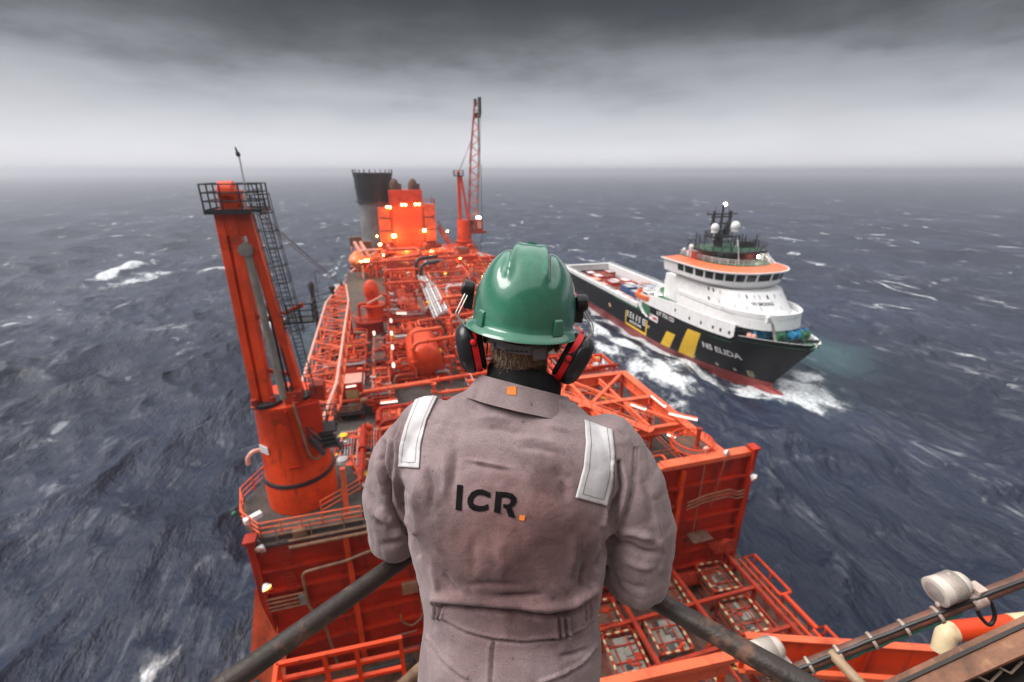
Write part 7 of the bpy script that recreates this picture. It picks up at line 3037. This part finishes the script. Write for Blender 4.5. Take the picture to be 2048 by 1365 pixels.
def build_person():
    person, cme, head_bvh, H, cs = build_body_and_clothes()
    hc, hf, hr, hu = HEAD
    bvh = bvh_of(cme)
    cloth = cloth_material(lambda x, y: bvh.ray_cast(EYE, ray(x, y).normalized())[0])
    cov = link_mesh("coverall", cme, cloth, person)

    def part(name, vs_fs, mat, parent, smooth=60, solid=0.0):
        m = MB()
        for a in (vs_fs if isinstance(vs_fs, list) else [vs_fs]):
            m.add(*a)
        o = m.build(name, mat, parent, smooth=smooth)
        if solid:
            sd = o.modifiers.new("solid", 'SOLIDIFY')
            sd.thickness = solid
            sd.offset = 1
        return o
    strip_mat = paint("reflective_strip", (.62, .60, .61), .55, .08, 60, (.40, .35, .33), .4, 30, bump=.25, bscale=500)
    thread = paint("stitch_thread", (.22, .19, .19), .8, .1, 40)
    Lq = ([(833, 798), (812, 852), (800, 895), (796, 934)], [(877, 789), (854, 840), (843, 890), (840, 937)])
    Rq = ([(1168, 842), (1171, 885), (1166, 935), (1150, 995)], [(1224, 861), (1229, 905), (1227, 955), (1213, 1012)])
    for (a, b) in (Lq, Rq):
        fn = ribbon_fn(a, b)
        so = part("reflective_strip", decal_px(bvh, fn, 14, 44, .0022), strip_mat, cov, solid=.0015)

        def inset(u0, v0, u1, v1, n=40, w=.008):
            du, dv = (u1 - u0), (v1 - v0)
            L = math.hypot(du, dv)

            def g(u, v):
                return fn(u0 + du * v + (u - .5) * (.022 if abs(dv) > abs(du) else 0), v0 + dv * v + (u - .5) * (.007 if abs(du) >= abs(dv) else 0))
            return decal_px(bvh, g, 1, n, .0042)
        part("stitching", [inset(.17, 0, .17, .93), inset(.83, 0, .83, .93), inset(.17, .93, .83, .93, 14)], thread, cov)
    # lettering on the back
    ink = paint("black_print", (.010, .009, .010), .9, .2, 60, spec=.08)

    def Z(x, y):
        return (720 + x * .4727, 720 + y * .4727)
    part("letter", decal_px(bvh, quad_fn(Z(412, 528), Z(437, 531), Z(430, 638), Z(405, 634)), 4, 14, .0014), ink, cov)

    def arc(cx, cy, ro, ri, a0, a1, rot=0, sx=1.0):
        def f(u, v):
            a = R(a0 + (a1 - a0) * v)
            r_ = ri + (ro - ri) * u
            x, y = r_ * math.cos(a) * sx, -r_ * math.sin(a)
            c_, s_ = math.cos(R(rot)), math.sin(R(rot))
            return Z(cx + x * c_ - y * s_, cy + x * s_ + y * c_)
        return f
    # C: squared arc
    cC = [((552, 562), (552, 585)), ((520, 548), (518, 572)), ((497, 548), (503, 572)), ((472, 560), (490, 577)), ((456, 585), (481, 590)), ((455, 605), (479, 605)),
          ((463, 625), (487, 612)), ((480, 637), (498, 616)), ((505, 641), (510, 618)), ((528, 639), (524, 617)), ((545, 632), (543, 609))]
    part("letter", decal_px(bvh, ribbon_fn([Z(*a) for a, b in cC], [Z(*b) for a, b in cC]), 4, 60, .0014), ink, cov)
    r1 = decal_px(bvh, quad_fn(Z(575, 556), Z(601, 560), Z(593, 649), Z(567, 644)), 4, 14, .0014)
    rb = [((590, 557), (590, 580)), ((620, 560), (618, 582)), ((645, 566), (632, 587)), ((661, 582), (637, 594)), ((663, 600), (637, 602)), ((652, 618), (631, 609)), ((630, 627), (622, 612)), ((606, 626), (606, 609))]
    r2 = decal_px(bvh, ribbon_fn([Z(*a) for a, b in rb], [Z(*b) for a, b in rb]), 4, 44, .0016)
    r3 = decal_px(bvh, quad_fn(Z(613, 616), Z(640, 618), Z(657, 669), Z(629, 662)), 4, 12, .0018)
    part("letter", [r1, r2, r3], ink, cov)
    orange_print = paint("orange_print", (.85, .22, .03), .7, .08, 60)
    part("logo_dot", decal_px(bvh, quad_fn(Z(676, 655), Z(700, 658), Z(696, 680), Z(673, 677)), 5, 5, .0014), orange_print, cov)
    # seam stitching on the clothes
    for poly in ([(771, 890), (766, 920), (779, 966), (785, 1008), (803, 1046)], [(1275, 897), (1269, 978), (1254, 1032), (1231, 1083)],
                 [(880, 1243), (930, 1270), (987, 1286), (1039, 1290), (1118, 1284), (1168, 1266)], [(992, 1290), (988, 1362)], [(978, 1290), (974, 1362)],
                 [(860, 1272), (884, 1311), (911, 1332), (936, 1351)], [(1190, 1287), (1161, 1323), (1120, 1346)], [(1232, 872), (1236, 900), (1234, 930)]):
        segs = []
        n = int(sum(math.dist(a, b) for a, b in zip(poly[:-1], poly[1:])) / 2.6)
        for k in range(n):
            p, a = poly_at(poly, (k + .2) / n)
            q, _ = poly_at(poly, (k + .8) / n)
            nx, ny = -math.sin(a) * .35, math.cos(a) * .35
            segs.append(decal_px(bvh, quad_fn((p[0] + nx, p[1] + ny), (q[0] + nx, q[1] + ny), (q[0] - nx, q[1] - ny), (p[0] - nx, p[1] - ny)), 1, 1, .0009))
        part("stitching", segs, paint("stitch_light", (.36, .29, .29), .8, .1, 40), cov)
    # collar: a stand-up band round the neck
    nc = cs[-1]
    up_ = (hu * .35 + (cs[-1] - cs[-3]).normalized() * .65).normalized()
    m = MB()
    fw_ = hr.cross(up_)
    fw_ = fw_ if fw_.dot(_f) > 0 else -fw_
    rings = []
    for h, rx, ry, sh in ((-.034, .128, .098, -.006), (-.018, .117, .092, -.004), (.002, .107, .087, 0), (.014, .103, .084, .003), (.017, .099, .080, .003), (.006, .096, .078, .003), (-.03, .098, .078, 0)):
        ring = []
        for k in range(56):
            a = 2 * math.pi * k / 56
            wv = .0022 * math.sin(5 * a + h * 60) + .0015 * math.sin(11 * a)
            dip = -.020 * max(0, math.sin(a)) - .0 * math.cos(a)
            ring.append(nc + up_ * (h + .006 + dip - .013 * math.cos(a)) + hr * ((rx + wv) * math.cos(a)) + fw_ * ((ry + wv) * math.sin(a) + sh))
        rings.append(ring)
    m.loft(rings, cap=False)
    col = m.build("collar", cloth, person, smooth=60)
    m = MB()
    tipb = at(1146, 812, K=.985)
    m.add([tipb, at(1140, 838, K=.965), at(1174, 826, K=1.02), at(1158, 818, K=1.05)], [(0, 1, 2, 3)])
    ct = m.build("collar_tip", cloth, person)
    sd = ct.modifiers.new("solid", 'SOLIDIFY')
    sd.thickness = .003
    colb = BVHTree.FromPolygons([PM(col) @ v.co for v in col.data.vertices], [tuple(p.vertices) for p in col.data.polygons])
    part("collar_patch", decal_px(colb, quad_fn((1014, 774), (1033, 774), (1032, 791), (1014, 790)), 4, 4, .0014), orange_print, col)
    # neck warmer
    m = MB()
    rings = []
    for h, rx, ry in ((-.02, .078, .072), (.008, .080, .073), (.026, .079, .073), (.037, .076, .071), (.041, .070, .065), (.03, .066, .060)):
        rings.append([nc + up_ * (h + .012 - .012 * math.sin(a)) + hr * ((rx + .004 + .0018 * math.sin(7 * a + h * 90)) * math.cos(a)) - up_ * (.010 * math.cos(a)) + fw_ * ((ry + .0018 * math.sin(6 * a)) * math.sin(a) + .004)
                      for a in np.linspace(0, 2 * math.pi, 49)[:-1]])
    m.loft(rings, cap=False)
    m.build("neck_warmer", paint("black_fleece", (.012, .012, .013), .95, .3, 60, bump=.6, bscale=400), person, smooth=70)
    # boots
    boot = paint("boot_leather", (.03, .022, .016), .6, .3, 8)
    for s in (-1, 1):
        m = MB()
        rr = []
        for y, w, h in ((-.075, .030, .05), (-.06, .042, .075), (0, .046, .085), (.07, .050, .07), (.14, .052, .055), (.18, .044, .045), (.20, .02, .03)):
            c = cf(s * .12, .80 + y, -1.90 + h)
            rr.append(ell(c, _r * w, Vector((0, 0, 1)) * h, 18, 2.6))
        m.loft(rr)
        m.tube([cf(s * .11, .775, -1.84), cf(s * .11, .772, -1.70)], [.055, .062], 18)
        m.build("boot", boot, person, smooth=60)
    # ------------- hair at the nape
    r = random.Random(4)
    m = MB()
    mw = root_m
    bme = person.data
    cand = []
    for v in bme.vertices:
        w = mw @ v.co
        d = w - hc
        x, y, z = d.dot(hr), d.dot(hf), d.dot(hu)
        if z < .045 and z > -.130 and y < .03 and abs(x) < .088 and (y < -.02 or z > -.03):
            cand.append((w, (mw.to_3x3() @ v.normal).normalized(), z, y))
    down = -hu
    for q in range(26000):
        w, nn, z, y = r.choice(cand)
        if z < -.090 and r.random() < (-.090 - z) / .035:
            continue
        w = w + Vector((r.gauss(0, .002), r.gauss(0, .002), r.gauss(0, .002)))
        ln = r.uniform(.006, .012) * (1.0 if z > -.06 else .65)
        dirn = (down * .85 + nn * r.uniform(.25, .55) + hr * r.gauss(0, .16)).normalized()
        side = dirn.cross(nn).normalized() * .00042
        a = w + nn * .0004
        mid = a + dirn * ln * .55 + nn * .0006
        e = a + dirn * ln - nn * .0006
        m.add([a - side, a + side, mid + side * .8, mid - side * .8, e], [(0, 1, 2, 3), (3, 2, 4)], 0 if r.random() < .62 else (1 if r.random() < .6 else 2))
    me = bpy.data.meshes.new("hair")
    me.from_pydata(m.v, [], m.f)
    me.polygons.foreach_set("material_index", m.m)
    for nm, c in (("hair_brown", (.13, .066, .034)), ("hair_light", (.33, .20, .115)), ("hair_grey", (.45, .37, .30))):
        me.materials.append(paint(nm, c, .55, .3, 90))
    ho = bpy.data.objects.new("hair", me)
    me.transform(PM(person).inverted())
    scene.collection.objects.link(ho)
    ho.parent = person
    # ------------- hard hat
    shell, ob = MB(), BRIM
    NA, NE = 120, 44

    def hat(a, e):
        ce, se = max(0.0, math.cos(e)) ** .86, math.sin(e) ** .86
        x, y, z = .1115 * math.sin(a) * ce, .134 * math.cos(a) * ce, .160 * se
        nn = Vector((x / .0124, y / .0180, z / .0256)).normalized()
        # raised crown between two rounded ridges that spread and die away down the back
        t = .030 + .014 * max(0, (-y) / .131)
        ax = abs(x)
        lvl = min(1, max(0, (math.degrees(e) - (31 if y < 0 else 24)) / 13))
        lvl = lvl * lvl * (3 - 2 * lvl)
        band = 1 / (1 + math.exp((ax - t) / .0030))
        ridge = math.exp(-((ax - t + .004) / .0062) ** 2)
        groove = math.exp(-((ax - t - .010) / .007) ** 2)
        vee = math.exp(-(ax / .011) ** 2) * (1 if y > 0 else .0)
        top = min(1, max(0, (math.degrees(e) - 34) / 44))
        top = top * top * (3 - 2 * top)
        h = top * .0055 * band + lvl * (.0062 * ridge * (1 - .35 * top) - .0055 * groove) + lvl * .004 * vee
        p = Vector((x, y, z)) + nn * h
        return ob + hr * p.x + hf * p.y + hu * p.z
    vs = []
    brim = [(.0035, -.0035, .0), (.0105, -.0085, .0), (.0150, -.0120, .0), (.0165, -.0150, 0), (.0150, -.0165, 0), (.0060, -.0130, 0), (-.002, -.006, 0)]
    rows = []
    for j in range(NE + 1):
        e = (math.pi / 2) * (j / NE) ** .9
        rows.append([hat(2 * math.pi * i / NA, e) for i in range(NA)])
    brows = []
    for g, dz, _ in reversed(brim):
        row = []
        for i in range(NA):
            a = 2 * math.pi * i / NA
            front = max(0, math.cos(a)) ** 3
            gg = g * (1 + 2.3 * front) if g > 0 else g
            row.append(ob + hr * ((.1115 + gg) * math.sin(a)) + hf * ((.134 + gg) * math.cos(a)) + hu * (dz * (1 + .5 * front)))
        brows.append(row)
    shell.loft(brows + rows, cap=False)
    hat_m, nt, b = nodes_of("hard_hat_green")
    pos = mapped(nt, (1, 1, 1))
    n1 = mrange(nt, tex_noise(nt, pos, 14, 6, .65), .3, .72)
    c = mix_col(nt, n1, (.017, .130, .074), (.030, .190, .112))
    sc_ = mrange(nt, tex_noise(nt, mapped(nt, (160, 90, 160)), 1, 5, .7), .62, .72)
    c = mix_col(nt, nmath(nt, 'MULTIPLY', sc_, .35), c, (.012, .06, .035))
    nt.links.new(c, b.inputs["Base Color"])
    nt.links.new(mrange(nt, tex_noise(nt, pos, 22, 5, .6), .3, .7, .24, .42), b.inputs["Roughness"])
    b.inputs["Coat Weight"].default_value = 1.0
    b.inputs["Coat Roughness"].default_value = .07
    bn = nt.nodes.new("ShaderNodeBump")
    bn.inputs["Strength"].default_value = .12
    bn.inputs["Distance"].default_value = .001
    nt.links.new(tex_noise(nt, pos, 900, 2, .5), bn.inputs["Height"])
    nt.links.new(bn.outputs[0], b.inputs["Normal"])
    hh = shell.build("hard_hat", hat_m, person, smooth=50)

    def HB(x, y, z):
        return ob + hr * x + hf * y + hu * z
    basis = Matrix((hr, hf, hu)).transposed()
    for s, ang in ((-1, 48), (1, 40)):
        a = math.pi + s * -R(ang)
        p = Vector((.1065 * math.sin(a), .131 * math.cos(a), 0))
        nrm = Vector((p.x / .0113, p.y / .0172, 0)).normalized()
        tan = Vector((-nrm.y, nrm.x, 0))
        m = MB()
        lo, hi = [], []
        for q, (w, o_, z) in enumerate(((.0135, .011, -.004), (.0120, .0095, .012), (.0115, .0085, .026), (.0100, .004, .0295))):
            ring = []
            for i_, j_ in ((-1, -1), (1, -1), (1, 1), (-1, 1)):
                v = p * .99 + tan * (w * i_) + nrm * (o_ if j_ > 0 else -.012)
                ring.append(HB(v.x, v.y, z))
            lo.append(ring)
        m.loft(lo)
        m.build("lug", hat_m, hh, bevel=.002)
    # suspension strap across the nape
    sL = [(964, 664), (981, 680), (999, 693), (1018, 702), (1045, 706), (1080, 706), (1100, 694), (1117, 680), (1128, 668)]
    sU = [(972, 652), (990, 667), (1006, 679), (1022, 686), (1046, 690), (1080, 690), (1096, 679), (1110, 666), (1120, 655)]
    strap = paint("grey_strap_plastic", (.16, .145, .15), .5, .1, 20)
    part("headband", decal_px(head_bvh, ribbon_fn(sU, sL), 6, 50, .0105), strap, hh, solid=.002)
    part("headband_buckle", decal_px(head_bvh, quad_fn((995, 684), (1000, 685), (998, 700), (993, 698)), 2, 4, .0145), strap, hh, solid=.002)
    part("headband_buckle", [decal_px(head_bvh, quad_fn((1060, 694), (1084, 691), (1084, 712), (1062, 715)), 6, 4, .0135)], strap, hh, solid=.002)
    slots = []
    for k in range(8):
        x = 1086 + k * 4.0
        y = 690 - k * 2.3
        slots.append(decal_px(head_bvh, quad_fn((x, y), (x + 1.7, y - .8), (x + .8, y + 8), (x - .9, y + 9)), 1, 3, .0150))
    for k in range(5):
        x = 1016 + k * 8
        slots.append(decal_px(head_bvh, quad_fn((x, 697 + k * .5), (x + 6, 697.5 + k * .5), (x + 6, 700 + k * .5), (x, 699.5 + k * .5)), 3, 1, .0132))
    part("strap_slot", slots, M_BLACK, hh)
    # ------------- ear defenders clipped to the hat
    ed = None
    gloss = paint("muff_plastic", (.014, .014, .016), .28, .25, 12, (.05, .05, .05), .3, 40)
    soft = paint("muff_cushion", (.010, .010, .011), .7, .2, 20)
    redp = paint("muff_red", (.78, .008, .010), .4, .08, 20)
    wire = paint("steel_wire", (.62, .60, .56), .3, .1, 30, metal=.9)
    ed = bpy.data.objects.new("ear_defenders", None)
    ed.empty_display_size = .05
    scene.collection.objects.link(ed)
    ed.parent = person
    for s, cpx, kk, tilt in ((-1, (947, 694), .985, 15), (1, (1143, 716), .965, 21)):
        c = at(*cpx, K=kk)
        # axis points out from the head; the bottom is tucked in
        out = (hr * s)
        out = (Matrix.Rotation(R(tilt) * s, 3, hf) @ out).normalized()
        out = (out * math.cos(R(9)) - hf * math.sin(R(9))).normalized()
        upv = (hu - out * hu.dot(out)).normalized()
        fwv = out.cross(upv)
        if fwv.dot(hf) < 0:
            fwv = -fwv

        def disc(lst):
            return [[c + out * h + upv * (rz * math.copysign(abs(math.sin(a)) ** .9, math.sin(a))) + fwv * (ry * math.copysign(abs(math.cos(a)) ** .9, math.cos(a))) for a in np.linspace(0, 2 * math.pi, 41)[:-1]] for h, rz, ry in lst]
        m = MB()
        m.loft(disc([(.002, .0545, .042), (.006, .0570, .0445), (.014, .0565, .044), (.022, .053, .041), (.029, .046, .035), (.0335, .034, .026), (.0355, .016, .012), (.036, .001, .001)]))
        m.build("ear_cup", gloss, ed, smooth=60)
        m = MB()
        m.loft(disc([(-.0115, .050, .038), (-.0115, .0560, .0435), (.0015, .0560, .0435), (.0015, .050, .038)]))
        m.build("red_band", redp, ed, smooth=40)
        m = MB()
        m.loft(disc([(-.021, .036, .026), (-.022, .045, .034), (-.019, .051, .039), (-.014, .052, .040), (-.011, .047, .036)]))
        m.build("cushion", soft, ed, smooth=60)
        # pivot, arm and wires
        bpx = (947, 685) if s < 0 else (1137, 717)
        bd = ray(*bpx)
        back = c - fwv * .0445 + out * -.004
        kb = (back - EYE).dot(_f) - .004
        q = at(*bpx, K=kb)
        m = MB()
        m.lathe([(.0062, -.003), (.0068, 0), (.0060, .003), (.003, .0042), (.0002, .0045)], q, -_f, 18)
        m.build("pivot_button", redp, ed)
        m = MB()
        m.lathe([(.0090, -.006), (.0090, -.001), (.0068, -.0005)], q, -_f, 18)
        elbow = [(933, 655), (941, 672)] if s < 0 else [(1164, 690), (1150, 706)]
        A1 = [at(*p_, K=kb + .004) for p_ in elbow]
        m.tube([A1[0], A1[1], q + _f * .004], [.0034, .0048, .0060], 9)
        m.build("pivot_arm", gloss, ed)
        wpts = [(930, 588), (911, 627), (914, 634), (935, 657)] if s < 0 else [(1172, 622), (1186, 650), (1187, 664), (1163, 692)]
        kk2 = kb + .012
        m = MB()
        m.tube([at(*p_, K=kk2) for p_ in wpts], .0014, 8, .012)
        m.tube([at(p_[0] + (5 if s < 0 else -4), p_[1] + 3, K=kk2 + .016) for p_ in wpts], .0014, 8, .012)
        m.build("spring_wire", wire, ed)
        # hat clip
        hp = at(937, 578, K=1.0) if s < 0 else at(1163, 606, K=.985)
        m = MB()
        o2 = (hr * s + hu * .15).normalized()
        m.lathe([(.004, -.012), (.017, -.010), (.019, 0), (.018, .010), (.013, .014), (.002, .015)], hp, o2, 22)
        m.bar(hp - o2 * .004 + hu * .012, hp - o2 * .002 - hu * .044, .020, .009, up=hf)
        m.build("hat_clip", gloss, ed, smooth=40, bevel=.0012)
    return person


# ------------------------------------------------------------------ rails of the lookout and scaffolding by it
def build_rails():
    rusty = paint("worn_rail_paint", (.030, .019, .015), .5, .35, 9, (.22, .105, .062), .62, 13, bump=.2, bscale=90, spec=.6)
    t = thing("handrail", "worn dark brown tube handrail the man leans on, meeting at a corner before him", "handrail", cf(-.085, 1.075, -1.9))
    c = cf(-.085, 1.075, -.90)
    a = cf(-.246, .895, -.90)
    la = c + (a - c).normalized() * 2.6
    b_ = cf(.33, .745, -.90)
    rb = c + (b_ - c).normalized() * 2.6
    m = MB()
    m.tube([la, c, rb], .0215, 24, .12)
    world_build(m, "top_rail", rusty, t, smooth=60)
    dz = Vector((0, 0, -.42))
    m = MB()
    m.tube([la + dz, c + dz, rb + dz], .0185, 20, .12)
    world_build(m, "knee_rail", paint("worn_rail_brown", (.16, .085, .05), .5, .3, 9, (.30, .18, .11), .4, 16, bump=.3, bscale=60), t, smooth=60)
    for q in (c, c.lerp(la, .62), c.lerp(rb, .62), la, rb):
        m = MB()
        m.tube([q, q + Vector((0, 0, -1.0))], .021, 16)
        m.lathe([(.022, 0), (.05, 0), (.05, .01), (.022, .012)], q + Vector((0, 0, -1.0)), n=16)
        world_build(m, "post", rusty, t)
    t = thing("lookout_floor", "steel grating floor of the lookout under the man's boots", "floor", cf(0, .3, -1.93))
    m = MB()
    lo = Vector((0, 0, -1.0))
    pts = [c + lo, la + lo, rb + lo]
    m.prism([(pts[0].x, pts[0].y), (pts[1].x, pts[1].y), (pts[2].x, pts[2].y)], CAM_H - 1.96, CAM_H - 1.90)
    world_build(m, "grating", M_STEELG, t)
    m = MB()
    m.bar(c + lo + Vector((0, 0, .07)), la + lo + Vector((0, 0, .07)), .008, .14)
    m.bar(c + lo + Vector((0, 0, .07)), rb + lo + Vector((0, 0, .07)), .008, .14)
    world_build(m, "kick_plate", rusty, t)
    # scaffold tube with clips and lamps
    t = thing("scaffold_tube", "rusty brown sloping scaffold tube with a green cable at lower right", "tube", at(1800, 1260, K=1.9))
    A, B = at(1560, 1352, K=2.02), at(2110, 1135, K=1.82)
    tube_m = paint("scaffold_brown", (.14, .065, .045), .5, .3, 7, (.30, .06, .035), .5, 9, bump=.3, bscale=50)
    m = MB()
    m.tube([A, B], .0242, 18)
    world_build(m, "tube", tube_m, t, smooth=60)
    m = MB()
    r = random.Random(9)
    pts = []
    for k in range(22):
        f = k / 21
        pts.append(A.lerp(B, .06 + f * .62) + Vector((0, -.015, -.030 - .006 * math.sin(f * 40))))
    m.tube(pts, .0085, 8)
    world_build(m, "cable", paint("green_cable", (.03, .14, .10), .5, .3, 20), t)
    m = MB()
    m.tube([A.lerp(B, .02 + k * .05) + Vector((0, -.012, .026 - .002 * (k % 3))) for k in range(20)], .008, 7)
    world_build(m, "cable", M_BLACK, t)
    for f in (.03, .12, .235, .36, .48, .60, .72, .93):
        m = MB()
        p = A.lerp(B, f)
        d = (B - A).normalized()
        m.lathe([(.0255, -.006), (.034, -.006), (.034, .006), (.0255, .006)], p - Vector((0, 0, .008)), d, 18, cap=False)
        world_build(m, "clip", paint("clip_steel", (.42, .34, .28), .4, .2, 20), t)
    m = MB()
    m.tube([at(1662, 1306, K=1.98), at(1760, 1410, K=1.78)], .022, 14)
    world_build(m, "strut", paint("strut_tan", (.33, .22, .13), .5, .25, 9, (.16, .06, .03), .5, 12), t, smooth=60)

    def flood(head, neckp, clamp, label, k):
        o = thing("floodlight", label, "floodlight", at(*clamp, K=k))
        H_, C_ = at(*head, K=k), at(*clamp, K=k)
        d = (H_ - C_).normalized()
        side = d.cross(_f).normalized()
        S = .86
        body = paint("floodlight_cream", (.62, .54, .48), .45, .1, 9, (.35, .2, .1), .4, 16)
        ax = (-_r * .92 - _u * .30 - _f * .05).normalized()
        m = MB()
        m.lathe([(.034 * S, .085), (.046 * S, .076), (.056 * S, .055), (.062 * S, .005), (.066 * S, -.030), (.068 * S, -.052), (.060 * S, -.056)], H_, -ax, 28)
        world_build(m, "housing", body, o, smooth=50)
        m = MB()
        for q in range(7):
            m.lathe([(.046 * S, .045 - q * .009), (.0655 * S, .045 - q * .009), (.0655 * S, .042 - q * .009), (.046 * S, .042 - q * .009)], H_, -ax, 28, cap=False)
        world_build(m, "cooling_fin", paint("fin_grey", (.36, .32, .29), .5, .1, 20), o)
        m = MB()
        m.lathe([(.060 * S, .053), (.030 * S, .060), (.001, .062)], H_, ax, 24)
        world_build(m, "lens", paint("lens_glass", (.40, .35, .32), .15, .1, 20, coat=.6), o)
        m = MB()
        m.tube([H_ - ax * -.02 + side * .066, H_.lerp(C_, .55) + side * .03, C_ + side * .012], .010, 10, .03)
        m.tube([H_ - ax * -.02 - side * .066, H_.lerp(C_, .55) - side * .03, C_ - side * .012], .010, 10, .03)
        m.lathe([(.02, -.03), (.036, -.026), (.036, .026), (.02, .03)], C_, (B - A).normalized(), 16)
        m.box(C_ + _u * .03, (.05, .05, .05))
        world_build(m, "yoke", paint("yoke_pale", (.58, .46, .40), .5, .12, 12, (.3, .15, .1), .4, 16), o, bevel=.002)
        m = MB()
        m.tube([C_ - _u * .01, C_ + _r * .012 - _u * .07, C_ + _r * .06 - _u * .12, C_ + _r * .085 - _u * .07, C_ + _r * .06 - _u * .01], .0075, 8, .03)
        world_build(m, "flex", M_BLACK, o, smooth=60)
    flood((1893, 1176), (1920, 1195), (1951, 1197), "cream bulkhead floodlight on the scaffold tube, against the sea at right", 1.88)
    flood((1528, 1305), (1550, 1330), (1565, 1340), "cream bulkhead floodlight half hidden by the right handrail", 2.04)
    # painted pipe with cream ends
    t = thing("striped_pipe", "orange pipe with cream bands and an elbow at the right edge", "pipe", at(1960, 1262, K=2.5))
    pm = paint("pipe_cream_band", (.66, .52, .32), .45, .12, 8, (.4, .25, .12), .4, 12)
    m = MB()
    m.tube([at(1884, 1305, K=2.5), at(1893, 1266, K=2.5), at(1915, 1262, K=2.5)], .050, 18, .05)
    world_build(m, "elbow", pm, t, smooth=60)
    m = MB()
    m.tube([at(1908, 1263, K=2.5), at(2026, 1250, K=2.48)], .0515, 20)
    world_build(m, "pipe", M_ORANGE, t, smooth=60)
    m = MB()
    m.tube([at(2022, 1250, K=2.48), at(2085, 1244, K=2.47), at(2105, 1270, K=2.47)], .053, 20, .05)
    world_build(m, "end_band", pm, t, smooth=60)
    # rusty channel in the corner
    t = thing("steel_channel", "rusty brown steel beam with a dark web in the bottom right corner", "beam", at(1980, 1320, K=1.6))
    A, B = at(1780, 1395, K=1.62), at(2120, 1238, K=1.5)
    m = MB()
    m.bar(A, B, .09, .012)
    world_build(m, "flange", paint("rusty_flange", (.20, .085, .045), .6, .4, 8, (.42, .24, .13), .4, 14, bump=.4, bscale=60), t)
    m = MB()
    m.bar(A + Vector((.0, .0, -.12)) + _f * .02, B + Vector((0, 0, -.12)) + _f * .02, .012, .225)
    world_build(m, "web", paint("dark_web", (.022, .014, .012), .6, .4, 6), t)
    m = MB()
    m.bar(A + Vector((.0, .0, -.24)), B + Vector((0, 0, -.24)), .09, .012)
    world_build(m, "flange", paint("dark_web", (.022, .014, .012), .6), t)
    m = MB()
    for f in (.5, .62, .8):
        q = A.lerp(B, f) - _f * .02 + Vector((0, 0, -.05))
        m.tube([q, q + _r * .06 - _u * .03, q + _r * .10 + _u * .01], .004, 6)
    world_build(m, "wire_tie", paint("clip_steel", (.42, .34, .28), .4), t)


def build_house_behind():
    """the accommodation front the lookout is built on, just behind the photographer"""
    t = thing("accommodation_block", "tall weathered steel deckhouse front rising behind the lookout", "building", (10.5, -8.6, 9.7))
    m = MB()
    m.box((10.5, -8.6, 32.0), (44, 10.0, 44.6))
    world_build(m, "wall", paint("deckhouse_paint", (.34, .30, .28), .5, .2, .6, RUST, .4, 1.0, streak=True), t)
    m = MB()
    for k in range(5):
        m.box((10.5, -3.3, 17.5 + k * 9.0), (44.4, .7, .25))
    world_build(m, "deck_edge", M_RED, t)
    for i in range(11):
        for k in range(4):
            m = MB()
            m.box((-8.5 + i * 3.9, -3.58, 21.5 + k * 9.0), (1.0, .1, .8))
            world_build(m, "window", M_GLASS, t, bevel=.03)
    m = MB()
    m.box((1.2, -3.57, 49.2), (.95, .08, 2.1))
    d = world_build(m, "door", M_TAN, t, bevel=.02)
    m = MB()
    m.box((.85, -3.5, 49.2), (.05, .06, .2))
    world_build(m, "handle", M_STEELG, d)


build_person()
build_rails()
build_house_behind()

# ------------------------------------------------------------------ air between here and the horizon
hz = MB()
hz.box((0, 0, 33), (96000, 96000, 82))
hm = bpy.data.materials.new("haze")
hm.use_nodes = True
hn = hm.node_tree
hn.nodes.clear()
ho_ = hn.nodes.new("ShaderNodeOutputMaterial")
pv = hn.nodes.new("ShaderNodeVolumePrincipled")
pv.inputs["Color"].default_value = (.88, .89, .97, 1)
pv.inputs["Density"].default_value = .00040
pv.inputs["Anisotropy"].default_value = .5
hn.links.new(pv.outputs[0], ho_.inputs["Volume"])
hobj = hz.build("haze", hm, None, smooth=0)
hobj["kind"] = "stuff"
hobj["label"] = "pale sea haze thickening toward the horizon"
